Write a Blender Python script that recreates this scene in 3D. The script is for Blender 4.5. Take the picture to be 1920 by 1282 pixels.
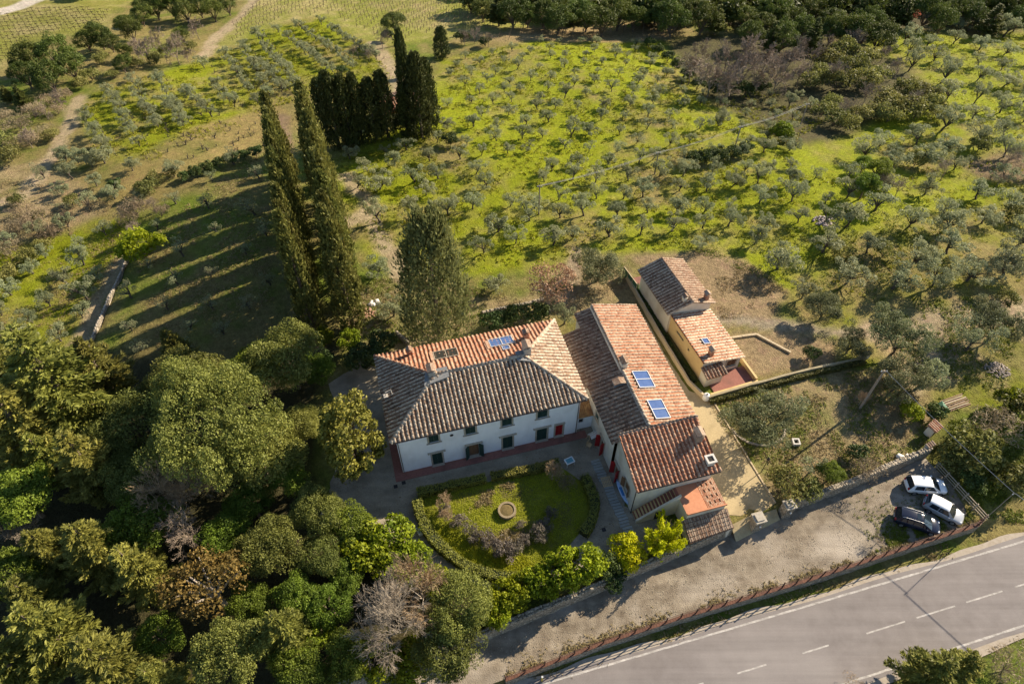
import bpy, bmesh, math, random
import numpy as np
from mathutils import Vector, Matrix, Euler

for o in list(bpy.data.objects):
    bpy.data.objects.remove(o, do_unlink=True)
SC = bpy.context.scene
COL = SC.collection
rad = math.radians

# ------------------------------------------------------------------ camera
CAM_H, PITCH, FPX, CX, CY = 64.0, rad(49.0), 1280.0, 960.0, 641.0
cd = bpy.data.cameras.new('camera'); cam = bpy.data.objects.new('camera', cd); COL.objects.link(cam)
cam.location = (0, 0, CAM_H); cam.rotation_euler = (rad(90) - PITCH, 0, 0)
cd.sensor_width = 36.0; cd.lens = 24.0; cd.clip_start = 1.0; cd.clip_end = 6000
SC.camera = cam
# ------------------------------------------------------------------ sky and sun
SUN_AZ, SUN_EL = math.atan2(.574, .819), rad(28.6)      # direction towards the sun
w = bpy.data.worlds.new('World'); SC.world = w; w.use_nodes = True
nt = w.node_tree; nt.nodes.clear()
sky = nt.nodes.new('ShaderNodeTexSky'); sky.sky_type = 'NISHITA'; sky.sun_disc = False
sky.sun_elevation = SUN_EL; sky.sun_rotation = rad(90) - SUN_AZ
sky.air_density = 1.0; sky.dust_density = 0.3; sky.ozone_density = 1.5
bg = nt.nodes.new('ShaderNodeBackground'); bg.inputs[1].default_value = 0.076
wo = nt.nodes.new('ShaderNodeOutputWorld')
nt.links.new(sky.outputs[0], bg.inputs[0]); nt.links.new(bg.outputs[0], wo.inputs[0])
sl = bpy.data.lights.new('sun', 'SUN'); sl.energy = 5.0; sl.angle = rad(0.5); sl.color = (1.0, 0.86, 0.66)
so = bpy.data.objects.new('sun', sl); COL.objects.link(so)
sd = Vector((math.cos(SUN_AZ) * math.cos(SUN_EL), math.sin(SUN_AZ) * math.cos(SUN_EL), math.sin(SUN_EL)))
so.rotation_euler = sd.to_track_quat('Z', 'Y').to_euler(); so.location = sd * 300
SC.view_settings.view_transform = 'Standard'; SC.view_settings.look = 'None'
SC.view_settings.exposure = 1.17; SC.view_settings.gamma = 1.0; SC.view_settings.use_curve_mapping = False
SC.cycles.max_bounces = 5; SC.cycles.diffuse_bounces = 3; SC.cycles.transmission_bounces = 3
SC.cycles.transparent_max_bounces = 4; SC.cycles.glossy_bounces = 2
SC.cycles.sample_clamp_indirect = 6

# ------------------------------------------------------------------ frames of reference
A15 = rad(15.2)
UX, UY = math.cos(A15), math.sin(A15)
OX, OY = -11.58718, 37.19551           # front left corner of the villa
def xy(u, v): return OX + u * UX - v * UY, OY + u * UY + v * UX
def uvof(x, y): return (x - OX) * UX + (y - OY) * UY, -(x - OX) * UY + (y - OY) * UX
def W(u, v, z=0.0):
    x, y = xy(u, v); return Vector((x, y, z))
def sstep(a, b, t):
    t = np.clip((t - a) / (b - a), 0, 1); return t * t * (3 - 2 * t)
# lines parallel to the road, given as v over u
WALL_U = [-30, -8.4, 4.3, 16.2, 26.9, 36.6, 45.2, 55.8, 70]
WALL_V = [-21.2, -19.4, -18.4, -16.95, -15.4, -14.3, -13.6, -12.3, -10.5]
RAIL_U = [-30, 5.6, 14.7, 22.5, 36.0, 49.1, 56.5, 70]
RAIL_V = [-24.4, -22.35, -21.7, -21.45, -21.4, -21.0, -20.85, -21.3]
def wall_v(u): return np.interp(u, WALL_U, WALL_V)
def rail_v(u): return np.interp(u, RAIL_U, RAIL_V)
# dry-stone field wall at the left, as a segment in uv
def gp0(px, py, z=0.0):
    c, s = math.cos(PITCH), math.sin(PITCH)
    a, b = px - CX, py - CY
    dx, dy, dz = a, c * FPX - s * b, -s * FPX - c * b
    t = (z - CAM_H) / dz
    return dx * t, dy * t
FW = [uvof(*gp0(236, 490)), uvof(*gp0(205, 560)), uvof(*gp0(166, 655))]
def hz_uv(u, v):
    u = np.asarray(u, float); v = np.asarray(v, float)
    x, y = OX + u * UX - v * UY, OY + u * UY + v * UX
    d = y + 0.12 * x - 88
    z = -0.13 * (np.sqrt(d * d + 900) + d) / 2 + 0.13 * (np.sqrt(900.0 + 40 * 40) - 40) / 2
    z = np.maximum(z, -0.13 * 260 + 0.0 * d)
    hd = np.hypot(np.maximum(np.maximum(-6 - u, u - 40), 0), np.maximum(np.maximum(-12 - v, v - 16), 0))
    z = z * sstep(0, 26, hd)
    # gentle undulation away from the houses
    far = sstep(14, 40, np.hypot(u - 15, v - 0) - 14)
    z = z + far * (0.5 * np.sin(x * .061 + 1.1) * np.cos(y * .05) + .35 * np.sin(x * .13 + y * .09))
    # field left of the dry-stone wall lies lower
    fu = np.interp(v, [FW[2][1], FW[1][1], FW[0][1]], [FW[2][0], FW[1][0], FW[0][0]])
    along = sstep(FW[2][1] - 14, FW[2][1] - 2, v) * (1 - sstep(FW[0][1] + 2, FW[0][1] + 16, v))
    z = z - 1.0 * along * (1 - sstep(-.35, .25, u - fu)) * (1 - sstep(8, 28, fu - u))
    # car park and road cut
    wv, rv = wall_v(u), rail_v(u)
    east = sstep(56.5, 62, u)
    cut = -1.15 * (1 - sstep(-.1, .42, v - wv)) - .95 * (1 - sstep(-.1, .38, v - rv))
    bank = -2.1 * (1 - sstep(-21.5, -14, v))
    near = (1 - east) * cut + east * bank
    near = near * (1 - .75 * sstep(-33, -42, v))
    z = np.where(v < -9, z * 0 + near + z * sstep(-16, -9, v), z)
    return z
def hz(x, y):
    u, v = uvof(x, y); return float(hz_uv(u, v))
def G(px, py, dz=0.0):
    """point of the ground seen at photo pixel (px, py)"""
    z = 0.0
    for i in range(40):
        x, y = gp0(px, py, z + dz); h = hz(x, y); z0 = z; z = .4 * z + .6 * h
        if abs(h - z0) < .01: break
    return Vector((x, y, z))
def GH(px, py, h):
    """ground point under something that shows at (px,py) at height h above the ground"""
    z = 0.0
    for i in range(40):
        x, y = gp0(px, py, z + h); g_ = hz(x, y); z0 = z; z = .4 * z + .6 * g_
        if abs(g_ - z0) < .01: break
    return Vector((x, y, z))
def depth_of(p):
    return p[1] * math.cos(PITCH) + (CAM_H - p[2]) * math.sin(PITCH)
def px_m(p): return FPX / depth_of(p)

# ------------------------------------------------------------------ materials
MATS = {}
def _new(name):
    m = bpy.data.materials.new(name); m.use_nodes = True
    n = m.node_tree; n.nodes.clear(); MATS[name] = m
    return m, n, n.nodes, n.links
def mat(name, c1, c2=None, scale=3.0, rough=.85, bump=0.0, bscale=None, metal=0.0, spec=.3, c3=None, s3=.3, detail=4, attr=0.0, objr=0.0, coat=0):
    if name in MATS: return MATS[name]
    m, n, N, L = _new(name)
    o = N.new('ShaderNodeOutputMaterial'); b = N.new('ShaderNodeBsdfPrincipled'); L.new(b.outputs[0], o.inputs[0])
    b.inputs['Roughness'].default_value = rough; b.inputs['Metallic'].default_value = metal
    b.inputs['Specular IOR Level'].default_value = spec
    if coat: b.inputs['Coat Weight'].default_value = coat; b.inputs['Coat Roughness'].default_value = .06
    if c2 is None:
        b.inputs['Base Color'].default_value = (*c1, 1)
    else:
        g = N.new('ShaderNodeNewGeometry'); t = N.new('ShaderNodeTexNoise'); L.new(g.outputs['Position'], t.inputs['Vector'])
        t.inputs['Scale'].default_value = scale; t.inputs['Detail'].default_value = detail; t.inputs['Roughness'].default_value = .65
        r = N.new('ShaderNodeMapRange'); r.inputs[1].default_value = .32; r.inputs[2].default_value = .68; L.new(t.outputs[0], r.inputs[0])
        f = r.outputs[0]
        if attr or objr:
            ad = N.new('ShaderNodeMath'); ad.operation = 'MULTIPLY_ADD'; ad.inputs[1].default_value = attr
            at = N.new('ShaderNodeAttribute'); at.attribute_name = 'rnd'; L.new(at.outputs['Fac'], ad.inputs[0])
            oi = N.new('ShaderNodeObjectInfo'); a2 = N.new('ShaderNodeMath'); a2.operation = 'MULTIPLY_ADD'
            L.new(oi.outputs['Random'], a2.inputs[0]); a2.inputs[1].default_value = objr
            sc = N.new('ShaderNodeMath'); sc.operation = 'MULTIPLY'; sc.inputs[1].default_value = max(0, 1 - attr - objr); L.new(f, sc.inputs[0])
            L.new(sc.outputs[0], ad.inputs[2]); L.new(ad.outputs[0], a2.inputs[2]); f = a2.outputs[0]
        mx = N.new('ShaderNodeMix'); mx.data_type = 'RGBA'; mx.inputs[6].default_value = (*c1, 1); mx.inputs[7].default_value = (*c2, 1)
        L.new(f, mx.inputs[0]); out = mx.outputs[2]
        if c3 is not None:
            t3 = N.new('ShaderNodeTexNoise'); t3.inputs['Scale'].default_value = s3; t3.inputs['Detail'].default_value = 5; L.new(g.outputs['Position'], t3.inputs['Vector'])
            r3 = N.new('ShaderNodeMapRange'); r3.inputs[1].default_value = .5; r3.inputs[2].default_value = .7; L.new(t3.outputs[0], r3.inputs[0])
            m3 = N.new('ShaderNodeMix'); m3.data_type = 'RGBA'; L.new(r3.outputs[0], m3.inputs[0]); L.new(out, m3.inputs[6]); m3.inputs[7].default_value = (*c3, 1)
            out = m3.outputs[2]
        L.new(out, b.inputs['Base Color'])
        if bump:
            tb = N.new('ShaderNodeTexNoise'); tb.inputs['Scale'].default_value = bscale or scale * 3; tb.inputs['Detail'].default_value = 5
            L.new(g.outputs['Position'], tb.inputs['Vector'])
            bp = N.new('ShaderNodeBump'); bp.inputs['Strength'].default_value = 1.0; bp.inputs['Distance'].default_value = bump
            L.new(tb.outputs[0], bp.inputs['Height']); L.new(bp.outputs[0], b.inputs['Normal'])
    return m
def leafmat(name, dark, light, trans=.3, var=.25, alt=None, altf=0.0):
    """leaf colour varies leaf by leaf (attribute rnd), clump by clump (attribute clump) and tree by tree"""
    if name in MATS: return MATS[name]
    m, n, N, L = _new(name)
    o = N.new('ShaderNodeOutputMaterial')
    at = N.new('ShaderNodeAttribute'); at.attribute_name = 'rnd'
    ac = N.new('ShaderNodeAttribute'); ac.attribute_name = 'clump'
    av = N.new('ShaderNodeMath'); av.operation = 'MULTIPLY_ADD'; L.new(at.outputs['Fac'], av.inputs[0]); av.inputs[1].default_value = .5
    hv = N.new('ShaderNodeMath'); hv.operation = 'MULTIPLY'; L.new(ac.outputs['Fac'], hv.inputs[0]); hv.inputs[1].default_value = .5
    L.new(hv.outputs[0], av.inputs[2])
    mx = N.new('ShaderNodeMix'); mx.data_type = 'RGBA'; mx.inputs[6].default_value = (*dark, 1); mx.inputs[7].default_value = (*light, 1); L.new(av.outputs[0], mx.inputs[0])
    out = mx.outputs[2]
    if alt:
        lt = N.new('ShaderNodeMath'); lt.operation = 'LESS_THAN'; L.new(ac.outputs['Fac'], lt.inputs[0]); lt.inputs[1].default_value = altf
        m2 = N.new('ShaderNodeMix'); m2.data_type = 'RGBA'; L.new(lt.outputs[0], m2.inputs[0]); L.new(out, m2.inputs[6]); m2.inputs[7].default_value = (*alt, 1); out = m2.outputs[2]
    oi = N.new('ShaderNodeObjectInfo')
    hs = N.new('ShaderNodeHueSaturation')
    mr = N.new('ShaderNodeMapRange'); mr.inputs[3].default_value = 1 - var; mr.inputs[4].default_value = 1 + var; L.new(oi.outputs['Random'], mr.inputs[0])
    L.new(mr.outputs[0], hs.inputs['Value'])
    mh = N.new('ShaderNodeMath'); mh.operation = 'MULTIPLY'; mh.inputs[1].default_value = 7.31; L.new(oi.outputs['Random'], mh.inputs[0])
    mf = N.new('ShaderNodeMath'); mf.operation = 'FRACT'; L.new(mh.outputs[0], mf.inputs[0])
    mq = N.new('ShaderNodeMapRange'); mq.inputs[3].default_value = .485; mq.inputs[4].default_value = .515; L.new(mf.outputs[0], mq.inputs[0]); L.new(mq.outputs[0], hs.inputs['Hue'])
    L.new(out, hs.inputs['Color'])
    d = N.new('ShaderNodeBsdfPrincipled'); d.inputs['Roughness'].default_value = .6; d.inputs['Specular IOR Level'].default_value = .25; L.new(hs.outputs[0], d.inputs['Base Color'])
    if trans:
        tr = N.new('ShaderNodeBsdfTranslucent'); L.new(hs.outputs[0], tr.inputs[0])
        ms = N.new('ShaderNodeMixShader'); ms.inputs[0].default_value = trans; L.new(d.outputs[0], ms.inputs[1]); L.new(tr.outputs[0], ms.inputs[2]); L.new(ms.outputs[0], o.inputs[0])
    else:
        L.new(d.outputs[0], o.inputs[0])
    return m
def streaks(m, rot, scale, lo, hi, det=5, fine=0):
    """multiply a material's colour by stretched noise (run marks, wheel marks)"""
    n = m.node_tree; N, L = n.nodes, n.links; b = [x for x in N if x.type == 'BSDF_PRINCIPLED'][0]; src = b.inputs['Base Color'].links[0].from_socket
    g = N.new('ShaderNodeNewGeometry'); mp = N.new('ShaderNodeMapping'); mp.inputs['Rotation'].default_value = (0, 0, -rot); mp.inputs['Scale'].default_value = scale
    L.new(g.outputs['Position'], mp.inputs['Vector']); t = N.new('ShaderNodeTexNoise'); t.inputs['Scale'].default_value = 1.0; t.inputs['Detail'].default_value = det; t.inputs['Roughness'].default_value = .65; L.new(mp.outputs[0], t.inputs['Vector'])
    r = N.new('ShaderNodeMapRange'); r.inputs[1].default_value = .35; r.inputs[2].default_value = .65; r.inputs[3].default_value = lo; r.inputs[4].default_value = hi; L.new(t.outputs[0], r.inputs[0])
    out = r.outputs[0]
    if fine:
        v = N.new('ShaderNodeTexNoise'); v.inputs['Scale'].default_value = fine; v.inputs['Detail'].default_value = 2; L.new(g.outputs['Position'], v.inputs['Vector'])
        r2 = N.new('ShaderNodeMapRange'); r2.inputs[3].default_value = .78; r2.inputs[4].default_value = 1.22; L.new(v.outputs[0], r2.inputs[0])
        mu = N.new('ShaderNodeMath'); mu.operation = 'MULTIPLY'; L.new(out, mu.inputs[0]); L.new(r2.outputs[0], mu.inputs[1]); out = mu.outputs[0]
    vm = N.new('ShaderNodeVectorMath'); vm.operation = 'SCALE'; L.new(src, vm.inputs[0]); L.new(out, vm.inputs['Scale']); L.new(vm.outputs[0], b.inputs['Base Color'])
def glassmat(name, col, rough=.08, spec=.8):
    return mat(name, col, rough=rough, spec=spec)

# ------------------------------------------------------------------ mesh helpers
def mesh_np(name, V, F, material, attrs=None, smooth=False):
    """V (n,3) array, F (m,k) array"""
    me = bpy.data.meshes.new(name)
    V = np.asarray(V, np.float32); F = np.asarray(F, np.int32); k = F.shape[1]
    me.vertices.add(len(V)); me.vertices.foreach_set('co', V.ravel())
    me.loops.add(F.size); me.loops.foreach_set('vertex_index', F.ravel())
    me.polygons.add(len(F)); me.polygons.foreach_set('loop_start', np.arange(0, F.size, k, dtype=np.int32))
    try: me.polygons.foreach_set('loop_total', np.full(len(F), k, np.int32))
    except Exception: pass
    me.update(calc_edges=True)
    for a, val in (attrs or {}).items():
        val = np.asarray(val, np.float32)
        if val.ndim == 1:
            at = me.attributes.new(a, 'FLOAT', 'POINT'); at.data.foreach_set('value', val)
        else:
            at = me.attributes.new(a, 'FLOAT_COLOR', 'POINT')
            at.data.foreach_set('color', np.concatenate([val, np.ones((len(val), 1), np.float32)], 1).ravel())
    if smooth: me.polygons.foreach_set('use_smooth', np.ones(len(F), bool))
    me.materials.append(material)
    return me
class MB:
    """collects simple solids for one mesh"""
    def __init__(s): s.v = []; s.f = []; s.r = []
    def add(s, vs, fs, r=None):
        b = len(s.v); s.v += [tuple(p) for p in vs]; s.f += [[b + i for i in f] for f in fs]
        s.r += [random.random() if r is None else r] * len(vs)
    def box(s, x0, x1, y0, y1, z0, z1, M=None, r=None):
        p = [Vector((x, y, z)) for z in (z0, z1) for y in (y0, y1) for x in (x0, x1)]
        if M is not None: p = [M @ q for q in p]
        s.add(p, [(0, 2, 3, 1), (4, 5, 7, 6), (0, 1, 5, 4), (2, 6, 7, 3), (0, 4, 6, 2), (1, 3, 7, 5)], r)
    def prism(s, poly, z0, z1, r=None):
        n = len(poly)
        zb = z0 if callable(z0) else (lambda x, y: z0); zt = z1 if callable(z1) else (lambda x, y: z1)
        a = sum(poly[i][0] * poly[(i + 1) % n][1] - poly[(i + 1) % n][0] * poly[i][1] for i in range(n))
        if a < 0: poly = poly[::-1]
        vs = [(x, y, zb(x, y)) for x, y in poly] + [(x, y, zt(x, y)) for x, y in poly]
        s.add(vs, [list(range(n))[::-1], list(range(n, 2 * n))] + [(i, (i + 1) % n, n + (i + 1) % n, n + i) for i in range(n)], r)
    def slab(s, pts, thick):
        """planar polygon of 3D points with thickness downwards"""
        n = len(pts); q = [(p[0], p[1], p[2] - thick) for p in pts]
        s.add(list(pts) + q, [list(range(n)), list(range(n, 2 * n))[::-1]] + [(i, n + i, n + (i + 1) % n, (i + 1) % n) for i in range(n)])
    def tube(s, pts, rs, k=6, cap=True, r=None):
        pts = [Vector(p) for p in pts]; vs = []; fs = []
        for i, p in enumerate(pts):
            d = (pts[min(i + 1, len(pts) - 1)] - pts[max(i - 1, 0)]).normalized()
            a = d.orthogonal().normalized() if i == 0 else (a - d * a.dot(d)).normalized()
            b = d.cross(a)
            R = rs[i] if hasattr(rs, '__len__') else rs
            vs += [p + (a * math.cos(t) + b * math.sin(t)) * R for t in [2 * math.pi * j / k for j in range(k)]]
        for i in range(len(pts) - 1):
            fs += [(i * k + j, i * k + (j + 1) % k, (i + 1) * k + (j + 1) % k, (i + 1) * k + j) for j in range(k)]
        if cap: fs += [list(range(k))[::-1], list(range((len(pts) - 1) * k, len(pts) * k))]
        s.add(vs, fs, r)
    def lathe(s, prof, k=16, c=(0, 0, 0), r=None):
        vs = []; fs = []; n = len(prof)
        for R, z in prof: vs += [(c[0] + R * math.cos(2 * math.pi * j / k), c[1] + R * math.sin(2 * math.pi * j / k), c[2] + z) for j in range(k)]
        for i in range(n - 1): fs += [(i * k + j, i * k + (j + 1) % k, (i + 1) * k + (j + 1) % k, (i + 1) * k + j) for j in range(k)]
        fs += [list(range(k))[::-1], list(range((n - 1) * k, n * k))]
        s.add(vs, fs, r)
    def mesh(s, name, m, smooth=False):
        me = bpy.data.meshes.new(name); me.from_pydata(s.v, [], s.f); me.materials.append(m)
        at = me.attributes.new('rnd', 'FLOAT', 'POINT'); at.data.foreach_set('value', np.array(s.r, np.float32))
        if smooth: me.polygons.foreach_set('use_smooth', np.ones(len(me.polygons), bool))
        me.update(); return me
    def build(s, name, m, parent=None, smooth=False, loc=None, rotz=None, bevel=0, **kw):
        return link(name, s.mesh(name, m, smooth), parent, loc, rotz, bevel=bevel, **kw)
def link(name, data, parent=None, loc=None, rotz=None, scale=None, bevel=0, label=None, cat=None, group=None, kind=None):
    o = bpy.data.objects.new(name, data); COL.objects.link(o)
    if parent is not None: o.parent = parent
    if loc is not None: o.location = loc
    if rotz is not None: o.rotation_euler = (0, 0, rotz)
    if scale is not None: o.scale = scale if hasattr(scale, '__len__') else (scale,) * 3
    if bevel:
        b = o.modifiers.new('bevel', 'BEVEL'); b.width = bevel; b.segments = 2; b.limit_method = 'ANGLE'
    if label: o['label'] = label
    if cat: o['category'] = cat
    if group: o['group'] = group
    if kind: o['kind'] = kind
    return o
def thing(name, label, cat, loc=(0, 0, 0), rotz=0, group=None, scale=None):
    o = link(name, None, None, loc, rotz, scale, label=label, cat=cat, group=group); o.empty_display_size = .3
    return o
def mark(name, data, z=None):
    return link(name, data, kind='structure')
# ================================================================== GROUND
def vnoise(x, y, seed=0):
    """smooth value noise, vectorised"""
    xi = np.floor(x).astype(np.int64); yi = np.floor(y).astype(np.int64); fx = x - xi; fy = y - yi
    fx = fx * fx * (3 - 2 * fx); fy = fy * fy * (3 - 2 * fy)
    def h(i, j):
        n = (i * 374761393 + j * 668265263 + seed * 974711) & 0x7fffffff
        n = ((n ^ (n >> 13)) * 1274126177) & 0x7fffffff
        return ((n ^ (n >> 16)) & 0xffff) / 65535.0
    return (h(xi, yi) * (1 - fx) + h(xi + 1, yi) * fx) * (1 - fy) + (h(xi, yi + 1) * (1 - fx) + h(xi + 1, yi + 1) * fx) * fy
def fbm(x, y, seed=0, oct=4):
    t = 0; a = .5; s = 0
    for i in range(oct):
        t = t + a * vnoise(x * 2 ** i, y * 2 ** i, seed + i * 17); s += a; a *= .55
    return t / s
def sdist(X, Y, poly):
    """signed distance, positive inside"""
    n = len(poly); d = np.full(X.shape, 1e9); ins = np.zeros(X.shape, bool)
    for i in range(n):
        x0, y0 = poly[i]; x1, y1 = poly[(i + 1) % n]
        ex, ey = x1 - x0, y1 - y0; L = ex * ex + ey * ey + 1e-9
        t = np.clip(((X - x0) * ex + (Y - y0) * ey) / L, 0, 1)
        d = np.minimum(d, np.hypot(X - x0 - t * ex, Y - y0 - t * ey))
        c = ((y0 > Y) != (y1 > Y)) & (X < ex * (Y - y0) / (ey if abs(ey) > 1e-9 else 1e-9) + x0); ins ^= c
    return np.where(ins, d, -d)
def ldist(X, Y, pts):
    d = np.full(X.shape, 1e9)
    for (x0, y0), (x1, y1) in zip(pts[:-1], pts[1:]):
        ex, ey = x1 - x0, y1 - y0; t = np.clip(((X - x0) * ex + (Y - y0) * ey) / (ex * ex + ey * ey + 1e-9), 0, 1)
        d = np.minimum(d, np.hypot(X - x0 - t * ex, Y - y0 - t * ey))
    return d
def PX(*pts): return [tuple(G(*p)[:2]) for p in pts]
def axis(a, b, step, dense=(), grow=1.22, lim=1600):
    c = list(np.arange(a, b, step))
    for (p, q, s) in dense:
        c = [t for t in c if not (p - 1e-6 <= t <= q + 1e-6)] + list(np.arange(p, q + 1e-6, s))
    c = sorted(c); s = step; t = c[-1]
    while t < lim: s *= grow; t += s; c.append(t)
    s = step; t = c[0]
    while t > -lim: s *= grow; t -= s; c.insert(0, t)
    return np.array(c)
ua = axis(-130, 175, .75); va = axis(-40, 215, .75, dense=((-25, -11, .18),))
UU, VV = np.meshgrid(ua, va)
ZZ = hz_uv(UU, VV)
XX, YY = OX + UU * UX - VV * UY, OY + UU * UY + VV * UX
wx = XX + 2.2 * (fbm(XX * .22, YY * .22, 3) - .5); wy = YY + 2.2 * (fbm(XX * .22 + 50, YY * .22, 9) - .5)
n1 = fbm(XX * .09, YY * .09, 21); n2 = fbm(XX * .5, YY * .5, 33); n3 = fbm(XX * .03, YY * .03, 44)
C = np.zeros(XX.shape + (3,))
GREEN = np.array((.215, .245, .010)); GREEN2 = np.array((.115, .155, .018)); DRY = np.array((.20, .165, .060)); TAN = np.array((.29, .225, .115))
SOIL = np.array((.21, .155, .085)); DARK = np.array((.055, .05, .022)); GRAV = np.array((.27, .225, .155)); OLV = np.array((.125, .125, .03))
def lerp(m, col):
    global C
    m = np.clip(m, 0, 1)[..., None]; C = C * (1 - m) + np.asarray(col) * m
def grass(frac, g=GREEN, d=DRY, soft=.16):
    """patchy mix of green and dry grass"""
    t = sstep(frac - soft, frac + soft, 1 - (.55 * n1 + .45 * n2))
    t = 1 - sstep(frac - soft, frac + soft, .6 * n1 + .4 * n2)
    return g * t[..., None] + d * (1 - t[..., None])
def region(pts, col, feather=1.2):
    m = sstep(-feather, feather, sdist(wx, wy, PX(*pts))); lerp(m, col)
def path(pts, width, col, feather=.5):
    m = 1 - sstep(width / 2 - feather, width / 2 + feather, ldist(wx, wy, PX(*pts))); lerp(m * (.75 + .4 * n2), col)
lerp(np.ones(XX.shape), grass(.46, GREEN2, DRY))
# far vineyards
region([(-600, -30), (-300, 170), (0, 130), (60, 75), (200, 60), (215, 20), (330, -40)], grass(.55, np.array((.20, .20, .04)), np.array((.26, .225, .09))), 2)
region([(390, 110), (420, 60), (520, -60), (930, -60), (1030, 35), (1010, 60), (860, 70), (700, 85), (610, 30), (480, 60)], grass(.55, np.array((.21, .22, .04)), np.array((.29, .25, .10))), 2)
region([(860, 75), (1010, 52), (1200, 38), (1300, 55), (1250, 78), (1000, 80)], grass(.4, np.array((.18, .16, .05)), np.array((.27, .205, .10))), 2)
# left orchard with tree rows
region([(150, 190), (390, 110), (480, 60), (600, 30), (700, 88), (770, 110), (740, 150), (640, 170), (520, 200), (330, 300), (180, 300)], grass(.55, GREEN * .85, DRY * 1.05), 1.5)
region([(200, 330), (330, 250), (520, 195), (560, 230), (480, 280), (330, 320), (230, 400)], grass(.38, OLV * 1.2, np.array((.23, .18, .065))), 1.5)
# shaded field below
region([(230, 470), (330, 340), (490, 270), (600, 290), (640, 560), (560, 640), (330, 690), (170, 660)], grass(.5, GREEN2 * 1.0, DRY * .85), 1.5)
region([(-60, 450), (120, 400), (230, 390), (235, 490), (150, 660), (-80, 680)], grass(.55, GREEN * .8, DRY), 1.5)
region([(-100, 330), (80, 300), (200, 390), (120, 440), (-100, 480)], grass(.35, OLV, TAN * .9), 1.5)
# bright green grove and the hillside on the right
region([(620, 300), (800, 210), (830, 110), (1000, 78), (1240, 78), (1330, 190), (1470, 150), (1560, 190), (1640, 70), (1950, 60), (1990, 560), (1700, 580), (1500, 560), (1330, 470), (1160, 480), (1080, 500), (900, 520), (700, 500), (650, 400)], grass(.58, GREEN, DRY * 1.1), 1.6)
region([(1500, 560), (1600, 450), (1990, 330), (1990, 700), (1700, 740), (1560, 640)], grass(.46, GREEN * .85, DRY * 1.05), 2.5)
region([(1800, 300), (1990, 280), (1990, 360), (1840, 340)], SOIL * .9, 2)
region([(880, -60), (930, 30), (1150, 42), (1290, 36), (1450, 62), (1640, 62), (1800, 45), (1990, 60), (1990, -80)], DARK * 1.2, 2)
region([(1250, 80), (1450, 60), (1640, 90), (1760, 170), (1600, 250), (1480, 280), (1340, 190)], grass(.3, OLV * .7, DARK * 1.6), 2)
# surroundings of the houses
region([(640, 620), (690, 520), (760, 480), (900, 560), (990, 560), (1090, 470), (1170, 480), (1210, 560), (1090, 590), (900, 620), (720, 680)], grass(.42, GREEN2 * 1.1, TAN * .95), 1)
region([(1180, 480), (1300, 470), (1400, 485), (1475, 545), (1440, 600), (1350, 610), (1230, 520)], SOIL * 1.18, .8)
region([(1365, 625), (1470, 615), (1570, 640), (1560, 690), (1400, 705)], SOIL * 1.25, .8)
region([(1310, 745), (1630, 690), (1760, 760), (1745, 835), (1600, 900), (1460, 935), (1380, 840)], grass(.45, GREEN2 * 1.25, TAN * .9), .8)
region([(1640, 560), (1990, 560), (1990, 760), (1780, 780), (1700, 730)], grass(.5, GREEN * .75, TAN * .8), 2)
region([(1700, 840), (1780, 780), (1990, 740), (1990, 1000), (1880, 1010), (1850, 980), (1770, 880)], grass(.5, GREEN2 * 1.0, OLV), 1)
# woodland floor
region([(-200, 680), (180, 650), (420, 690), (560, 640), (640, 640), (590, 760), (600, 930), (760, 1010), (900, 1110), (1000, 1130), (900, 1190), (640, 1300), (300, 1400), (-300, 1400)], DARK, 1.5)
# tracks
TR = np.array((.33, .265, .16)); TR2 = np.array((.30, .235, .15))
path([(-60, 400), (40, 370), (95, 300), (130, 235), (150, 185)], 2.6, TR)
path([(145, 660), (175, 590), (205, 530), (225, 480)], 2.4, TR)
path([(700, 82), (735, 130), (752, 165), (770, 210)], 3.5, TR)
path([(760, 520), (735, 480), (705, 430), (690, 385), (650, 330)], 2.6, TR)
path([(640, 420), (690, 400)], 3.0, TR)
path([(585, 640), (560, 520), (545, 400), (535, 300), (530, 220)], 3.0, np.array((.20, .14, .085)))
path([(1060, 560), (1075, 500), (1085, 470)], 2.0, TR2)
path([(1350, 600), (1450, 605), (1560, 620), (1640, 625)], 1.8, GRAV)
region([(1620, 600), (1900, 575), (1850, 640), (1800, 720), (1690, 740), (1640, 650)], grass(.3, GREEN2 * 1.2, TAN * 1.05), 1.5)
path([(1640, 625), (1740, 610), (1840, 590), (1990, 575)], 4.2, TR)
path([(1740, 610), (1770, 660), (1700, 720)], 4.0, TR * .95)
path([(385, 105), (395, 80), (450, 30), (500, -20)], 2.6, TR)
path([(-40, 30), (30, 15), (90, -10)], 5.0, np.array((.5, .45, .38)))
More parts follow.
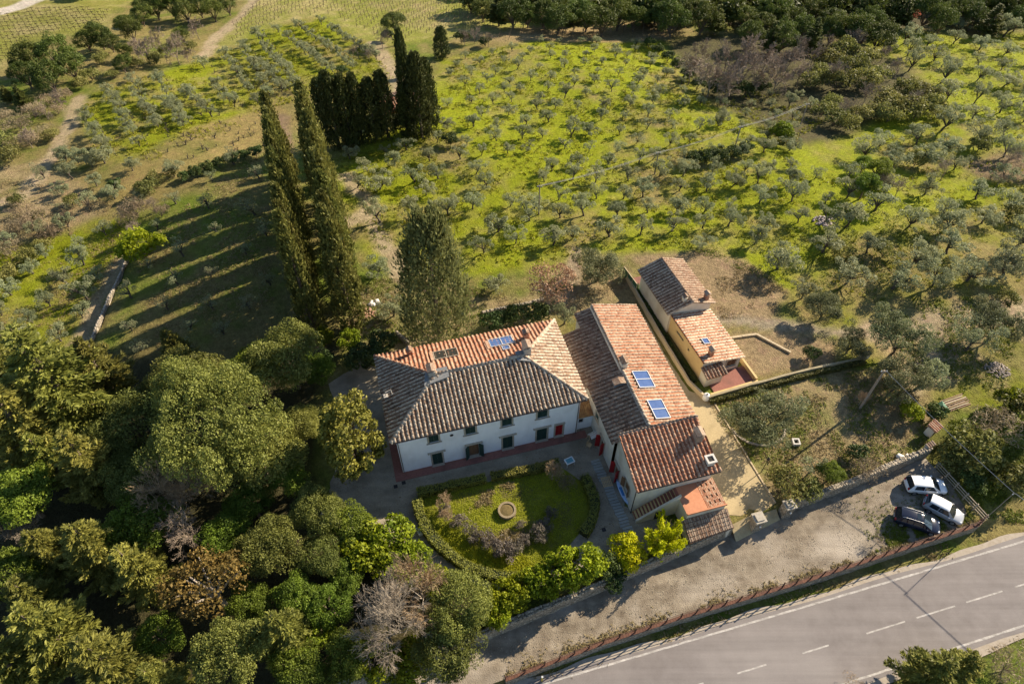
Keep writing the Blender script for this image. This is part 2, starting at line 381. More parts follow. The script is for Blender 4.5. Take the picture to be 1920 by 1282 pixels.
# road verges
vv = VV; lerp(sstep(-18.6, -19.6, vv) * (UU < 75) * 1.0, grass(.46, GREEN2 * 1.05, DRY * 1.05))
lerp(sstep(-30.9, -31.6, vv), grass(.5, GREEN2, TAN * .7))
C *= .95 * (.82 + .36 * n2)[..., None] * (.9 + .2 * n3)[..., None]
nv, nu = UU.shape
idx = np.arange(nv * nu).reshape(nv, nu)
F = np.stack([idx[:-1, :-1], idx[:-1, 1:], idx[1:, 1:], idx[1:, :-1]], -1).reshape(-1, 4)
def ground_material():
    m, n, N, L = _new('ground')
    o = N.new('ShaderNodeOutputMaterial'); b = N.new('ShaderNodeBsdfPrincipled'); L.new(b.outputs[0], o.inputs[0])
    b.inputs['Roughness'].default_value = .95; b.inputs['Specular IOR Level'].default_value = .1
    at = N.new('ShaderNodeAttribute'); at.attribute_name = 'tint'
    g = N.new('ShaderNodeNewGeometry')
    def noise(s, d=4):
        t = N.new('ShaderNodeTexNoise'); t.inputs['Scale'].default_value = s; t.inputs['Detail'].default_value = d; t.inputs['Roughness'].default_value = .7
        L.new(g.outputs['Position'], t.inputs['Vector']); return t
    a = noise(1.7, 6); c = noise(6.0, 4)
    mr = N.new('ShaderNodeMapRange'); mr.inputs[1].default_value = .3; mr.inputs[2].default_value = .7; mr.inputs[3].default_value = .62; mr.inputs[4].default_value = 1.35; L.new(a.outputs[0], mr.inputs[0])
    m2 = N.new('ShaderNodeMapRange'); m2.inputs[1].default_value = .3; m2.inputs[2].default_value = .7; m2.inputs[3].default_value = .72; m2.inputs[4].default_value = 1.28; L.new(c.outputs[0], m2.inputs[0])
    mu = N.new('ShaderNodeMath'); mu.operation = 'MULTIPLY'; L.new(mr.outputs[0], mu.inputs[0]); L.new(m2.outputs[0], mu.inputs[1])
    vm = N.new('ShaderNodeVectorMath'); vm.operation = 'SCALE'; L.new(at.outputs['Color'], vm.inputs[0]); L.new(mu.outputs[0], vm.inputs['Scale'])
    # yellowing in patches
    t3 = noise(.8, 5); r3 = N.new('ShaderNodeMapRange'); r3.inputs[1].default_value = .5; r3.inputs[2].default_value = .72; r3.inputs[4].default_value = .5; L.new(t3.outputs[0], r3.inputs[0])
    mx = N.new('ShaderNodeMix'); mx.data_type = 'RGBA'; L.new(r3.outputs[0], mx.inputs[0]); L.new(vm.outputs[0], mx.inputs[6])
    sc = N.new('ShaderNodeMix'); sc.data_type = 'RGBA'; sc.blend_type = 'MULTIPLY'; sc.inputs[0].default_value = 1; L.new(vm.outputs[0], sc.inputs[6]); sc.inputs[7].default_value = (1.22, .95, 1.3, 1)
    L.new(sc.outputs[2], mx.inputs[7]); L.new(mx.outputs[2], b.inputs['Base Color'])
    tb = noise(4.5, 6); bp = N.new('ShaderNodeBump'); bp.inputs['Distance'].default_value = .28; bp.inputs['Strength'].default_value = .9
    L.new(tb.outputs[0], bp.inputs['Height']); L.new(bp.outputs[0], b.inputs['Normal'])
    return m
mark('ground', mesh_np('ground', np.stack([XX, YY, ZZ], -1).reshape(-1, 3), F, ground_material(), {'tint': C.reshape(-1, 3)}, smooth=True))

def sheet(name, uvpts, dz, material, sub=1.2, warp=.25, zfun=None, zoff=0.0):
    """flat patch following the ground, uneven outline; uvpts in villa frame"""
    us = [p[0] for p in uvpts]; vs = [p[1] for p in uvpts]
    bm = bmesh.new()
    pts = []
    n = len(uvpts)
    for i in range(n):
        a = uvpts[i]; b = uvpts[(i + 1) % n]; k = max(1, int(math.hypot(b[0] - a[0], b[1] - a[1]) / .8))
        for j in range(k):
            t = j / k; u = a[0] + (b[0] - a[0]) * t; v = a[1] + (b[1] - a[1]) * t
            pts.append((u + warp * (vnoise(np.array(u * 1.3), np.array(v * 1.3), 5) - .5) * 2, v + warp * (vnoise(np.array(u * 1.3 + 9), np.array(v * 1.3), 6) - .5) * 2))
    vsx = [bm.verts.new((*xy(float(u), float(v)), 0)) for u, v in pts]
    bm.faces.new(vsx)
    bmesh.ops.triangulate(bm, faces=bm.faces[:])
    bmesh.ops.subdivide_edges(bm, edges=[e for e in bm.edges if e.calc_length() > 2.5], cuts=2)
    bmesh.ops.triangulate(bm, faces=bm.faces[:])
    for v in bm.verts:
        v.co.z = (zfun(v.co.x, v.co.y) if zfun else hz(v.co.x, v.co.y)) + dz
    bmesh.ops.recalc_face_normals(bm, faces=bm.faces[:])
    if sum(f.normal.z for f in bm.faces) < 0: bmesh.ops.reverse_faces(bm, faces=bm.faces[:])
    me = bpy.data.meshes.new(name); bm.to_mesh(me); bm.free(); me.materials.append(material)
    return mark(name, me)
gravel_m = mat('courtyard_gravel', (.24, .205, .15), (.34, .29, .21), 9, .95, .02, 30, c3=(.21, .175, .125), s3=.35)
drive_m = mat('driveway_gravel', (.34, .265, .15), (.44, .35, .20), 7, .95, .02, 30, c3=(.28, .22, .12), s3=.5)
lot_m = mat('parking_gravel', (.14, .11, .078), (.28, .235, .175), .9, .95, .06, 9, c3=(.32, .275, .22), s3=.22, detail=10)
ZLOT, ZROAD = -1.0, -2.0
court = [(-9.0, -3.0), (-6.5, 3), (-5.5, 9), (-6.5, 14), (-2.5, 16.5), (0, 14.2), (0.4, 5), (.2, .3), (19.4, .3), (21.2, 1), (21.6, -4), (21.4, -10), (25, -12.5), (26.5, -15.6), (22, -15.9), (18, -14.6), (16.5, -15.2), (11.0, -15.6), (6.5, -15.2), (3, -12.8), (0.0, -9.3), (-2.5, -9.8), (-6, -6)]
sheet('courtyard', court, .035, gravel_m)
drive = [(34.0, 2.0), (35.9, .5), (36.15, -6), (36.4, -13.6), (34, -14.3), (31.0, -15.0), (30.6, -11), (31.4, -4), (31.6, 14), (33.6, 14), (33.5, 8)]
sheet('driveway', drive, .04, drive_m, warp=.06)
lotp = [(u, wall_v(u) - .18) for u in (-24, -8, 4, 16, 27, 30.5, 36.6, 45, 55.6)] + [(56.2, -16), (55.6, -20.5)] + [(u, rail_v(u) + .1) for u in (55, 44, 30, 13, 5, -10, -24)]
sheet('parking_lot', lotp, 0, lot_m, warp=.04, zfun=lambda x, y: ZLOT)
# ramp at the gate between lot and driveway
mb = MB(); mb.add([W(30.9, -14.6, .05), W(36.3, -13.6, .05), W(36.5, -15.0, -.98), W(31.0, -16.0, -.98)], [(0, 3, 2, 1)]); mb.build('gate_ramp', drive_m, kind='structure')

# ------------------------------------------------------------------ road
def strip(name, lines, z, material, parent=None, smooth=False, kind=None):
    """lines: list of (u, v0, v1)"""
    vs = []; fs = []
    for u, a, b in lines: vs += [W(u, a, z), W(u, b, z)]
    for i in range(len(lines) - 1): fs.append((2 * i, 2 * i + 1, 2 * i + 3, 2 * i + 2)[::-1])
    m = MB(); m.add(vs, fs); o = m.build(name, material, parent)
    if kind: o['kind'] = kind
    return o
def road_mid(u): return -27.05 + .0006 * (u - 35) ** 2 * .1
asphalt = mat('asphalt', (.172, .152, .143), (.212, .190, .180), .7, .9, .006, 60, c3=(.23, .207, .194), s3=.16, detail=8)
paint_m = mat('road_paint', (.50, .475, .44), (.33, .30, .275), 3, .8)
streaks(asphalt, A15, (.04, 1.3, 1), .90, 1.08, fine=20); streaks(paint_m, A15, (.9, 3, 1), .62, 1.1, fine=9); streaks(lot_m, A15, (.10, .8, 1), .80, 1.14, fine=12); streaks(gravel_m, A15 + .4, (.35, .8, 1), .78, 1.12, fine=14)
us = list(np.arange(-60, 130, 3.0))
for u in us: pass
road = strip('road', [(u, road_mid(u) - 3.75 + .06 * math.sin(u), road_mid(u) + 4.15 + .1 * math.sin(u * 1.7)) for u in us], ZROAD + .012, asphalt, kind='structure')
mb = MB()
shoulder = strip('gravel_shoulder', [(u, road_mid(u) - 4.4 + .2 * math.sin(u * .5), road_mid(u) + 4.6 + .16 * math.sin(u * .45 + 1) + .1 * math.sin(u * 1.1)) for u in np.arange(-60, 130, 1.0)], ZROAD + .004, mat('shoulder', (.30, .25, .19), (.38, .33, .27), 2.5, .95, .02, 20), kind='structure')
for off in (3.72, -3.28):
    strip('edge_line', [(u, road_mid(u) + off - .09 + .02 * math.sin(u * 2), road_mid(u) + off + .09 + .02 * math.sin(u * 2.3)) for u in np.arange(-60, 130, 1.5)], ZROAD + .018, paint_m, road)
def dash_u(px, py): return uvof(*gp0(px, py, ZROAD))[0]
ds = [((1385, 1268), (1439, 1250)), ((1506, 1227), (1555, 1211)), ((1625, 1188), (1696, 1163)), ((1717, 1156), (1788, 1132)), ((1809, 1125), (1875, 1102)), ((1898, 1094), (1960, 1072))]
for a, b in ds:
    a, b = dash_u(*a), dash_u(*b)
    strip('lane_dash', [(a, road_mid(a) - .07, road_mid(a) + .07), (b, road_mid(b) - .07, road_mid(b) + .07)], ZROAD + .019, paint_m, road)
for k in range(1, 5):
    strip('lane_dash', [(25.6 - 6.2 * k, road_mid(0) - .07, road_mid(0) + .07), (28.6 - 6.2 * k, road_mid(0) - .07, road_mid(0) + .07)], ZROAD + .019, paint_m, road)


# ================================================================== BUILDINGS
random.seed(11); RNG = np.random.default_rng(5)
SP, TL = .46, .40                     # tile column spacing, exposed tile length
def cover_proto():
    k = 6; v = []
    for (t, r, lift) in ((0.0, .150, .055), (TL + .06, .118, .02)):
        for j in range(k):
            a = math.pi * j / (k - 1); v.append((r * math.cos(a), t, lift + r * .82 * math.sin(a)))
    for j in range(k):
        a = math.pi * j / (k - 1); v.append((.122 * math.cos(a), 0.0, .045 + .122 * .80 * math.sin(a)))
    f = [(j, k + j, k + j + 1, j + 1) for j in range(k - 1)] + [(2 * k + j, j, j + 1, 2 * k + j + 1) for j in range(k - 1)]
    return np.array(v, np.float32), np.array(f, np.int32)
def pan_proto():
    v = []; ys = (-.16, -.09, 0, .09, .16); zz = (.075, .02, 0.0, .02, .075)
    for (t, lift) in ((0.0, .045), (TL + .05, .012)):
        for y, z in zip(ys, zz): v.append((y, t, z + lift))
    for y, z in zip(ys, zz): v.append((y, 0.0, z + .012))
    f = [(j, j + 1, 5 + j + 1, 5 + j) for j in range(4)] + [(10 + j, 10 + j + 1, j + 1, j) for j in range(4)]
    return np.array(v, np.float32), np.array(f, np.int32)
CV, CF = cover_proto(); PV, PF = pan_proto()
def tile_mat(name, a, b, c, lich, lf):
    m, n, N, L = _new(name)
    o = N.new('ShaderNodeOutputMaterial'); bs = N.new('ShaderNodeBsdfPrincipled'); L.new(bs.outputs[0], o.inputs[0]); bs.inputs['Roughness'].default_value = .9; bs.inputs['Specular IOR Level'].default_value = .15
    at = N.new('ShaderNodeAttribute'); at.attribute_name = 'rnd'; oi = N.new('ShaderNodeObjectInfo')
    ad = N.new('ShaderNodeMath'); L.new(at.outputs['Fac'], ad.inputs[0]); L.new(oi.outputs['Random'], ad.inputs[1])
    fr = N.new('ShaderNodeMath'); fr.operation = 'FRACT'; L.new(ad.outputs[0], fr.inputs[0])
    g = N.new('ShaderNodeNewGeometry'); t = N.new('ShaderNodeTexNoise'); t.inputs['Scale'].default_value = .55; t.inputs['Detail'].default_value = 4; L.new(g.outputs['Position'], t.inputs['Vector'])
    mr = N.new('ShaderNodeMapRange'); mr.inputs[1].default_value = .35; mr.inputs[2].default_value = .65; mr.inputs[3].default_value = -.3; mr.inputs[4].default_value = .3; L.new(t.outputs[0], mr.inputs[0])
    a2 = N.new('ShaderNodeMath'); L.new(fr.outputs[0], a2.inputs[0]); L.new(mr.outputs[0], a2.inputs[1])
    cr = N.new('ShaderNodeValToRGB'); L.new(a2.outputs[0], cr.inputs[0]); e = cr.color_ramp.elements
    e[0].position = .05; e[0].color = (*a, 1); e[1].position = .95; e[1].color = (*c, 1); q = cr.color_ramp.elements.new(.5); q.color = (*b, 1)
    t2 = N.new('ShaderNodeTexNoise'); t2.inputs['Scale'].default_value = 5.5; t2.inputs['Detail'].default_value = 5; L.new(g.outputs['Position'], t2.inputs['Vector'])
    r2 = N.new('ShaderNodeMapRange'); r2.inputs[1].default_value = .5; r2.inputs[2].default_value = .62; r2.inputs[4].default_value = lf; L.new(t2.outputs[0], r2.inputs[0])
    mx = N.new('ShaderNodeMix'); mx.data_type = 'RGBA'; L.new(r2.outputs[0], mx.inputs[0]); L.new(cr.outputs[0], mx.inputs[6]); mx.inputs[7].default_value = (*lich, 1)
    L.new(mx.outputs[2], bs.inputs['Base Color'])
    return m
tile_old = tile_mat('tile_weathered', (.23, .155, .105), (.32, .235, .168), (.43, .345, .258), (.50, .44, .345), .85)
tile_red = tile_mat('tile_terracotta', (.28, .12, .07), (.36, .165, .095), (.44, .27, .175), (.50, .40, .29), .62)
tile_mid = tile_mat('tile_mixed', (.185, .110, .072), (.245, .160, .110), (.32, .237, .172), (.37, .31, .235), .65)
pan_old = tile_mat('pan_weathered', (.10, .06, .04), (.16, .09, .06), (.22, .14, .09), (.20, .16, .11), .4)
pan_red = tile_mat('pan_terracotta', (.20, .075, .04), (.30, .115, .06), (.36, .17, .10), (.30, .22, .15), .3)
cover_mesh = {}
def polyrange(poly, s):
    ts = []
    n = len(poly)
    for i in range(n):
        (s0, t0), (s1, t1) = poly[i], poly[(i + 1) % n]
        if (s0 > s) != (s1 > s): ts.append(t0 + (t1 - t0) * (s - s0) / (s1 - s0))
    return (min(ts), max(ts)) if len(ts) >= 2 else None
def roof_slope(root, pts, tm, pm, singles=0, name='roof_slope', sp=SP, thick=.16, jit=1.0, deckmat=None):
    """pts: 3D polygon in the root's frame, first two points the eave; tiles run up-slope"""
    P = [Vector(p) for p in pts]
    S = (P[1] - P[0]).normalized(); N = S.cross(P[2] - P[1]).normalized()
    if N.z < 0: N = -N
    T = N.cross(S)
    poly = [((p - P[0]).dot(S), (p - P[0]).dot(T)) for p in P]
    mb = MB(); mb.slab([tuple(p) for p in P], thick)
    deck = mb.build(name, deckmat or pm, root)
    smin = min(p[0] for p in poly); smax = max(p[0] for p in poly)
    ncol = max(1, round((smax - smin) / sp)); sp = (smax - smin) / ncol
    tc = []; tp = []
    for i in range(ncol + 1):
        s = smin + i * sp
        se = min(max(s, smin + .02), smax - .02)
        r = polyrange(poly, se)
        if r:
            t = r[0] - .06
            while t < r[1] - .16: tc.append((se, t, min(1.0, (r[1] - t) / (TL + .06)))); t += TL
        if i < ncol:
            r = polyrange(poly, s + sp / 2)
            if r:
                t = r[0] - .05
                while t < r[1] - .12: tp.append((s + sp / 2, t, min(1.0, (r[1] - t) / (TL + .05)))); t += TL
    Sa, Ta, Na, P0 = (np.array(q) for q in (S, T, N, P[0]))
    def place(lst, PVv, PFf):
        n = len(lst); a = np.array(lst)
        js = RNG.normal(0, .012 * jit, n); jt = RNG.normal(0, .014 * jit, n); jn = RNG.normal(0, .007 * jit, n); rot = RNG.normal(0, .03 * jit, n)
        loc = PVv[None, :, :].repeat(n, 0).astype(float); loc[:, :, 1] *= a[:, 2:3]
        x = loc[:, :, 0] * sp / .46; y = loc[:, :, 1]
        xs = x * np.cos(rot)[:, None] - y * np.sin(rot)[:, None]; ys = x * np.sin(rot)[:, None] + y * np.cos(rot)[:, None]
        co = P0 + (a[:, 0:1] + js[:, None] + xs)[..., None] * Sa + (a[:, 1:2] + jt[:, None] + ys)[..., None] * Ta + (loc[:, :, 2] + jn[:, None])[..., None] * Na
        Fs = PFf[None] + (np.arange(n) * len(PVv))[:, None, None]
        return co.reshape(-1, 3), Fs.reshape(-1, 4), RNG.random(n).repeat(len(PVv))
    tc.sort(key=lambda q: q[1])
    ind, rest = tc[:singles], tc[singles:]
    if ind:
        key = (tm.name, round(sp, 3))
        if key not in cover_mesh:
            v = CV.copy(); v[:, 0] *= sp / .46
            cover_mesh[key] = mesh_np('roof_tile', v, CF, tm)
        for s, t, q in ind:
            o = bpy.data.objects.new('roof_tile', cover_mesh[key]); COL.objects.link(o); o.parent = root
            pos = P[0] + S * (s + random.gauss(0, .012)) + T * (t + random.gauss(0, .014)) + N * random.gauss(.004, .006)
            M = Matrix((S, T, N)).transposed().to_4x4() @ Matrix.Rotation(random.gauss(0, .03), 4, 'Z') @ Matrix.Diagonal((1, q, 1, 1)); M.translation = pos
            o.matrix_local = M
    if rest:
        co, Fs, r = place(rest, CV, CF)
        link('roof_tiles', mesh_np('roof_tiles', co, Fs, tm, {'rnd': r}), root, kind='stuff')
    if tp:
        co, Fs, r = place(tp, PV, PF)
        link('channel_tiles', mesh_np('channel_tiles', co, Fs, pm, {'rnd': r}), root, kind='stuff')
    return S, T, N
def ridge_caps(root, a, b, tm, r=.17, mortar=True):
    a, b = Vector(a), Vector(b); d = (b - a); Ln = d.length; d.normalize()
    side = d.cross(Vector((0, 0, 1))).normalized(); up = side.cross(d)
    n = max(1, int(Ln / .38)); co = []; fs = []; rr = []
    for i in range(n):
        t0 = i * Ln / n; t1 = t0 + Ln / n + .05; k = 7; base = len(co)
        jo = up * random.gauss(0, .01) + side * random.gauss(0, .012)
        for t, R, l in ((t0, r * 1.1, .03), (t1, r * .9, 0), (t0, r * .9, .02)):
            for j in range(k):
                an = math.pi * (j / (k - 1) * 1.2 - .1); co.append(a + d * t + jo + side * (R * math.cos(an)) + up * (R * .9 * math.sin(an) + l + .05))
        fs += [(base + j, base + j + 1, base + k + j + 1, base + k + j) for j in range(k - 1)] + [(base + 2 * k + j, base + 2 * k + j + 1, base + j + 1, base + j) for j in range(k - 1)]
        rr += [random.random()] * (3 * k)
    link('ridge_tiles', mesh_np('ridge_tiles', np.array([tuple(c) for c in co]), np.array(fs), tm, {'rnd': np.array(rr)}), root, kind='stuff')
    if mortar:
        mb = MB(); w0 = r * 1.35
        for q in (a, ): pass
        mb.add([a - side * w0 + up * .0, a + side * w0, b + side * w0, b - side * w0, a + up * .13, b + up * .13], [(0, 4, 5, 3), (1, 2, 5, 4), (0, 1, 4), (2, 3, 5)])
        mb.build('mortar_bed', mat('mortar', (.36, .31, .24), (.46, .40, .31), 5, .95), root)
plaster = mat('white_plaster', (.80, .79, .77), (.85, .84, .82), .7, .9, c3=(.74, .72, .69), s3=.5)
plaster2 = mat('cream_plaster', (.60, .54, .43), (.66, .60, .49), .8, .9, c3=(.52, .45, .34), s3=.5)
streaks(plaster, 0, (1.1, 1.1, .3), .95, 1.02); streaks(plaster2, 0, (1.3, 1.3, .3), .90, 1.03)
ochre = mat('ochre_plaster', (.52, .37, .17), (.60, .44, .21), .8, .9, c3=(.46, .31, .14), s3=.4)
stone_trim = mat('stone_trim', (.33, .28, .21), (.43, .37, .28), 4, .9)
green_wood = mat('green_shutter', (.020, .045, .035), (.03, .06, .045), 5, .6)
red_wood = mat('red_door', (.30, .012, .012), (.36, .02, .02), 5, .5)
brown_wood = mat('brown_wood', (.14, .07, .035), (.20, .11, .055), 6, .7)
dark_in = mat('dark_interior', (.02, .018, .016))
pane_m = glassmat('window_glass', (.03, .045, .055))
iron_m = mat('dark_iron', (.03, .026, .024), rough=.5)
brick_red = mat('brick_paving', (.22, .09, .068), (.30, .13, .10), 6, .9, c3=(.18, .085, .065), s3=.5)
def wall(root, a, b, z0, z1, holes=(), m=plaster, name='wall', depth=.24, top=None):
    """wall from a to b (uv of root), outward on the right hand; holes (s0,s1,z0,z1); top: optional function s->z for a sloped top"""
    a, b = Vector(a), Vector(b); L_ = (b - a).length; d = (b - a) / L_; nrm = Vector((d.y, -d.x))
    xs = sorted({0, L_, *[h[0] for h in holes], *[h[1] for h in holes]}); zs = sorted({z0, z1, *[h[2] for h in holes], *[h[3] for h in holes]})
    P = lambda s, z, dep=0: (a.x + d.x * s - nrm.x * dep, a.y + d.y * s - nrm.y * dep, z)
    mb = MB()
    for i in range(len(xs) - 1):
        for j in range(len(zs) - 1):
            cx, cz = (xs[i] + xs[i + 1]) / 2, (zs[j] + zs[j + 1]) / 2
            if any(h[0] < cx < h[1] and h[2] < cz < h[3] for h in holes): continue
            zt0 = zt1 = zs[j + 1]
            if top and j == len(zs) - 2: zt0, zt1 = top(xs[i]), top(xs[i + 1])
            mb.add([P(xs[i], zs[j]), P(xs[i + 1], zs[j]), P(xs[i + 1], zt1), P(xs[i], zt0)], [(0, 1, 2, 3)], .5)
    for s0, s1, h0, h1 in holes:
        for q in ((P(s0, h0), P(s0, h1), P(s0, h1, depth), P(s0, h0, depth)), (P(s1, h1), P(s1, h0), P(s1, h0, depth), P(s1, h1, depth)),
                  (P(s0, h1), P(s1, h1), P(s1, h1, depth), P(s0, h1, depth)), (P(s1, h0), P(s0, h0), P(s0, h0, depth), P(s1, h0, depth))):
            mb.add(q, [(0, 1, 2, 3)], .5)
        mb.add([P(s0, h0, depth), P(s1, h0, depth), P(s1, h1, depth), P(s0, h1, depth)], [(0, 1, 2, 3)], .5)
    o = mb.build(name, m, root)
    M = Matrix(((d.x, nrm.x, 0, a.x), (d.y, nrm.y, 0, a.y), (0, 0, 1, 0), (0, 0, 0, 1)))
    return o, M
def leaf(parent, M, x0, x1, z0, z1, y, m, name='shutter', slats=True, ang=0.0, hinge='l'):
    """a shutter leaf; ang swings it open about its hinge"""
    mb = MB(); hx = x0 if hinge == 'l' else x1
    Rm = M @ Matrix.Translation((hx, y, 0)) @ Matrix.Rotation(-ang if hinge == 'r' else ang, 4, 'Z') @ Matrix.Translation((-hx, -y, 0))
    for q in ((x0, x0 + .08, z0, z1), (x1 - .08, x1, z0, z1), (x0 + .08, x1 - .08, z0, z0 + .1), (x0 + .08, x1 - .08, z1 - .1, z1)):
        mb.box(q[0], q[1], y - .025, y + .025, q[2], q[3], Rm)
    if slats:
        z = z0 + .14
        while z < z1 - .12: mb.box(x0 + .08, x1 - .08, y - .02, y + .012, z, z + .05, Rm @ Matrix.Translation((0, 0, 0))); z += .085
    mb.box(x0 + .08, x1 - .08, y - .022, y - .012, z0 + .1, z1 - .1, Rm)
    return mb.build(name, m, parent)
def opening(root, M, s0, s1, z0, z1, kind='window', wood=None, open_ang=0.0, lintel=.1, wide=.3, trim=stone_trim):
    """frame, shutters, sill or threshold of an opening in a wall"""
    wood = wood or green_wood; t = .17
    mb = MB()
    mb.box(s0 - t, s0, -.02, .045, z0, z1, M); mb.box(s1, s1 + t, -.02, .045, z0, z1, M); mb.box(s0 - t, s1 + t, -.02, .05, z1, z1 + t, M)
    fr = mb.build(kind, trim, root)
    mid = (s0 + s1) / 2
    if open_ang:
        leaf(fr, M, s0 - .0, mid, z0 + .03, z1 - .02, .06, wood, ang=open_ang, hinge='l'); leaf(fr, M, mid, s1, z0 + .03, z1 - .02, .06, wood, ang=open_ang, hinge='r')
        mb = MB(); mb.box(s0, s1, -.2, -.19, z0, z1, M); mb.build('dark_opening', dark_in, fr)
        mb = MB(); mb.box(s0 + .04, mid - .01, -.17, -.13, z0 + .05, z1 - .05, M); mb.box(mid + .01, s1 - .04, -.17, -.13, z0 + .05, z1 - .05, M); mb.build('inner_door', brown_wood, fr)
    else:
        leaf(fr, M, s0 + .01, mid - .005, z0 + .02, z1 - .02, -.07, wood); leaf(fr, M, mid + .005, s1 - .01, z0 + .02, z1 - .02, -.07, wood)
    mb = MB()
    if kind == 'window': mb.box(s0 - wide, s1 + wide, -.01, .14, z0 - .09, z0 - .005, M); mb.build('sill', trim, fr)
    else:
        mb.box(s0 - wide, s1 + wide, -.01, .24, z1 + t + .005, z1 + t + .08, M); mb.build('lintel', trim, fr)
        mb = MB(); mb.box(s0 - .15, s1 + .15, -.2, .25, z0 - .1, z0 + .03, M); mb.build('threshold', trim, fr)
    return fr
def chimney(root, u, v, z0, z1, w=.55, d=.7, m=None, cap='tile', rot=0):
    m = m or stone_trim; mb = MB(); R_ = Matrix.Translation((u, v, 0)) @ Matrix.Rotation(rot, 4, 'Z')
    mb.box(-w / 2, w / 2, -d / 2, d / 2, z0, z1, R_); mb.box(-w / 2 - .06, w / 2 + .06, -d / 2 - .06, d / 2 + .06, z1, z1 + .08, R_)
    ch = mb.build('chimney', m, root)
    mb = MB()
    if cap == 'tile':
        for sx in (-1, 1):
            for sy in (-1, 1): mb.box(sx * (w / 2 - .08) - .05, sx * (w / 2 - .08) + .05, sy * (d / 2 - .08) - .05, sy * (d / 2 - .08) + .05, z1 + .08, z1 + .32, R_)
        e = .12; z = z1 + .32
        A = [R_ @ Vector(p) for p in ((-w / 2 - e, -d / 2 - e, z), (w / 2 + e, -d / 2 - e, z), (w / 2 + e, d / 2 + e, z), (-w / 2 - e, d / 2 + e, z), (0, -d / 2 - e, z + .22), (0, d / 2 + e, z + .22))]
        mb.add(A, [(0, 1, 4), (1, 2, 5, 4), (2, 3, 5), (3, 0, 4, 5), (3, 2, 1, 0)]); mb.build('chimney_cap', tile_mid, ch)
    else:
        for q in ((-w / 2 - .12, -w / 2 + .08, -d / 2 - .12, d / 2 + .12), (w / 2 - .08, w / 2 + .12, -d / 2 - .12, d / 2 + .12), (-w / 2 + .08, w / 2 - .08, -d / 2 - .12, -d / 2 + .08), (-w / 2 + .08, w / 2 - .08, d / 2 - .08, d / 2 + .12)):
            mb.box(*q, z1 + .08, z1 + .22, R_)
        mb.box(-w / 2 + .08, w / 2 - .08, -d / 2 + .08, d / 2 - .08, z1 + .07, z1 + .12, R_)
        mb.build('chimney_cap', mat('concrete_cap', (.48, .45, .40), (.55, .52, .47), 6), ch)
        mb = MB(); mb.box(-w / 2 + .12, w / 2 - .12, -d / 2 + .12, d / 2 - .12, z1 + .12, z1 + .135, R_); mb.build('flue', dark_in, ch)
    return ch
def plane_z(p, n):   # z on a plane through p with normal n
    return lambda u, v: p[2] - (n[0] * (u - p[0]) + n[1] * (v - p[1])) / n[2]
def roof_window(root, u0, u1, v0, v1, zf, panes, axis_, pm, fm, lift=.17, name='roof_window', kerb=True):
    """framed panes lying in a roof slope; zf gives the roof height"""
    def solid(mb, a0, a1, b0, b1, lo, hi):
        c = [(a0, b0), (a1, b0), (a1, b1), (a0, b1)]
        mb.add([(x, y, zf(x, y) + lo) for x, y in c] + [(x, y, zf(x, y) + hi) for x, y in c], [(3, 2, 1, 0), (4, 5, 6, 7), (0, 1, 5, 4), (1, 2, 6, 5), (2, 3, 7, 6), (3, 0, 4, 7)])
    f = .07; mb = MB()
    solid(mb, u0 - f, u0, v0 - f, v1 + f, 0, lift + .06); solid(mb, u1, u1 + f, v0 - f, v1 + f, 0, lift + .06)
    solid(mb, u0, u1, v0 - f, v0, 0, lift + .06); solid(mb, u0, u1, v1, v1 + f, 0, lift + .06)
    n = panes
    for i in range(1, n):
        if axis_ == 'u': c = u0 + (u1 - u0) * i / n; solid(mb, c - f / 2, c + f / 2, v0, v1, 0, lift + .058)
        else: c = v0 + (v1 - v0) * i / n; solid(mb, u0, u1, c - f / 2, c + f / 2, 0, lift + .058)
    o = mb.build(name, fm, root)
    for i in range(n):
        mb = MB()
        if axis_ == 'u': solid(mb, u0 + (u1 - u0) * i / n + .03, u0 + (u1 - u0) * (i + 1) / n - .03, v0, v1, 0, lift)
        else: solid(mb, u0, u1, v0 + (v1 - v0) * i / n + .03, v0 + (v1 - v0) * (i + 1) / n - .03, 0, lift)
        mb.build('pane', pm, o)
    return o

# ------------------------------------------------------------------ villa
villa = thing('villa', 'white two-storey villa with a hipped weathered tile roof and dark green shutters', 'house', W(0, 0, 0), A15)
win = [(3.24, 4.24, 4.45, 6.0), (7.05, 8.1, 4.45, 6.0), (10.94, 11.99, 4.45, 6.0), (14.77, 15.86, 4.45, 6.0)]
dr = [(3.3, 4.35, .12, 2.45), (7.25, 8.35, .12, 2.45), (10.98, 12.07, .12, 2.5), (14.78, 15.95, .12, 2.5), (16.9, 17.75, .3, 2.45)]
_, MF = wall(villa, (0, 0), (19.45, 0), -.6, 6.62, win + dr)
for q in win: opening(villa, MF, *q, kind='window')
for i, q in enumerate(dr[:4]): opening(villa, MF, *q, kind='door', open_ang=(rad(140) if i == 1 else 0), wide=.42)
opening(villa, MF, *dr[4], kind='door', wood=red_wood, wide=.18)['label'] = 'narrow red door at the right end of the front'
mb = MB(); mb.lathe([(.19, 0), (.19, .03), (.13, .03), (.13, .01)], 14); o = mb.build('round_vent', iron_m, villa, loc=(5.6, -.005, 5.0)); o.rotation_euler = (rad(90), 0, 0)
sw = [(3, 4.05, 4.5, 6.0), (6.8, 7.85, 4.5, 6.0), (3, 4.05, .9, 2.6)]
_, M2 = wall(villa, (19.45, 0), (19.45, 10.7), -.6, 6.62)
bw = [(3, 4.05, 4.5, 6.0), (7, 8.05, 4.5, 6.0), (11, 12.05, 4.5, 6.0), (15, 16.05, 4.5, 6.0)]
_, M3 = wall(villa, (19.45, 10.7), (0, 10.7), -.6, 6.62, bw)
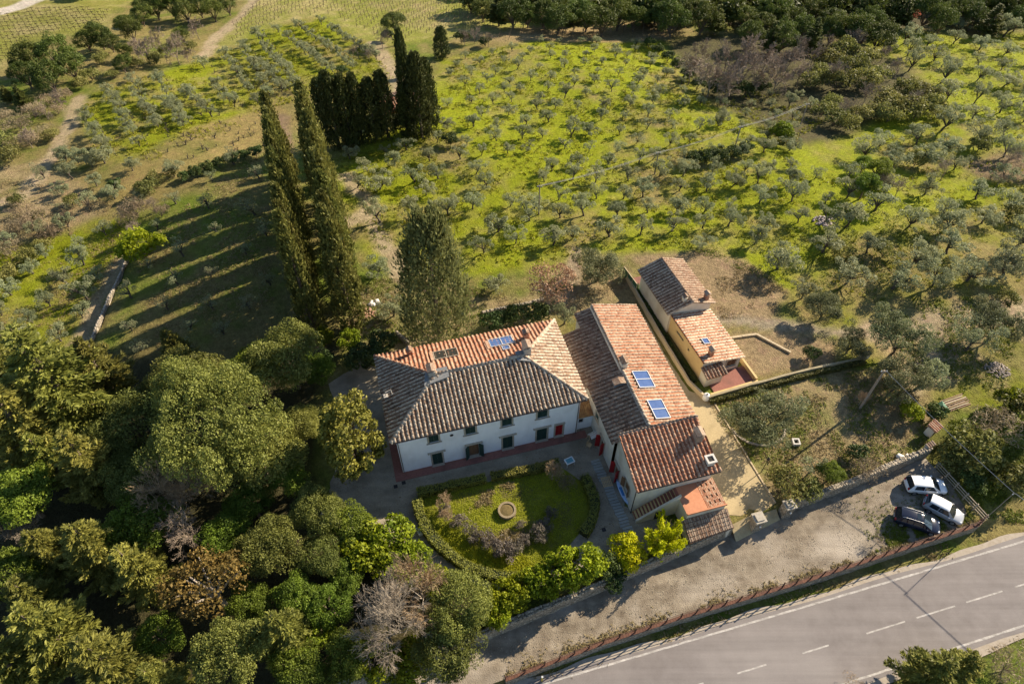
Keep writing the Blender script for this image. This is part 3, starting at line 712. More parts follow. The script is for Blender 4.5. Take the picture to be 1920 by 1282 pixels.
for q in bw: opening(villa, M3, *q)
_, M4 = wall(villa, (0, 10.7), (0, 0), -.6, 6.62, sw)
for q in sw: opening(villa, M4, *q)
E0, E1, E2, E3 = (-.55, -.42, 6.62), (20.05, -.42, 6.62), (20.05, 11.15, 6.62), (-.55, 11.15, 6.62)
R1, R2 = (5.15, 5.37, 8.6), (14.75, 5.37, 8.6)
roof_slope(villa, [E0, E1, R2, R1], tile_old, pan_old, 300)
roof_slope(villa, [E1, E2, R2], tile_old, pan_old)
roof_slope(villa, [E2, E3, R1, R2], tile_red, pan_red)
roof_slope(villa, [E3, E0, R1], tile_old, pan_old)
for a, b in ((E0, R1), (E1, R2), (E2, R2), (R1, R2)): ridge_caps(villa, a, b, tile_old)
ridge_caps(villa, E3, R1, tile_red, mortar=False)
mb = MB(); mb.tube([(-.5, -.52, 6.56), (20.0, -.52, 6.56)], .07, 8); mb.build('gutter', mat('copper_gutter', (.10, .07, .055), rough=.5), villa)
for u_ in (.12, 19.3):
    mb = MB(); mb.tube([(u_, -.5, 6.5), (u_, -.1, 6.2), (u_, -.08, .1)], .045, 6); mb.build('downpipe', MATS['copper_gutter'], villa)
chimney(villa, 4.9, 5.55, 8.0, 9.25, .7, .9, mat('grey_render', (.30, .28, .25), (.40, .37, .32), 3))
chimney(villa, 15.2, 5.9, 8.0, 9.4, .75, .95, MATS['grey_render'])
chimney(villa, 3.2, 10.0, 6.7, 7.7, .4, .4, tile_red); chimney(villa, 15.9, 8.6, 7.0, 8.3, .5, .5, tile_red)
mb = MB(); mb.slab([(3.9, 4.3, 8.42), (6.6, 4.6, 8.75), (6.6, 6.0, 8.75), (4.3, 6.1, 8.5)], .12); mb.build('lead_flashing', mat('lead', (.16, .165, .17), (.24, .24, .23), 5, .6), villa)
mb = MB(); mb.slab([(13.9, 4.9, 8.7), (15.3, 4.5, 8.55), (15.4, 6.2, 8.5), (14.0, 6.1, 8.7)], .1); mb.build('lead_flashing', MATS['lead'], villa)
mb = MB(); mb.tube([(-.1, 5.2, 6.9), (-.1, 5.2, 7.6), (.5, 5.3, 7.7), (.55, 5.0, 7.3)], .05, 6); mb.box(-.35, .1, 4.95, 5.4, 6.7, 7.05); mb.build('flue_pipe', mat('tin_pipe', (.42, .38, .33), rough=.5), villa)
bz = plane_z((0, 11.15, 6.62), (0, (8.6 - 6.62) / 5.78, 1))
blue_pane = mat('solar_glass', (.045, .085, .21), (.07, .12, .27), 2, .12, spec=.6)
white_fr = mat('aluminium_frame', (.50, .50, .50), rough=.45)
roof_window(villa, 5.7, 8.2, 7.9, 9.3, bz, 2, 'u', mat('dark_glass', (.035, .035, .03), rough=.15), stone_trim)
roof_window(villa, 11.9, 14.4, 8.1, 9.5, bz, 2, 'u', blue_pane, white_fr)
roof_window(villa, 13.0, 13.7, 7.1, 7.75, bz, 1, 'u', blue_pane, white_fr)
for u0 in (5.25, 11.45):
    mb = MB(); mb.slab([(u0, 7.8, bz(0, 7.8) + .2), (u0 + .4, 7.8, bz(0, 7.8) + .2), (u0 + .4, 9.5, bz(0, 9.5) + .2), (u0, 9.5, bz(0, 9.5) + .2)], .15); mb.build('terracotta_flashing', brick_red if u0 < 0 else tile_red, villa)
# brick pavement along the front and the left flank
mb = MB()
pav = thing('brick_pavement', 'red brick pavement strip along the foot of the white villa', 'pavement', W(0, 0, 0), A15)
pav['kind'] = 'structure'; del pav['category']; del pav['label']
mb.prism([(-.9, -.95), (20.4, -.95), (20.4, -.01), (-.01, -.01), (-.01, 8), (-.9, 8)], -.1, .10); mb.build('paving_base', brick_red, pav)
def rebase(root, u, v, rot=0.0, base=None):
    """children were built in the villa frame; put the root under them, optionally turned about (u,v)"""
    for o in root.children: o.location = Vector(o.location) - Vector((u, v, 0))
    root.location = W(u, v, 0 if base is None else base); root.rotation_euler = (0, 0, A15 + rot)
# ------------------------------------------------------------------ annex with stairs and terrace
annex = thing('annex', 'long cream farm annex with terracotta tile roofs, outside stairs and an orange terrace', 'house', (0, 0, 0), A15)
zr = lambda u, v=0: 6.75 - (u - 24.85) * .278
zla = lambda u: 6.30 - (24.85 - u) * .30
zlb = lambda u: 6.72 - (24.85 - u) * .30
roof_slope(annex, [(30.65, -5.3, zr(30.65)), (30.65, 12.2, zr(30.65)), (24.85, 12.2, 6.75), (24.85, -5.3, 6.75)], tile_mid, pan_red)
roof_slope(annex, [(20.62, 10.0, zla(20.62)), (20.62, 2.0, zla(20.62)), (24.8, 2.0, zla(24.8)), (24.8, 12.1, zla(24.8)), (22.9, 12.1, zla(22.9)), (22.9, 10.0, zla(22.9))], tile_mid, pan_old)
roof_slope(annex, [(20.9, 1.98, zlb(20.9)), (20.9, -5.6, zlb(20.9)), (24.8, -5.6, zlb(24.8)), (24.8, 1.98, zlb(24.8))], tile_mid, pan_old)
ridge_caps(annex, (24.85, -5.3, 6.76), (24.85, 2.0, 6.76), tile_old); ridge_caps(annex, (24.9, 2.1, 6.78), (24.9, 12.1, 6.78), tile_mid, r=.12)
mb = MB(); mb.box(24.72, 24.9, 2.0, 12.05, 6.0, 6.74); mb.build('step_wall', plaster2, annex)
_, M = wall(annex, (21.3, 2.0), (21.3, -5.4), -.6, 5.4, [(4.4, 5.4, .1, 2.3), (2.4, 3.1, 2.9, 3.9)], plaster2, top=lambda s: 5.6)
dd = opening(annex, M, 4.4, 5.4, .1, 2.3, kind='door', wood=red_wood, open_ang=rad(110), wide=.15); opening(annex, M, 2.4, 3.1, 2.9, 3.9)
wall(annex, (21.3, 9.8), (21.3, 2.0), -.6, 5.15, (), plaster2); wall(annex, (23.1, 11.9), (23.1, 9.8), -.6, 5.65, (), plaster2); wall(annex, (23.1, 9.85), (21.3, 9.85), -.6, 5.1, (), plaster2)
wall(annex, (30.3, -5.4), (30.3, 11.9), -.6, 5.12, (), plaster2)
wall(annex, (30.3, 11.9), (23.1, 11.9), -.6, 5.15, (), plaster2, top=lambda s: zr(30.3 - s) - .1 if s < 5.4 else 6.1)
chimney(annex, 25.15, 2.7, 6.2, 7.4, .65, .8, plaster2); chimney(annex, 23.9, .7, 6.1, 6.6, 1.1, .6, MATS['lead'], cap='tile')
roof_window(annex, 25.85, 27.6, -.45, 1.7, zr, 2, 'v', blue_pane, white_fr, lift=.2, name='solar_panel'); roof_window(annex, 25.95, 27.55, -4.55, -2.25, zr, 2, 'v', blue_pane, white_fr, lift=.2, name='solar_panel')
# south wing
wz = lambda u, v: 5.2 + (v + 11.12) * (1.55 / 5.62)
roof_slope(annex, [(21.45, -11.12, 5.2), (30.2, -11.12, 5.2), (29.9, -5.45, 6.78), (21.5, -5.45, 6.78)], tile_red, pan_red, 296)
ridge_caps(annex, (21.45, -5.45, 6.79), (30.0, -5.45, 6.79), tile_mid, r=.12)
_, M = wall(annex, (21.65, -5.4), (21.65, -10.6), -.6, 5.2, [(.5, 1.5, .1, 2.3), (3.0, 3.9, 1.4, 3.0)], plaster2, top=lambda s: wz(0, -5.4 - s) - .06)
opening(annex, M, .5, 1.5, .1, 2.3, kind='door', wood=red_wood, open_ang=rad(115), wide=.15); opening(annex, M, 3.0, 3.9, 1.4, 3.0, wood=brown_wood, open_ang=rad(150))
wall(annex, (21.65, -10.6), (29.8, -10.6), -.6, 5.3, [(2.2, 3.6, 3.7, 4.2)], plaster2)
wall(annex, (29.8, -10.6), (29.8, -5.4), -.6, 5.2, (), plaster2, top=lambda s: wz(0, -10.6 + s) - .06)
wall(annex, (29.8, -5.5), (21.65, -5.5), 3, 6.7, (), plaster2)
chimney(annex, 29.1, -7.6, 5.9, 7.1, .7, .9, tile_mid); chimney(annex, 29.4, -10.1, 5.3, 6.0, .75, .75, plaster2, cap='concrete')
mb = MB(); mb.tube([(21.6, -10.72, 5.0), (21.62, -10.7, 4.7), (21.62, -10.7, 0)], .05, 6); mb.build('downpipe', iron_m, annex)
mb = MB(); mb.tube([(21.45, -11.2, 5.14), (30.2, -11.2, 5.14)], .06, 6); mb.build('gutter', MATS['copper_gutter'], annex)
# outside stairs, each tread a piece
tread_m = mat('stair_tile', (.20, .075, .05), (.26, .10, .07), 6)
mb = MB(); mb.box(-.16, .16, -.52, .52, 0, .04); tm_ = mb.mesh('stair_tread', tread_m)
for i in range(14):
    link('stair_tread', tm_, annex, (21.95 + .3 * i, -11.2, .22 * (i + 1) - .03))
mb = MB(); mb.prism([(21.8, -11.73), (26.0, -11.73), (26.0, -10.64), (21.8, -10.64)], -.3, lambda x, y: .15 + (x - 21.8) * .70); mb.build('stair_body', ochre, annex)
mb = MB(); mb.prism([(21.7, -11.95), (26.0, -11.95), (26.0, -11.73), (21.7, -11.73)], -.3, lambda x, y: .6 + (x - 21.8) * .73); mb.build('stair_parapet', plaster2, annex)
terr = mat('terrace_tile', (.47, .20, .105), (.53, .24, .13), 4, .85, c3=(.42, .18, .10), s3=.8)
mb = MB(); mb.box(26.0, 30.1, -13.6, -10.62, -.9, 2.98); mb.build('terrace_block', plaster2, annex)
mb = MB(); mb.box(25.9, 28.15, -13.7, -10.63, 2.99, 3.06); mb.build('terrace_floor', terr, annex)
mb = MB(); mb.box(25.95, 30.15, -13.72, -13.6, 2.9, 3.14); mb.build('terrace_edge', terr, annex)
mb = MB(); mb.box(0, .15, 0, .32, 0, .05); bk = mb.mesh('terrace_tile', tile_red)
for i in range(11):
    for j in range(9):
        if (i % 3 == 2 and j % 2): continue
        o = link('terrace_tile', bk, annex, (28.2 + .172 * i, -13.55 + .33 * j, 2.99 + .0)); o.rotation_euler = (0, random.gauss(0, .02), random.gauss(0, .01))
mb = MB(); mb.box(28.15, 30.12, -13.6, -10.63, 2.97, 2.99); mb.build('tile_bed', pan_old, annex)
mb = MB(); mb.box(23.6, 24.4, -11.98, -11.94, 0, 1.5); mb.build('cellar_door', dark_in, annex)
# square-tiled lean-to over the road wall
lz = lambda v: 1.15 + (v + 15.7) * .42
mb = MB(); mb.slab([(25.6, -15.75, lz(-15.75)), (30.5, -15.4, lz(-15.4)), (30.3, -13.72, lz(-13.72)), (25.7, -13.72, lz(-13.72))], .15); mb.build('lean_to_roof', pan_old, annex)
mb = MB(); mb.box(-.19, .19, -.19, .19, 0, .045); mb.tube([(0, -.19, .03), (0, .19, .03)], .05, 6); lt = mb.mesh('flat_tile', tile_mid)
for i in range(11):
    for j in range(5):
        o = link('flat_tile', lt, annex, (25.9 + .43 * i, -15.45 + .41 * j + .025 * i * (1 - j / 4), lz(-15.45 + .41 * j + .02 * i) + .02)); o.rotation_euler = (math.atan(.42) - .06, random.gauss(0, .03), random.gauss(.02, .03))
mb = MB(); mb.box(25.7, 30.3, -15.3, -13.7, -.9, 1.05); mb.build('lean_to_wall', plaster2, annex)
# tin lean-to between the two houses
_, M = wall(annex, (19.46, .35), (21.29, .35), -.3, 2.5, [(.25, .8, 1.2, 1.95)], plaster)
mb = MB(); mb.box(.28, .77, -.2, -.12, 1.2, 1.95, M); mb.build('small_window', iron_m, annex)
mb = MB(); mb.slab([(19.5, .1, 2.5), (21.28, .1, 2.5), (21.28, 2.2, 3.1), (19.5, 2.2, 3.1)], .06); mb.build('tin_roof', mat('rusty_tin', (.28, .15, .06), (.40, .25, .11), 3, .7, c3=(.20, .10, .05), s3=1.2), annex)
mb = MB()
for i in range(8): mb.tube([(19.6 + i * .22, .08, 2.53), (19.6 + i * .22, 2.2, 3.13)], .035, 5)
mb.build('tin_ribs', MATS['rusty_tin'], annex)
rebase(annex, 26.0, 0.0)

# ------------------------------------------------------------------ small house on the right
ROT = rad(3.6)
cot = thing('cottage', 'small ochre cottage with a stepped gabled tile roof beside the brown soil yard', 'house', (0, 0, 0), A15)
gz = lambda u: 3.55 + (3.2 - abs(u - 37.95)) * .36
roof_slope(cot, [(34.75, 11.2, 3.55), (34.75, 19.5, 3.55)][::-1] + [(37.95, 11.2, gz(37.95)), (37.95, 19.5, gz(37.95))], tile_old, pan_old)
roof_slope(cot, [(41.15, 11.2, 3.55), (41.15, 19.5, 3.55), (37.95, 19.5, gz(37.95)), (37.95, 11.2, gz(37.95))], tile_mid, pan_old)
ridge_caps(cot, (37.95, 11.2, gz(37.95)), (37.95, 19.5, gz(37.95)), tile_mid, r=.14)
wall(cot, (35.2, 19.2), (35.2, 11.4), -.3, 3.6, (), plaster2); wall(cot, (40.8, 11.4), (40.8, 19.2), -.3, 3.6, (), plaster2)
gt = lambda s, a, sg: gz(a + sg * s) - .12
for vv_, a, b in ((11.4, 35.2, 37.95), (11.4, 37.95, 40.8)): wall(cot, (a, vv_), (b, vv_), -.3, 3.6, (), plaster2, top=lambda s, a=a: gt(s, a, 1))
for a, b in ((40.8, 37.95), (37.95, 35.2)): wall(cot, (a, 19.2), (b, 19.2), -.3, 3.6, (), plaster2, top=lambda s, a=a: gt(s, a, -1))
mz = lambda u, v=0: 3.25 - (u - 35.3) * .19
roof_slope(cot, [(40.95, 3.3, mz(40.95)), (40.95, 11.35, mz(40.95)), (35.3, 11.35, mz(35.3)), (35.3, 3.3, mz(35.3))], tile_old, pan_red)
_, M = wall(cot, (35.5, 11.4), (35.5, 3.5), -.3, 3.2, [(1.6, 3.4, 1.75, 2.1), (4.5, 4.9, 1.6, 2.0)], ochre)
for a, b, c, d in ((1.6, 3.4, 1.75, 2.1), (4.5, 4.9, 1.6, 2.0)):
    mb = MB(); mb.box(a, b, -.2, -.14, c, d, M); mb.build('slit_window', pane_m, cot)
_, M = wall(cot, (35.5, 3.5), (40.7, 3.5), -.3, 2.2, [(3.4, 4.6, .9, 2.0)], plaster2, top=lambda s: mz(35.5 + s) - .06)
opening(cot, M, 3.4, 4.6, .9, 2.0, wood=brown_wood)
wall(cot, (40.7, 3.5), (40.7, 11.4), -.3, 2.25, (), plaster2)
roof_window(cot, 37.0, 37.75, 6.0, 6.75, mz, 1, 'u', blue_pane, white_fr)
chimney(cot, 36.8, 4.3, 2.7, 3.85, .5, .5, tile_red); chimney(cot, 40.2, 11.8, 3.6, 4.7, .5, .5, tile_red); chimney(cot, 37.2, 12.0, 4.2, 5.0, .45, .45, plaster2)
# lean-to, red terrace and parapet in front
roof_slope(cot, [(35.3, 1.9, 1.9), (37.9, 1.9, 1.9), (37.9, 3.45, 2.25), (35.3, 3.45, 2.25)], tile_mid, pan_red)
wall(cot, (35.5, 3.5), (35.5, 2.2), -.3, 1.85, (), plaster2); wall(cot, (35.5, 2.2), (37.7, 2.2), -.3, 1.85, (), plaster2); wall(cot, (37.7, 2.2), (37.7, 3.5), -.3, 1.85, (), plaster2)
mb = MB(); mb.box(36.2, 41.5, .9, 3.48, -.3, .12); mb.build('brick_terrace', brick_red, cot)
mb = MB(); mb.box(41.5, 41.75, .9, 5.2, -.3, .75); mb.box(35.5, 41.75, .65, .9, -.3, .45); mb.build('parapet', ochre, cot)
mb = MB(); mb.box(35.4, 37.2, 19.25, 21.6, -.3, .08); mb.build('rear_patio', brick_red, cot)
rebase(cot, 37.8, 9.0, 0)
# turn the cottage slightly about its middle
cot.rotation_euler = (0, 0, A15 + ROT)
# low kerb round the soil bed east of the cottage
mb = MB()
bed = [G(*p) for p in ((1372, 634), (1418, 628), (1482, 662))]
kb = mat('kerb_stone', (.40, .32, .20), (.50, .40, .26), 4)
for a, b in zip(bed[:-1], bed[1:]):
    d = (b - a); n_ = max(1, int(d.length / .6)); ang = math.atan2(d.y, d.x)
    for i in range(n_):
        c = a + d * ((i + .5) / n_); mb.box(-d.length / n_ / 2 + .01, d.length / n_ / 2 - .01, -.14, .14, -.1, .24 + random.uniform(-.02, .02), Matrix.Translation(c) @ Matrix.Rotation(ang, 4, 'Z'))
mb.build('bed_kerb', kb, label='low tan kerb bordering the soil bed beside the cottage', cat='kerb')

# ------------------------------------------------------------------ distant farmhouse among the cypresses
p = GH(752, 190, 2.5)
fh = thing('farmhouse', 'distant low farmhouse with a tile roof half hidden behind dark cypresses', 'house', p, rad(24))
roof_slope(fh, [(-5, -3.2, 2.6), (5, -3.2, 2.6), (5, 0, 3.7), (-5, 0, 3.7)], tile_red, pan_red); roof_slope(fh, [(5, 3.2, 2.6), (-5, 3.2, 2.6), (-5, 0, 3.7), (5, 0, 3.7)], tile_mid, pan_red)
ridge_caps(fh, (-5, 0, 3.7), (5, 0, 3.7), tile_mid)
for a, b in (((-4.7, -2.9), (4.7, -2.9)), ((4.7, 2.9), (-4.7, 2.9))): wall(fh, a, b, -1, 2.65, (), plaster2)
for a, b in (((4.7, -2.9), (4.7, 0)), ((4.7, 0), (4.7, 2.9)), ((-4.7, 2.9), (-4.7, 0)), ((-4.7, 0), (-4.7, -2.9))):
    wall(fh, a, b, -1, 2.65, (), plaster2, top=lambda s, a=a, b=b: 3.6 - abs(a[1] + (b[1] - a[1]) * s / 2.9) * .34)

# ------------------------------------------------------------------ stone walls
def stone_mat(name, c1, c2, joint, scale):
    m, n, N, L = _new(name)
    o = N.new('ShaderNodeOutputMaterial'); b = N.new('ShaderNodeBsdfPrincipled'); L.new(b.outputs[0], o.inputs[0]); b.inputs['Roughness'].default_value = .95; b.inputs['Specular IOR Level'].default_value = .1
    g = N.new('ShaderNodeNewGeometry'); v = N.new('ShaderNodeTexVoronoi'); v.inputs['Scale'].default_value = scale; L.new(g.outputs['Position'], v.inputs['Vector'])
    v2 = N.new('ShaderNodeTexVoronoi'); v2.feature = 'DISTANCE_TO_EDGE'; v2.inputs['Scale'].default_value = scale; L.new(g.outputs['Position'], v2.inputs['Vector'])
    sx = N.new('ShaderNodeSeparateColor'); L.new(v.outputs['Color'], sx.inputs[0])
    mx = N.new('ShaderNodeMix'); mx.data_type = 'RGBA'; L.new(sx.outputs[0], mx.inputs[0]); mx.inputs[6].default_value = (*c1, 1); mx.inputs[7].default_value = (*c2, 1)
    mr = N.new('ShaderNodeMapRange'); mr.inputs[1].default_value = 0; mr.inputs[2].default_value = .1; L.new(v2.outputs[0], mr.inputs[0])
    m2 = N.new('ShaderNodeMix'); m2.data_type = 'RGBA'; L.new(mr.outputs[0], m2.inputs[0]); m2.inputs[6].default_value = (*joint, 1); L.new(mx.outputs[2], m2.inputs[7]); L.new(m2.outputs[2], b.inputs['Base Color'])
    bp = N.new('ShaderNodeBump'); bp.inputs['Distance'].default_value = .06; L.new(mr.outputs[0], bp.inputs['Height']); L.new(bp.outputs[0], b.inputs['Normal'])
    return m
rubble = stone_mat('rubble_stone', (.25, .215, .165), (.42, .36, .28), (.15, .125, .09), 3.2)
def rock(r=1.0, seed=0):
    rs = random.Random(seed); bm = bmesh.new(); bmesh.ops.create_icosphere(bm, subdivisions=1, radius=1)
    for v in bm.verts: v.co = Vector((v.co.x * 1.25, v.co.y, v.co.z * .7)) * rs.uniform(.75, 1.2) * r
    me = bpy.data.meshes.new('stone'); bm.to_mesh(me); bm.free(); return me
rock_np = []
for s in range(6):
    me = rock(1, s); rock_np.append((np.array([v.co[:] for v in me.vertices]), np.array([p.vertices[:] for p in me.polygons]))); bpy.data.meshes.remove(me)
def stones(pts, sizes, material, name, parent=None, **kw):
    vs = []; fs = []; rr = []; b = 0
    for p, s in zip(pts, sizes):
        v, f = random.choice(rock_np); a = random.uniform(0, 6.28); c, sn = math.cos(a), math.sin(a)
        q = np.stack([v[:, 0] * c - v[:, 1] * sn, v[:, 0] * sn + v[:, 1] * c, v[:, 2]], 1) * s + np.array(p)
        vs.append(q); fs.append(f + b); b += len(v); rr += [random.random()] * len(v)
    return link(name, mesh_np(name, np.concatenate(vs), np.concatenate(fs), material, {'rnd': np.array(rr)}), parent, **kw)
stone_m = mat('loose_stone', (.22, .185, .135), (.38, .325, .25), 2, .95, attr=.7)
def line_wall(name, pts, zb, zt, th, material, label, cat='wall', cap=None, capm=None, group=None, topvar=.05):
    """pts: world xy polyline"""
    base = Vector((pts[0][0], pts[0][1], zb if not callable(zb) else zb(*pts[0])))
    root = thing(name, label, cat, base, 0, group)
    mb = MB(); P_ = []
    for a, b in zip(pts[:-1], pts[1:]):
        a, b = Vector(a), Vector(b); k = max(1, int((b - a).length / .9))
        P_ += [a + (b - a) * (i / k) for i in range(k)]
    P_.append(Vector(pts[-1])); vs = []; n = len(P_)
    for i, p in enumerate(P_):
        d = (P_[min(i + 1, n - 1)] - P_[max(i - 1, 0)]).normalized(); nn = Vector((-d.y, d.x))
        z0 = zb(p.x, p.y) if callable(zb) else zb; z1 = (zt(p.x, p.y) if callable(zt) else zt) + random.uniform(-topvar, topvar)
        o1, o2 = th / 2 + random.uniform(-.03, .03), th / 2 + random.uniform(-.03, .03)
        for off, z in ((-o1 - .05, z0), (-o1, z1), (o2, z1), (o2 + .05, z0)):
            q = p + nn * off; vs.append((q.x - base.x, q.y - base.y, z - base.z))
    fs = []
    for i in range(n - 1):
        for j in range(3): fs.append((4 * i + j, 4 * i + j + 1, 4 * i + 5 + j, 4 * i + 4 + j)[::-1])
    fs += [(0, 1, 2, 3)[::-1], tuple(4 * (n - 1) + j for j in range(4))]
    mb.add(vs, fs); mb.build('wall_body', material, root)
    if cap:
        sp_, sz = [], []
        for i in range(n - 1):
            L_ = (P_[i + 1] - P_[i]).length
            for j in range(int(L_ / (cap * 1.1)) + 1):
                t = random.random(); q = P_[i] + (P_[i + 1] - P_[i]) * t; d = (P_[i + 1] - P_[i]).normalized()
                for off in ((-th * .3, th * .3) if th > .35 else (0,)):
                    qq = q + Vector((-d.y, d.x)) * (off + random.uniform(-.05, .05)); zz = (zt(q.x, q.y) if callable(zt) else zt)
                    sp_.append((qq.x - base.x, qq.y - base.y, zz + .02 - base.z)); sz.append(cap * random.uniform(.45, .85))
        stones(sp_, sz, capm or stone_m, 'cap_stones', root, kind='stuff')
    return root
line_wall('stone_wall', [xy(u, wall_v(u)) for u in (-24, -8, 4.3, 10, 16.2, 22, 26.9, 30.7)], ZLOT - .3, .62, .5, rubble, 'long rubble stone wall below the laurels and tiled lean-to', cap=.17)
line_wall('stone_wall', [xy(u, wall_v(u)) for u in (36.9, 41, 45.2, 50, 55.8)], ZLOT - .3, .62, .5, rubble, 'rubble stone wall between the bushy garden and the parked cars', cap=.18)
# dry-stone wall in the field at the left
fwp = [gp0(238, 486), gp0(222, 525), gp0(205, 560), gp0(186, 605), gp0(166, 655)]
line_wall('dry_stone_wall', fwp, lambda x, y: hz(x, y) - 1.2, lambda x, y: hz(*(Vector((x, y)) + Vector((.9, -.1)))) + .25, .32, rubble, 'pale dry-stone terrace wall beside the tan path in the field', cap=.15, capm=mat('pale_stone', (.32, .27, .21), (.46, .40, .33), 2, attr=.6))
# low garden edging behind the villa
bwp = [gp0(*p) for p in ((905, 588), (940, 580), (985, 571), (1020, 562))]
line_wall('garden_edging', bwp, lambda x, y: hz(x, y) - .2, lambda x, y: hz(x, y) + .3, .35, rubble, 'low stone edging on the bank behind the villa', 'wall', cap=.22)
bwp = [gp0(*p) for p in ((745, 628), (757, 638), (766, 648))]
line_wall('garden_edging', bwp, lambda x, y: hz(x, y) - .2, lambda x, y: hz(x, y) + .6, .35, rubble, 'short stone wall stub at the back left corner of the villa', 'wall', cap=.22)
# gate piers
def pier(px, py, w_, h, lab):
    p = G(px, py); p.z = -.3
    r = thing('gate_pier', lab, 'gate pier', (p.x, p.y, ZLOT), A15, 'gate piers at the driveway')
    mb = MB(); mb.box(-w_ / 2, w_ / 2, -w_ / 2, w_ / 2, -.1, h); mb.build('pier_body', rubble, r, bevel=.04)
    mb = MB(); mb.box(-w_ / 2 - .1, w_ / 2 + .1, -w_ / 2 - .1, w_ / 2 + .1, h, h + .14); mb.box(-w_ / 2 + .1, w_ / 2 - .1, -w_ / 2 + .1, w_ / 2 - .1, h + .14, h + .26); mb.build('pier_cap', mat('pier_cap_stone', (.30, .265, .21), (.40, .36, .295), 5), r, bevel=.02)
    mb = MB(); mb.lathe([(.05, 0), (.09, .06), (.09, .2), (.04, .26)], 10, (0, -w_ / 2 - .12, h * .6)); mb.build('lamp', white_fr, r)
pier(1412, 990, 1.0, 2.1, 'left stone gate pier beside the tiled lean-to'); pier(1468, 965, .95, 2.1, 'right stone gate pier at the end of the garden wall')
# car park retaining wall with railing
rl = [xy(u, rail_v(u) - .02) for u in (5.3, 9, 14.7, 22.5, 30, 36, 43, 49.1, 55.6)] + [xy(56.5, -20.5)]
rw = line_wall('railing_wall', rl, ZROAD - .3, ZLOT + .16, .34, rubble, 'low roadside wall with a red brick top and rusty iron railing', 'wall', topvar=.015)
cop = mat('brick_coping', (.085, .042, .03), (.15, .07, .045), 4, .9, attr=.6)
mbc = MB(); mb1 = MB(); rust = mat('rusty_iron', (.06, .03, .022), (.11, .05, .032), 8, .75)
bx, by, bzz = rw.location
tot = []
for a, b in zip(rl[:-1], rl[1:]):
    a, b = Vector(a), Vector(b); d = b - a; k = int(d.length / .27); ang = math.atan2(d.y, d.x)
    for i in range(k):
        c = a + d * ((i + .5) / k); M = Matrix.Translation((c.x - bx, c.y - by, ZLOT + .16 - bzz)) @ Matrix.Rotation(ang + random.gauss(0, .02), 4, 'Z')
        mbc.box(-d.length / k / 2 + .008, d.length / k / 2 - .008, -.155, .155, -.02, .07 + random.uniform(-.008, .008), M)
    tot.append((a, d, ang))
o = mbc.build('coping_bricks', cop, rw); o['kind'] = 'stuff'
mb = MB(); mb.box(-.045, .045, -.045, .045, 0, 1.1); mb.box(-.05, .05, -.05, .05, .98, 1.03); post = mb.mesh('railing_post', rust)
for a, d, ang in tot:
    k = max(1, round(d.length / 1.55))
    for i in range(k):
        c = a + d * (i / k); q = link('railing_post', post, rw, (c.x - bx, c.y - by, ZLOT + .22 - bzz)); q.rotation_euler = (random.gauss(0, .025), random.gauss(0, .02), ang)
    for z in (.55, .95):
        mb = MB(); M = Matrix.Translation((a.x - bx, a.y - by, ZLOT + .22 - bzz)) @ Matrix.Rotation(ang, 4, 'Z'); mb.box(0, d.length, -.022, .022, z - .02, z + .02, M); mb.build('rail', rust, rw)
# wooden rail fence closing the east end of the car park
fa, fb = Vector(xy(56.6, -20.5)), Vector(xy(55.9, -14.0)); d = fb - fa; ang = math.atan2(d.y, d.x)
wf = thing('rail_fence', 'weathered wooden rail fence at the nose of the parked cars', 'fence', (fa.x, fa.y, ZLOT), ang)
grey_wood = mat('weathered_wood', (.34, .27, .19), (.46, .38, .28), 5, .85)
for i in range(6):
    mb = MB(); t = d.length * i / 5; mb.box(t - .06, t + .06, -.06, .06, -.2, 1.15); mb.build('post', grey_wood, wf)
for z in (.35, .7, 1.05):
    mb = MB(); mb.box(-.2, d.length + .2, .06, .11, z - .05, z + .05); mb.build('rail', grey_wood, wf)
# yellow marker post by the road
p = G(1016, 1276); mk = thing('marker_post', 'yellow marker post leaning beside the railing wall', 'post', (p.x, p.y, p.z))
mb = MB(); mb.box(-.07, .07, -.07, .07, -.2, 1.25); mb.build('post_body', mat('yellow_paint', (.55, .38, .05), (.62, .45, .08), 6), mk); mb = MB(); mb.box(-.08, .08, -.08, .08, 1.25, 1.32); mb.build('post_cap', white_fr, mk)
# ------------------------------------------------------------------ hedge wall and fence between annex and cottage
line_wall('boundary_wall', [xy(u, v) for u, v in ((33.9, 22.5), (34.0, 12.0), (34.35, 3.0), (35.2, .2))], lambda x, y: hz(x, y) - .2, .7, .22, kb, 'thin low boundary wall running between the annex and the cottage', 'wall', topvar=.02)
line_wall('boundary_wall', [xy(u, v) for u, v in ((35.4, .15), (41, .5), (48, .75), (56.5, .7))], lambda x, y: hz(x, y) - .2, lambda x, y: hz(x, y) + .85, .25, mat('mossy_wall', (.25, .20, .12), (.34, .29, .18), 2), 'ivy-grown boundary wall running from the cottage terrace to the olives', 'wall', topvar=.02)
gf = thing('green_fence', 'green mesh fence panel beside the rear patio of the cottage', 'fence', G(1168, 516), rad(0))
a, b = G(1168, 516), G(1192, 548); d = b - a; gf.rotation_euler = (0, 0, math.atan2(d.y, d.x))
gm = mat('green_mesh', (.03, .10, .06), (.05, .14, .08), 8, .7)
mb = MB(); mb.box(0, d.length, -.02, .02, .05, 1.5); mb.build('mesh_panel', gm, gf)
for i in range(4): mb = MB(); t = d.length * i / 3; mb.box(t - .04, t + .04, -.06, -.02, 0, 1.65); mb.build('post', grey_wood, gf)
mb = MB(); mb.box(0, d.length, -.05, .05, 1.5, 1.58); mb.build('top_rail', kb, gf)
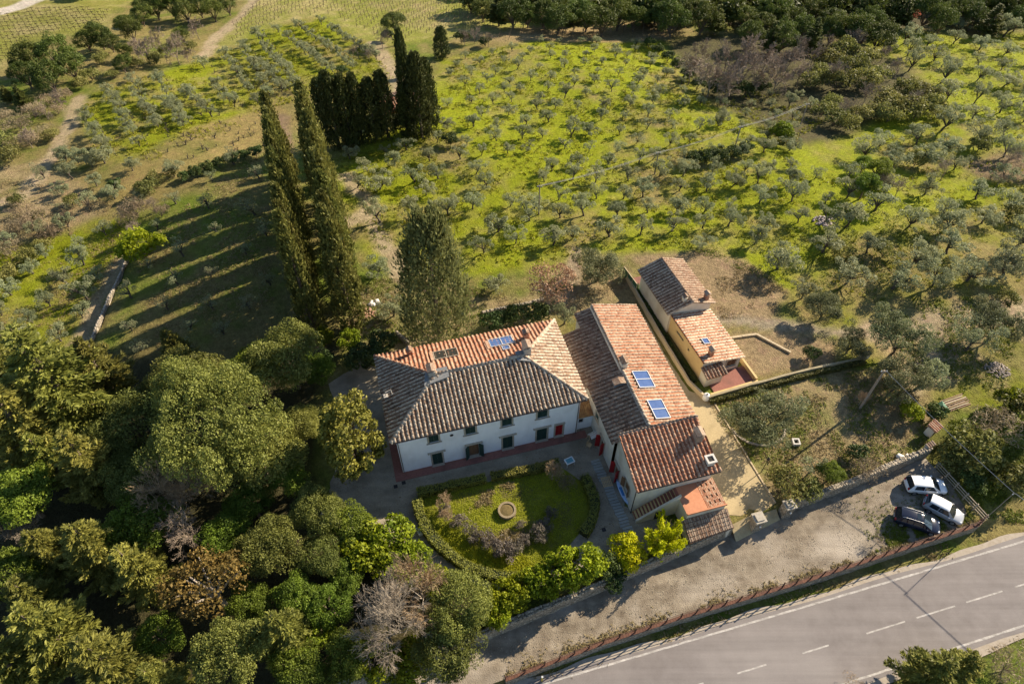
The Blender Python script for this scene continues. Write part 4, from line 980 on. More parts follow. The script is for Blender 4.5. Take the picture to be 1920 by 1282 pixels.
# driveway kerb
mb = MB()
for i in range(24):
    v0 = .3 - i * .58; mb.box(35.95 + .018 * i, 36.1 + .018 * i, v0 - .56, v0, 0, .13 + random.uniform(-.01, .01))
mb.build('driveway_kerb', kb, loc=W(0, 0, 0), rotz=A15, kind='structure')
# brick wall stubs with tile tops (end of hedge wall and by the road wall)
def tiled_stub(px, py, L_, ang, h, lab):
    p = G(px, py); r = thing('tiled_wall', lab, 'wall', p, ang, 'short tile-topped walls')
    mb = MB(); mb.box(-L_ / 2, L_ / 2, -.18, .18, -.3, h); mb.build('wall_body', plaster2, r)
    for i in range(int(L_ / .3)):
        mb = MB(); x = -L_ / 2 + .15 + i * .3; mb.tube([(x, -.28, h + .02), (x, .28, h + .1)], .12, 8); mb.build('cap_tile', tile_mid, r)
tiled_stub(1617, 672, 1.5, A15, .9, 'short tile-topped wall end at the olives beyond the cottage')
tiled_stub(1737, 842, 1.2, A15 + .2, .9, 'short tile-topped wall end above the white car')
p = G(1742, 812); sh = thing('meter_hut', 'tiny cream hut with a red tile roof under the power line', 'hut', p, A15 + .35)
mb = MB(); mb.box(-.6, .6, -.4, .4, -.2, 1.3); mb.build('hut_wall', plaster2, sh)
for i in range(5): mb = MB(); x = -.56 + i * .28; mb.tube([(x, -.6, 1.36), (x, .55, 1.56)], .13, 8); mb.build('roof_tile', tile_red, sh)
mb = MB(); mb.box(-.3, .3, -.43, -.4, 0, 1.0); mb.build('hut_door', iron_m, sh)
# ================================================================== VEGETATION
def unit(a): return a / (np.linalg.norm(a, axis=-1, keepdims=True) + 1e-9)
def leaves(rng, pos, nrm, L_, W_, clump, along=None, spread=.8):
    """diamond leaf sprays: pos, nrm (n,3); returns V, F, attrs"""
    n = len(pos); nr = unit(nrm + rng.normal(0, spread, (n, 3)))
    if along is None: t = unit(np.cross(nr, rng.normal(0, 1, (n, 3))))
    else: t = unit(along + rng.normal(0, .35, (n, 3)))
    b = unit(np.cross(nr, t)); l = (L_ * rng.uniform(.6, 1.3, n))[:, None]; w_ = (W_ * rng.uniform(.6, 1.3, n))[:, None]
    V = np.stack([pos - t * l * .5, pos + b * w_ * .5 + nr * w_ * .15, pos + t * l * .5, pos - b * w_ * .5 + nr * w_ * .15], 1).reshape(-1, 3)
    F = np.arange(4 * n).reshape(n, 4)
    return V, F, {'rnd': rng.random(n).repeat(4), 'clump': np.asarray(clump, float).repeat(4)}
def sph(rng, n, zmin=-1.0):
    z = rng.uniform(zmin, 1, n); a = rng.uniform(0, 2 * math.pi, n); r = np.sqrt(1 - z * z)
    return np.stack([r * np.cos(a), r * np.sin(a), z], 1)
def clumps_to_leaves(rng, cen, rad_, per, L_, W_, squash=.8, zmin=-.45, spread=.8):
    n = len(cen); d = sph(rng, n * per, zmin); ci = np.repeat(np.arange(n), per)
    rr = rad_[ci] * rng.uniform(.45, 1.08, n * per) ** .6
    pos = cen[ci] + d * rr[:, None] * np.array([1, 1, squash]); cv = rng.random(n)[ci]
    return leaves(rng, pos, d, L_, W_, cv, spread=spread)
bark = mat('bark', (.10, .075, .05), (.18, .14, .10), 5, .95, .02, 12)
bark_pale = mat('bark_pale', (.30, .25, .20), (.42, .36, .29), 6, .9)
bark_olive = mat('bark_olive', (.06, .05, .04), (.11, .09, .07), 6, .95)
TWIG = mat('twig', (.22, .17, .125), (.32, .25, .19), 4, .9)
TWIG_T = mat('twig_tan', (.33, .23, .13), (.42, .31, .19), 4, .9)
TWIG_G = mat('twig_grey', (.25, .205, .155), (.34, .285, .22), 4, .9)
def limbs(rng, H, r0, targets, mat_, lean=.1, fork=.35):
    mb = MB(); b = Vector((rng.normal(0, lean), rng.normal(0, lean), H * fork))
    mb.tube([(0, 0, -.4), tuple(b * .5 + Vector((rng.normal(0, lean * .5), rng.normal(0, lean * .5), 0))), tuple(b)], [r0 * 1.25, r0, r0 * .8], 7)
    for t in targets:
        t = Vector(t); m_ = b.lerp(t, .5) + Vector((rng.normal(0, .15), rng.normal(0, .15), .12 * (t - b).length))
        mb.tube([tuple(b - Vector((0, 0, r0))), tuple(m_), tuple(t)], [r0 * .65, r0 * .4, r0 * .15], 5)
    return mb
PROTO = {}
def add_proto(key, crown, trunk, R, hc): PROTO.setdefault(key, []).append((crown, trunk, R, hc))
M_OAK = leafmat('oak_leaves', (.080, .095, .018), (.285, .300, .070), 0.4)
M_OAKB = leafmat('green_oak_leaves', (.070, .105, .012), (.250, .325, .038), 0.42)
M_CON = leafmat('conifer_sprays', (.090, .100, .018), (.370, .360, .074), 0.36)
M_CYP = leafmat('cypress_sprays', (.062, .072, .016), (.250, .240, .060), 0.25, .15)
M_CYPD = leafmat('dark_cypress_sprays', (.032, .042, .012), (.105, .118, .032), .15, .15)
M_OLV = leafmat('olive_leaves', (.165, .182, .088), (.370, .388, .212), 0.35, .2)
M_LAU = leafmat('laurel_leaves', (.085, .125, .006), (.33, .36, .016), .35)
M_YEL = leafmat('yellow_leaves', (.34, .35, .004), (.70, .67, .012), 0.4, .12)
M_PIN = leafmat('pine_needles', (.042, .062, .011), (.140, .170, .026), 0.25)
M_BRN = leafmat('brown_oak_leaves', (.25, .145, .075), (.42, .28, .165), 0.3, .1)
M_ORG = leafmat('orange_leaves', (.11, .095, .022), (.31, .215, .055), 0.35, .1)
M_SHR = leafmat('scrub_leaves', (.090, .098, .022), (.270, .265, .072), 0.35, .3)
M_DRY = leafmat('dry_scrub', (.21, .165, .095), (.38, .30, .185), 0.25, .25)
M_BOX = leafmat('box_hedge_leaves', (.115, .120, .022), (.335, .320, .055), 0.3, .1)
M_LAV = leafmat('grey_shrub', (.095, .080, .062), (.235, .200, .160), .2, .2)
M_RED = leafmat('red_leaves', (0.375, 0.112, 0.075), (0.630, 0.224, 0.140), .3, .1)

def mk_round(key, m, seed, R=4.0, Hh=8.0, n=46, per=150, L_=.34, W_=.20, zmin=-.25, cr=.30, tm=bark, squash=.85, fork=.35, lump=.25, r0=.22, lobes=5):
    rng = np.random.default_rng(seed); sq = (Hh - Hh * fork * .8) / (2 * R); hc = Hh - R * sq
    LB = [(np.zeros(3), .72 * R)]
    for i in range(lobes):
        a = i * 2 * math.pi / max(1, lobes) + rng.normal(0, .35); q = rng.uniform(.40, .62)
        LB.append((np.array([math.cos(a) * R * q, math.sin(a) * R * q, R * rng.uniform(-.35, .42)]), R * rng.uniform(.34, .56)))
    if not lobes: LB = [(np.zeros(3), R)]
    w_ = np.array([r * r for c, r in LB]); w_ /= w_.sum(); cen = []; guard = 0
    while len(cen) < n and guard < n * 60:
        guard += 1; k = rng.choice(len(LB), p=w_); c, r = LB[k]; d = sph(rng, 1, zmin)[0]; p = c + d * r * (1 - cr * .45 * R / max(r, .5 * R) * .5) * (1 + rng.normal(0, lump * .22))
        if any(np.linalg.norm(p - c2) < r2 * .80 for j, (c2, r2) in enumerate(LB) if j != k): continue
        if any(np.linalg.norm(p - e) < R * cr * .42 for e in cen): continue
        cen.append(p)
    cen = np.array(cen) * np.array([1, 1, sq]) + np.array([0, 0, hc]); n = len(cen); rad_ = R * cr * rng.uniform(.6, 1.2, n)
    V, F, A = clumps_to_leaves(rng, cen, rad_, per, L_, W_, squash)
    crown = mesh_np(key + '_crown', V, F, m, A)
    tr = limbs(rng, Hh, r0, [cen[i] for i in rng.choice(n, min(9, n), False)], tm, fork=fork).mesh(key + '_trunk', tm)
    add_proto(key, crown, tr, R * .97, hc)
for s in range(5): mk_round('oak', M_OAK, 100 + s, n=64, per=260, L_=.23, W_=.15, cr=.27, lump=.4)
for s in range(2): mk_round('bigoak', M_OAK, 110 + s, R=7.2, Hh=12.5, n=190, per=220, L_=.25, W_=.16, cr=.17, lump=.9, lobes=9, r0=.4)
for s in range(4): mk_round('greenoak', M_OAKB, 120 + s, R=3.2, Hh=6.5, n=50, per=220, L_=.23, W_=.15, cr=.29, lump=.4)
for s in range(3): mk_round('laurel', M_LAU, 140 + s, R=2.0, Hh=3.6, n=30, per=95, L_=.34, W_=.20, zmin=-.5, cr=.36, fork=.15, lump=.35, r0=.08)
for s in range(2): mk_round('yellow', M_YEL, 150 + s, R=2.0, Hh=3.6, n=30, per=95, L_=.38, W_=.16, zmin=-.5, cr=.36, fork=.15, lump=.4, r0=.07)
for s in range(2): mk_round('lime', leafmat('lime_leaves', (.17, .20, .006), (.38, .40, .014), .4, .1), 155 + s, R=2.0, Hh=3.6, n=34, per=110, L_=.30, W_=.17, zmin=-.5, cr=.36, fork=.15, lump=.4, r0=.07)
for s in range(3): mk_round('magnolia', leafmat('broad_leaves', (.085, .090, .014), (.38, .34, .060), .25), 160 + s, R=3.0, Hh=9, n=110, per=75, L_=.32, W_=.21, zmin=-.8, cr=.22, fork=.12, lump=.5, lobes=4)
for s in range(3): mk_round('pine', M_PIN, 170 + s, R=3.4, Hh=7.0, n=52, per=120, L_=.40, W_=.13, zmin=-.45, cr=.29, fork=.12, lump=.4)
for s in range(2): mk_round('orangetree', M_ORG, 180 + s, R=3.4, Hh=7.5, n=44, per=75, L_=.30, W_=.2, zmin=-.3, cr=.27, tm=bark_pale, lump=.5)
for s in range(2): mk_round('browntree', M_BRN, 190 + s, R=2.8, Hh=5.5, n=44, per=36, L_=.27, W_=.19, zmin=-.5, cr=.3, tm=bark_pale, lump=.5)
for s in range(4): mk_round('scrub', M_SHR, 200 + s, R=1.5, Hh=2.0, n=18, per=70, L_=.26, W_=.15, zmin=-.1, cr=.42, fork=.1, lump=.5, r0=.05)
for s in range(3): mk_round('dryscrub', M_DRY, 210 + s, R=1.5, Hh=1.8, n=18, per=60, L_=.34, W_=.05, zmin=-.1, cr=.45, fork=.1, lump=.6, r0=.05)
for s in range(2): mk_round('darkshrub', leafmat('dark_shrub', (0.027, 0.044, 0.013), (0.098, 0.140, 0.028), .2, .15), 220 + s, R=1.6, Hh=2.4, n=24, per=90, L_=.26, W_=.17, zmin=-.2, cr=.38, fork=.1, r0=.06)
for s in range(3): mk_round('greyshrub', M_LAV, 230 + s, R=.8, Hh=1.1, n=14, per=70, L_=.20, W_=.05, zmin=0, cr=.45, fork=.1, lump=.5, r0=.03)
mk_round('redtree', M_RED, 240, R=2.6, Hh=5, n=26, per=50, L_=.3, W_=.2)

def mk_olive(seed, R=2.3, Hh=3.9, key='olive', per=105, nn=20, m=M_OLV, W_=.105, L_=.30):
    rng = np.random.default_rng(seed); cen = []; tips = []
    nl = rng.integers(3, 6); a0 = rng.uniform(0, 6.28)
    for i in range(nl):
        a = a0 + i * 2 * math.pi / nl + rng.normal(0, .3); tip = np.array([math.cos(a) * R * .55, math.sin(a) * R * .55, Hh * rng.uniform(.55, .72)]); tips.append(tip)
        for j in range(nn // nl):
            cen.append(tip + rng.normal(0, 1, 3) * np.array([R * .27, R * .27, Hh * .12]) + np.array([0, 0, .1]))
    cen.append(np.array([0, 0, Hh * .75])); cen = np.array(cen); cen[:, 2] = np.clip(cen[:, 2], Hh * .38, Hh * .88)
    rad_ = R * .27 * rng.uniform(.7, 1.2, len(cen))
    V, F, A = clumps_to_leaves(rng, cen, rad_, per, L_, W_, .85, -.7, 1.0)
    crown = mesh_np(key + '_crown', V, F, m, A)
    mb = limbs(rng, Hh, .15, tips + [cen[i] for i in rng.choice(len(cen), 5, False)], bark_olive, lean=.22, fork=.26)
    add_proto(key, crown, mb.mesh(key + '_trunk', bark_olive), R, Hh * .62)
for s in range(12): mk_olive(300 + s, R=2.3 * (1 + .12 * math.sin(s * 2.1)), Hh=3.9 * (1 + .16 * math.cos(s * 1.7)), per=80 + 12 * (s % 5), nn=16 + 2 * (s % 5))
for s in range(3): mk_olive(320 + s, key='bigolive', R=3.6, Hh=5.4, per=270, nn=40, L_=.28, W_=.11, m=leafmat('old_olive_leaves', (.080, .090, .036), (.235, .245, .115), .3, .15))
for s in range(3): mk_olive(340 + s, key='thinolive', R=1.7, Hh=3.2, per=44, nn=15, L_=.26, W_=.08)

def mk_cypress(seed, key='cypress', R=1.5, Hh=14.0, n=7800, m=M_CYP, pw=.66, base=.02, tuft=.27, L_=.44, W_=.16):
    rng = np.random.default_rng(seed); k = int(n / 26)
    hh = rng.uniform(base, 1, k) ** .9; prof = lambda h: (np.clip((h - base + .03) * 7, 0, 1) ** .5) * (1 - h) ** pw * (1 + .12 * np.sin(h * 21 + seed))
    a = rng.uniform(0, 6.283, k); ra = R * prof(hh) * rng.uniform(.72, 1.05, k)
    cen = np.stack([ra * np.cos(a), ra * np.sin(a), hh * Hh], 1)
    ci = np.repeat(np.arange(k), 26); out = np.stack([np.cos(a), np.sin(a), np.full(k, .15)], 1)[ci]
    tt = rng.random(len(ci)); g = rng.normal(0, 1, (len(ci), 3)) * tuft * (1.1 - tt)[:, None]
    pos = cen[ci] + g + np.array([0, 0, 1.0]) * (tt * 1.1 - .3)[:, None] + out * (tt * .12)[:, None]
    pos[:, 2] = np.clip(pos[:, 2], base * Hh, Hh * 1.03)
    V, F, A = leaves(rng, pos, out, L_, W_, rng.random(k)[ci], along=np.array([0, 0, 1.0]) + out * .35, spread=.5)
    crown = mesh_np(key + '_crown', V, F, m, A)
    mb = MB(); mb.tube([(0, 0, -.5), (0, 0, Hh * .5), (0, 0, Hh * .93)], [.22, .15, .03], 6)
    for i in range(8):
        an = i * .8; mb.tube([(0, 0, Hh * (.1 + .08 * i)), (math.cos(an) * R * .5, math.sin(an) * R * .5, Hh * (.16 + .08 * i))], [.06, .02], 4)
    add_proto(key, crown, mb.mesh(key + '_trunk', bark), R, Hh)
for s in range(4): mk_cypress(400 + s)
for s in range(3): mk_cypress(410 + s, key='darkcypress', R=1.7, Hh=11, m=M_CYPD, pw=.42, n=7000, tuft=.3)
mk_cypress(420, key='broadcypress', R=3.6, Hh=13.5, m=leafmat('broad_cypress_sprays', (.085, .095, .028), (.285, .280, .105), 0.3, .1), pw=.36, n=13500, tuft=.52, L_=.42, W_=.18, base=.05)

def mk_conifer(seed, key='conifer', R=3.4, Hh=9.5, m=M_CON, levels=17, L_=.46, W_=.13, dens=1.0):
    rng = np.random.default_rng(seed); P_, N_, A_, Cl = [], [], [], []
    mb = MB(); mb.tube([(0, 0, -.5), (0, 0, Hh * .95)], [.25, .04], 6)
    for lv in range(levels):
        h = .12 + .86 * lv / levels; ln = R * (1 - h) ** .75 * rng.uniform(.85, 1.1); nb = max(4, int(11 * (1 - h) + 4))
        for b in range(nb):
            a = rng.uniform(0, 6.283); l = ln * rng.uniform(.65, 1.12); dr_ = np.array([math.cos(a), math.sin(a), 0]); sd_ = np.array([-math.sin(a), math.cos(a), 0])
            k = int((26 + 34 * l) * dens); t = rng.uniform(.12, 1, k) ** .7; w_ = (.12 + .33 * l * (1 - t) ** .7 * np.minimum(t * 3, 1))
            s_ = rng.normal(0, .5, k) * w_; z = h * Hh + .45 * l * t - .42 * l * t * t + .25 * t ** 3 * l + rng.normal(0, .07, k)
            P_.append(dr_ * (l * t)[:, None] + sd_ * s_[:, None] + np.array([0, 0, 1.0]) * z[:, None])
            N_.append(np.tile(np.array([0, 0, 1.0]) + dr_ * .3, (k, 1))); A_.append(dr_ + sd_ * (np.sign(s_) * .6)[:, None] + np.array([0, 0, .3])); Cl.append(np.full(k, rng.random()))
            if b < 5: mb.tube([(0, 0, h * Hh), tuple(dr_ * l * .8 + np.array([0, 0, h * Hh + .1 * l]))], [.05, .015], 4)
    V, F, A = leaves(rng, np.concatenate(P_), np.concatenate(N_), L_, W_, np.concatenate(Cl), along=np.concatenate(A_), spread=.55)
    add_proto(key, mesh_np(key + '_crown', V, F, m, A), mb.mesh(key + '_trunk', bark), R, Hh * .45)
for s in range(4): mk_conifer(500 + s)
for s in range(2): mk_conifer(510 + s, key='greenconifer', m=leafmat('green_sprays', (0.056, 0.069, 0.015), (0.210, 0.231, 0.049), .2), R=3.0, Hh=7.5)

def mk_bare(seed, key='bare', R=3.0, Hh=6.0, m=TWIG, depth=5, kids=4, r0=.10, tm=None, gamma=.66, fan=.55, tw=.008):
    rng = np.random.default_rng(seed); mb = MB(); segs = []
    def grow(p, d, l, r, lv):
        q = p + d * l; mid = p + d * l * .5 + rng.normal(0, .06 * l, 3)
        segs.append((p, mid, q, r, r * .6, lv))
        if lv >= depth: return
        for i in range(kids if lv else kids + 2):
            nd = unit(d + rng.normal(0, fan, 3) + np.array([0, 0, .16])); grow(p + (q - p) * rng.uniform(.55, 1.0), nd, l * gamma * rng.uniform(.75, 1.15), max(r * .55, tw), lv + 1)
    grow(np.array([0, 0, -.3]), np.array([rng.normal(0, .08), rng.normal(0, .08), 1.0]), Hh * .42, r0, 0)
    mt = MB()
    for p, mid, q, r, r2, lv in segs:
        (mt if lv < 2 else mb).tube([p, mid, q] if lv < 3 else [p, q], [r, (r + r2) / 2, r2] if lv < 3 else [r, r2], 5 if lv < 2 else 3, cap=False)
    V = np.array(mb.v + mt.v); R0 = np.percentile(np.hypot(V[:, 0], V[:, 1]), 93)
    add_proto(key, mb.mesh(key + '_branches', m), mt.mesh(key + '_trunk', tm or m), R0, Hh * .6)
for s in range(3): mk_bare(600 + s, depth=5, kids=4)
for s in range(2): mk_bare(610 + s, key='tanbare', m=TWIG_T, tm=bark_pale, depth=5, kids=5, tw=.009, r0=.07, fan=.42, gamma=.70)
for s in range(2): mk_bare(620 + s, key='greybare', m=TWIG_G, depth=5, kids=5, tw=.009, r0=.065, fan=.44, gamma=.70)
mk_bare(630, key='vine', R=.8, Hh=1.5, m=bark_olive, depth=2, kids=2, r0=.09, fan=.9)
for s in range(2): mk_bare(640 + s, key='thicket', m=TWIG, depth=5, kids=4, Hh=4.5, r0=.07, fan=.55, tw=.014)

# umbrella pine: bare trunk with a flat dome
def mk_umbrella(seed=700, R=4.2, Hh=9.5):
    rng = np.random.default_rng(seed); d = sph(rng, 60, .05); cen = d * R * .78 * np.array([1, 1, .62]) + np.array([0, 0, Hh - R * .68])
    V, F, A = clumps_to_leaves(rng, cen, np.full(60, R * .26), 130, .42, .11, .75, -.3)
    mb = limbs(rng, Hh, .26, [cen[i] * np.array([.8, .8, .97]) for i in range(9)], bark, fork=.55)
    add_proto('umbrella', mesh_np('umbrella_crown', V, F, M_PIN, A), mb.mesh('umbrella_trunk', bark), R, Hh - R * .45)
mk_umbrella()

PLACED = []
def tree(key, p, scale, label, cat='tree', group=None, name=None, var=None, rot=None, sz=1.0, crown='crown', trunk='trunk', tilt=0.0):
    P_ = PROTO[key]; cr, tr, R, hc = P_[random.randrange(len(P_)) if var is None else var % len(P_)]
    r = thing(name or 'tree', label, cat, p, random.uniform(0, 6.283) if rot is None else rot, group, (scale * random.uniform(.9, 1.1), scale * random.uniform(.9, 1.1), scale * sz * random.uniform(.94, 1.06)))
    if tilt: r.rotation_euler = (random.gauss(0, tilt), random.gauss(0, tilt), r.rotation_euler[2])
    link(trunk, tr, r); link(crown, cr, r)
    PLACED.append((p, R * scale)); return r
def at_crown(key, px, py, rpx, var=0, sz=1.0):
    """base point and scale so that the crown's middle shows at (px,py) with radius rpx in the photo"""
    cr, tr, R, hc = PROTO[key][var % len(PROTO[key])]; s = 1.0
    for i in range(4):
        p = GH(px, py, hc * s * sz); q = Vector((p.x, p.y, p.z + hc * s * sz)); s = rpx / px_m(q) / R
    return p, s
def crown_tree(key, px, py, rpx, label, var=None, sz=1.0, **kw):
    var = random.randrange(len(PROTO[key])) if var is None else var
    p, s = at_crown(key, px, py, rpx, var, sz); return tree(key, p, s, label, var=var, sz=sz, **kw)
random.seed(77)
# ------------------------------------------------------------------ cypress avenue
def tip_tree(key, bpx, bpy, tpy, label, wpx=None, group=None, var=None, name='cypress_tree'):
    """a column tree from its foot at (bpx,bpy) to a tip on photo row tpy"""
    p = G(bpx, bpy); var = random.randrange(len(PROTO[key])) if var is None else var; R, Hh = PROTO[key][var][2], PROTO[key][var][3]
    h = 8.0
    for i in range(30):
        c, s = math.cos(PITCH), math.sin(PITCH); q = (p.x, p.y, p.z + h); dp = q[1] * c - (q[2] - CAM_H) * s; yy = CY - FPX * (q[1] * s + (q[2] - CAM_H) * c) / dp
        h += (yy - tpy) * .03
    sc = h / Hh; r = tree(key, p, sc, label, 'tree', group, name, var=var)
    if wpx:
        f = (wpx * (1.24 if key == 'cypress' else 1.0) / 2 / px_m((p.x, p.y, p.z + h * .4))) / (R * sc); r.scale = (sc * f, sc * f, sc)
    return r
L1 = [(589, 614, 403, 44), (583, 580, 384, 43), (577, 545, 351, 42), (571, 510, 318, 41), (565, 475, 285, 40), (559, 442, 254, 39), (554, 410, 224, 38), (549, 378, 207, 37), (544, 346, 178, 36)]
for i, (a, b, c, w_) in enumerate(L1):
    tip_tree('cypress', a, b, c, ['nearest', 'second', 'third', 'fourth', 'fifth', 'sixth', 'seventh', 'eighth', 'farthest'][i] + ' cypress of the left row in the cypress avenue', w_, 'left row of the cypress avenue')
L2 = [(662, 612, 394, 50), (655, 572, 367, 49), (649, 532, 327, 48), (641, 492, 287, 47), (633, 455, 251, 45), (625, 418, 214, 44), (616, 384, 180, 43), (607, 350, 160, 42)]
for i, (a, b, c, w_) in enumerate(L2):
    tip_tree('cypress', a, b, c, ['nearest', 'second', 'third', 'fourth', 'fifth', 'sixth', 'seventh', 'farthest'][i] + ' cypress of the right row in the cypress avenue', w_, 'right row of the cypress avenue')
D = [(618, 268, 152, 40, 'leftmost'), (637, 276, 140, 46, 'second'), (660, 272, 145, 42, 'third'), (680, 266, 142, 40, 'fourth'), (706, 262, 150, 44, 'fifth'), (728, 258, 138, 44, 'sixth')]
for a, b, c, w_, n_ in D: tip_tree('darkcypress', a, b, c, n_ + ' dark cypress in the clump left of the farmhouse', w_, 'dark cypresses left of the farmhouse')
D = [(770, 250, 62, 32, 'slender tallest dark cypress right of the farmhouse'), (792, 258, 105, 50, 'broad dark cypress right of the farmhouse, in front'), (806, 240, 115, 44, 'rightmost dark cypress of the farmhouse clump'), (765, 255, 160, 36, 'short dark cypress in front of the farmhouse wall'), (829, 108, 52, 32, 'lone dark cypress between vineyard and grove')]
for a, b, c, w_, n_ in D: tip_tree('darkcypress', a, b, c, n_, w_, 'dark cypresses right of the farmhouse')
tip_tree('broadcypress', 825, 640, 405, 'big broad cypress standing right behind the villa', 138, name='cypress_tree')
crown_tree('umbrella', 738, 40, 26, 'umbrella pine standing alone at the edge of the vineyard', name='umbrella_pine')
crown_tree('bare', 712, 62, 18, 'small bare tree leaning beside the umbrella pine', name='bare_tree', crown='branches')
# ------------------------------------------------------------------ woodland at the lower left: (kind, x, y, r, label)
FOREST = [
 ('bigoak', 395, 790, 125, 'huge rounded holm oak, largest crown of the wood'), ('oak', 480, 850, 75, 'holm oak with rounded crown right of the huge one'), ('oak', 345, 720, 70, 'holm oak crown at the upper edge of the wood'),
 ('oak', 540, 675, 66, 'dark holm oak nearest the foot of the cypress avenue'), ('greenoak', 475, 690, 55, 'dark green oak left of the cypress avenue foot'), ('greenoak', 590, 690, 34, 'small dark oak by the drive gate'),
 ('conifer', 105, 720, 120, 'big yellowish conifer at the upper left of the wood'), ('conifer', 40, 800, 95, 'yellowish conifer at the left edge, half cut by the frame'), ('conifer', 190, 700, 70, 'feathery conifer beside the path end'), ('conifer', 20, 690, 70, 'conifer at the left edge above the wood'),
 ('conifer', 330, 655, 42, 'small pointed conifer on the upper edge of the wood'), ('oak', 250, 800, 65, 'grey-green oak between the conifers and the huge oak'), ('conifer', 165, 870, 75, 'yellow-green conifer in the left middle of the wood'), ('oak', 250, 900, 55, 'low oak in front of the yellow-green conifer'),
 ('greenoak', 40, 930, 60, 'bright green tree at the left edge'), ('conifer', 90, 860, 60, 'shaded conifer in the left middle of the wood'), ('greenoak', 540, 900, 40, 'bright green shrub-like tree at the edge of the drive'), ('greenoak', 470, 940, 45, 'shaded green oak beyond the bare tree'),
 ('greenoak', 265, 985, 58, 'green tree left of the pale bare tree'), ('conifer', 180, 1030, 75, 'yellowish spreading conifer above the dark gap'), ('conifer', 260, 1070, 70, 'yellowish conifer next to the orange tree'), ('conifer', 90, 1030, 60, 'conifer above the left dark gap'), ('greenoak', 20, 1080, 55, 'green tree at the left edge, lower down'),
 ('orangetree', 390, 1095, 72, 'orange-leaved thinning oak in the middle of the wood'), ('oak', 505, 1035, 58, 'grey-green oak right of the orange tree'), ('oak', 600, 965, 52, 'light oak at the upper edge beside the drive'), ('greenoak', 655, 985, 45, 'green oak at the edge of the gravel drive'),
 ('laurel', 722, 1012, 46, 'bright laurel at the point of sunlit gravel'), ('laurel', 690, 1030, 50, 'bright laurel behind the first one'), ('laurel', 768, 1058, 40, 'bright laurel beside the curved hedge'), ('laurel', 815, 1092, 28, 'small bright laurel between hedge and bare tree'), ('oak', 600, 1045, 45, 'small grey oak amid the laurels'), ('greenoak', 650, 1078, 38, 'yellowish green tree amid the laurels'),
 ('oak', 862, 1140, 62, 'tall oak overhanging the lane, upper crown'), ('oak', 840, 1220, 62, 'oak overhanging the lane, lower crown'), ('greenoak', 560, 1120, 45, 'dark green tree in the shaded hollow'), ('conifer', 535, 1190, 70, 'sunlit conifer with a pointed leaning top'), ('oak', 430, 1235, 75, 'yellow-green oak at the bottom edge'),
 ('conifer', 95, 1190, 90, 'sunlit conifer at the lower left corner'), ('conifer', 200, 1240, 85, 'sunlit conifer right of the lower left corner'), ('conifer', 20, 1250, 80, 'conifer cut by the lower left corner'), ('greenoak', 300, 1190, 45, 'dark tree at the edge of the black gap'), ('laurel', 700, 1240, 40, 'bright low laurel at the bottom edge'), ('laurel', 770, 1245, 40, 'bright low laurel by the lane at the bottom edge'), ('greenoak', 560, 1255, 50, 'green tree at the bottom edge left of the laurels'), ('greenoak', 620, 1135, 45, 'shaded green tree left of the grey bare tree'), ('laurel', 600, 1180, 36, 'laurel under the sunlit conifer'), ('greenoak', 650, 1235, 48, 'green tree at the bottom edge under the bare tree'), ('greenoak', 470, 1130, 42, 'dark green tree below the orange tree'), ('oak', 330, 860, 60, 'shaded oak below the huge one'), ('greenoak', 420, 1000, 44, 'green tree above the orange tree'), ('conifer', 60, 1120, 60, 'shaded conifer at the lower left'), ('oak', 560, 800, 40, 'oak at the edge of the drive below the cypress avenue'), ('conifer', 300, 1280, 60, 'conifer cut by the bottom edge'),
]
for k, x, y, r, lab in FOREST:
    nm = {'conifer': 'conifer_tree', 'laurel': 'laurel_bush', 'orangetree': 'oak_tree'}.get(k, 'oak_tree'); crown_tree(k, x, y, r, lab, name=nm, cat='tree', group='trees of the lower left wood')
crown_tree('tanbare', 312, 930, 62, 'pale bare tree with tan branches in the wood', name='bare_tree', crown='branches')
crown_tree('tanbare', 785, 1112, 64, 'tan bare tree beside the curved hedge', name='bare_tree', crown='branches')
crown_tree('greybare', 722, 1168, 74, 'grey bare tree fanning out over the wood', name='bare_tree', crown='branches')
crown_tree('bare', 350, 975, 52, 'brown bare tree below the pale one', name='bare_tree', crown='branches'); crown_tree('greybare', 30, 985, 40, 'grey bare tree at the left edge', name='bare_tree', crown='branches')
crown_tree('magnolia', 655, 815, 60, 'tall sunlit broadleaf tree in front of the left end of the villa', name='broadleaf_tree', sz=1.3)
crown_tree('browntree', 1030, 530, 42, 'brown-leaved young oak behind the annex', name='oak_tree')
# shrubs round the villa
for x, y, r, lab, k in ((675, 672, 30, 'dark clipped bush at the top of the drive', 'darkshrub'), (717, 645, 26, 'dark round bush near the back left corner of the villa', 'darkshrub'), (655, 638, 22, 'light green bush at the foot of the right cypress row', 'laurel'), (608, 628, 18, 'small green bush between the cypress rows', 'laurel'), (612, 672, 16, 'green bush beside the drive gate', 'darkshrub'), (700, 668, 24, 'dark bush touching the villa roof corner', 'darkshrub'),
                        (925, 602, 22, 'dark ivy bush behind the villa, left', 'darkshrub'), (965, 592, 24, 'dark ivy bush behind the villa, middle', 'darkshrub'), (1005, 588, 22, 'dark ivy bush behind the villa, right', 'darkshrub')):
    crown_tree(k, x, y, r, lab, name='bush', cat='bush', crown='foliage', trunk='stem')
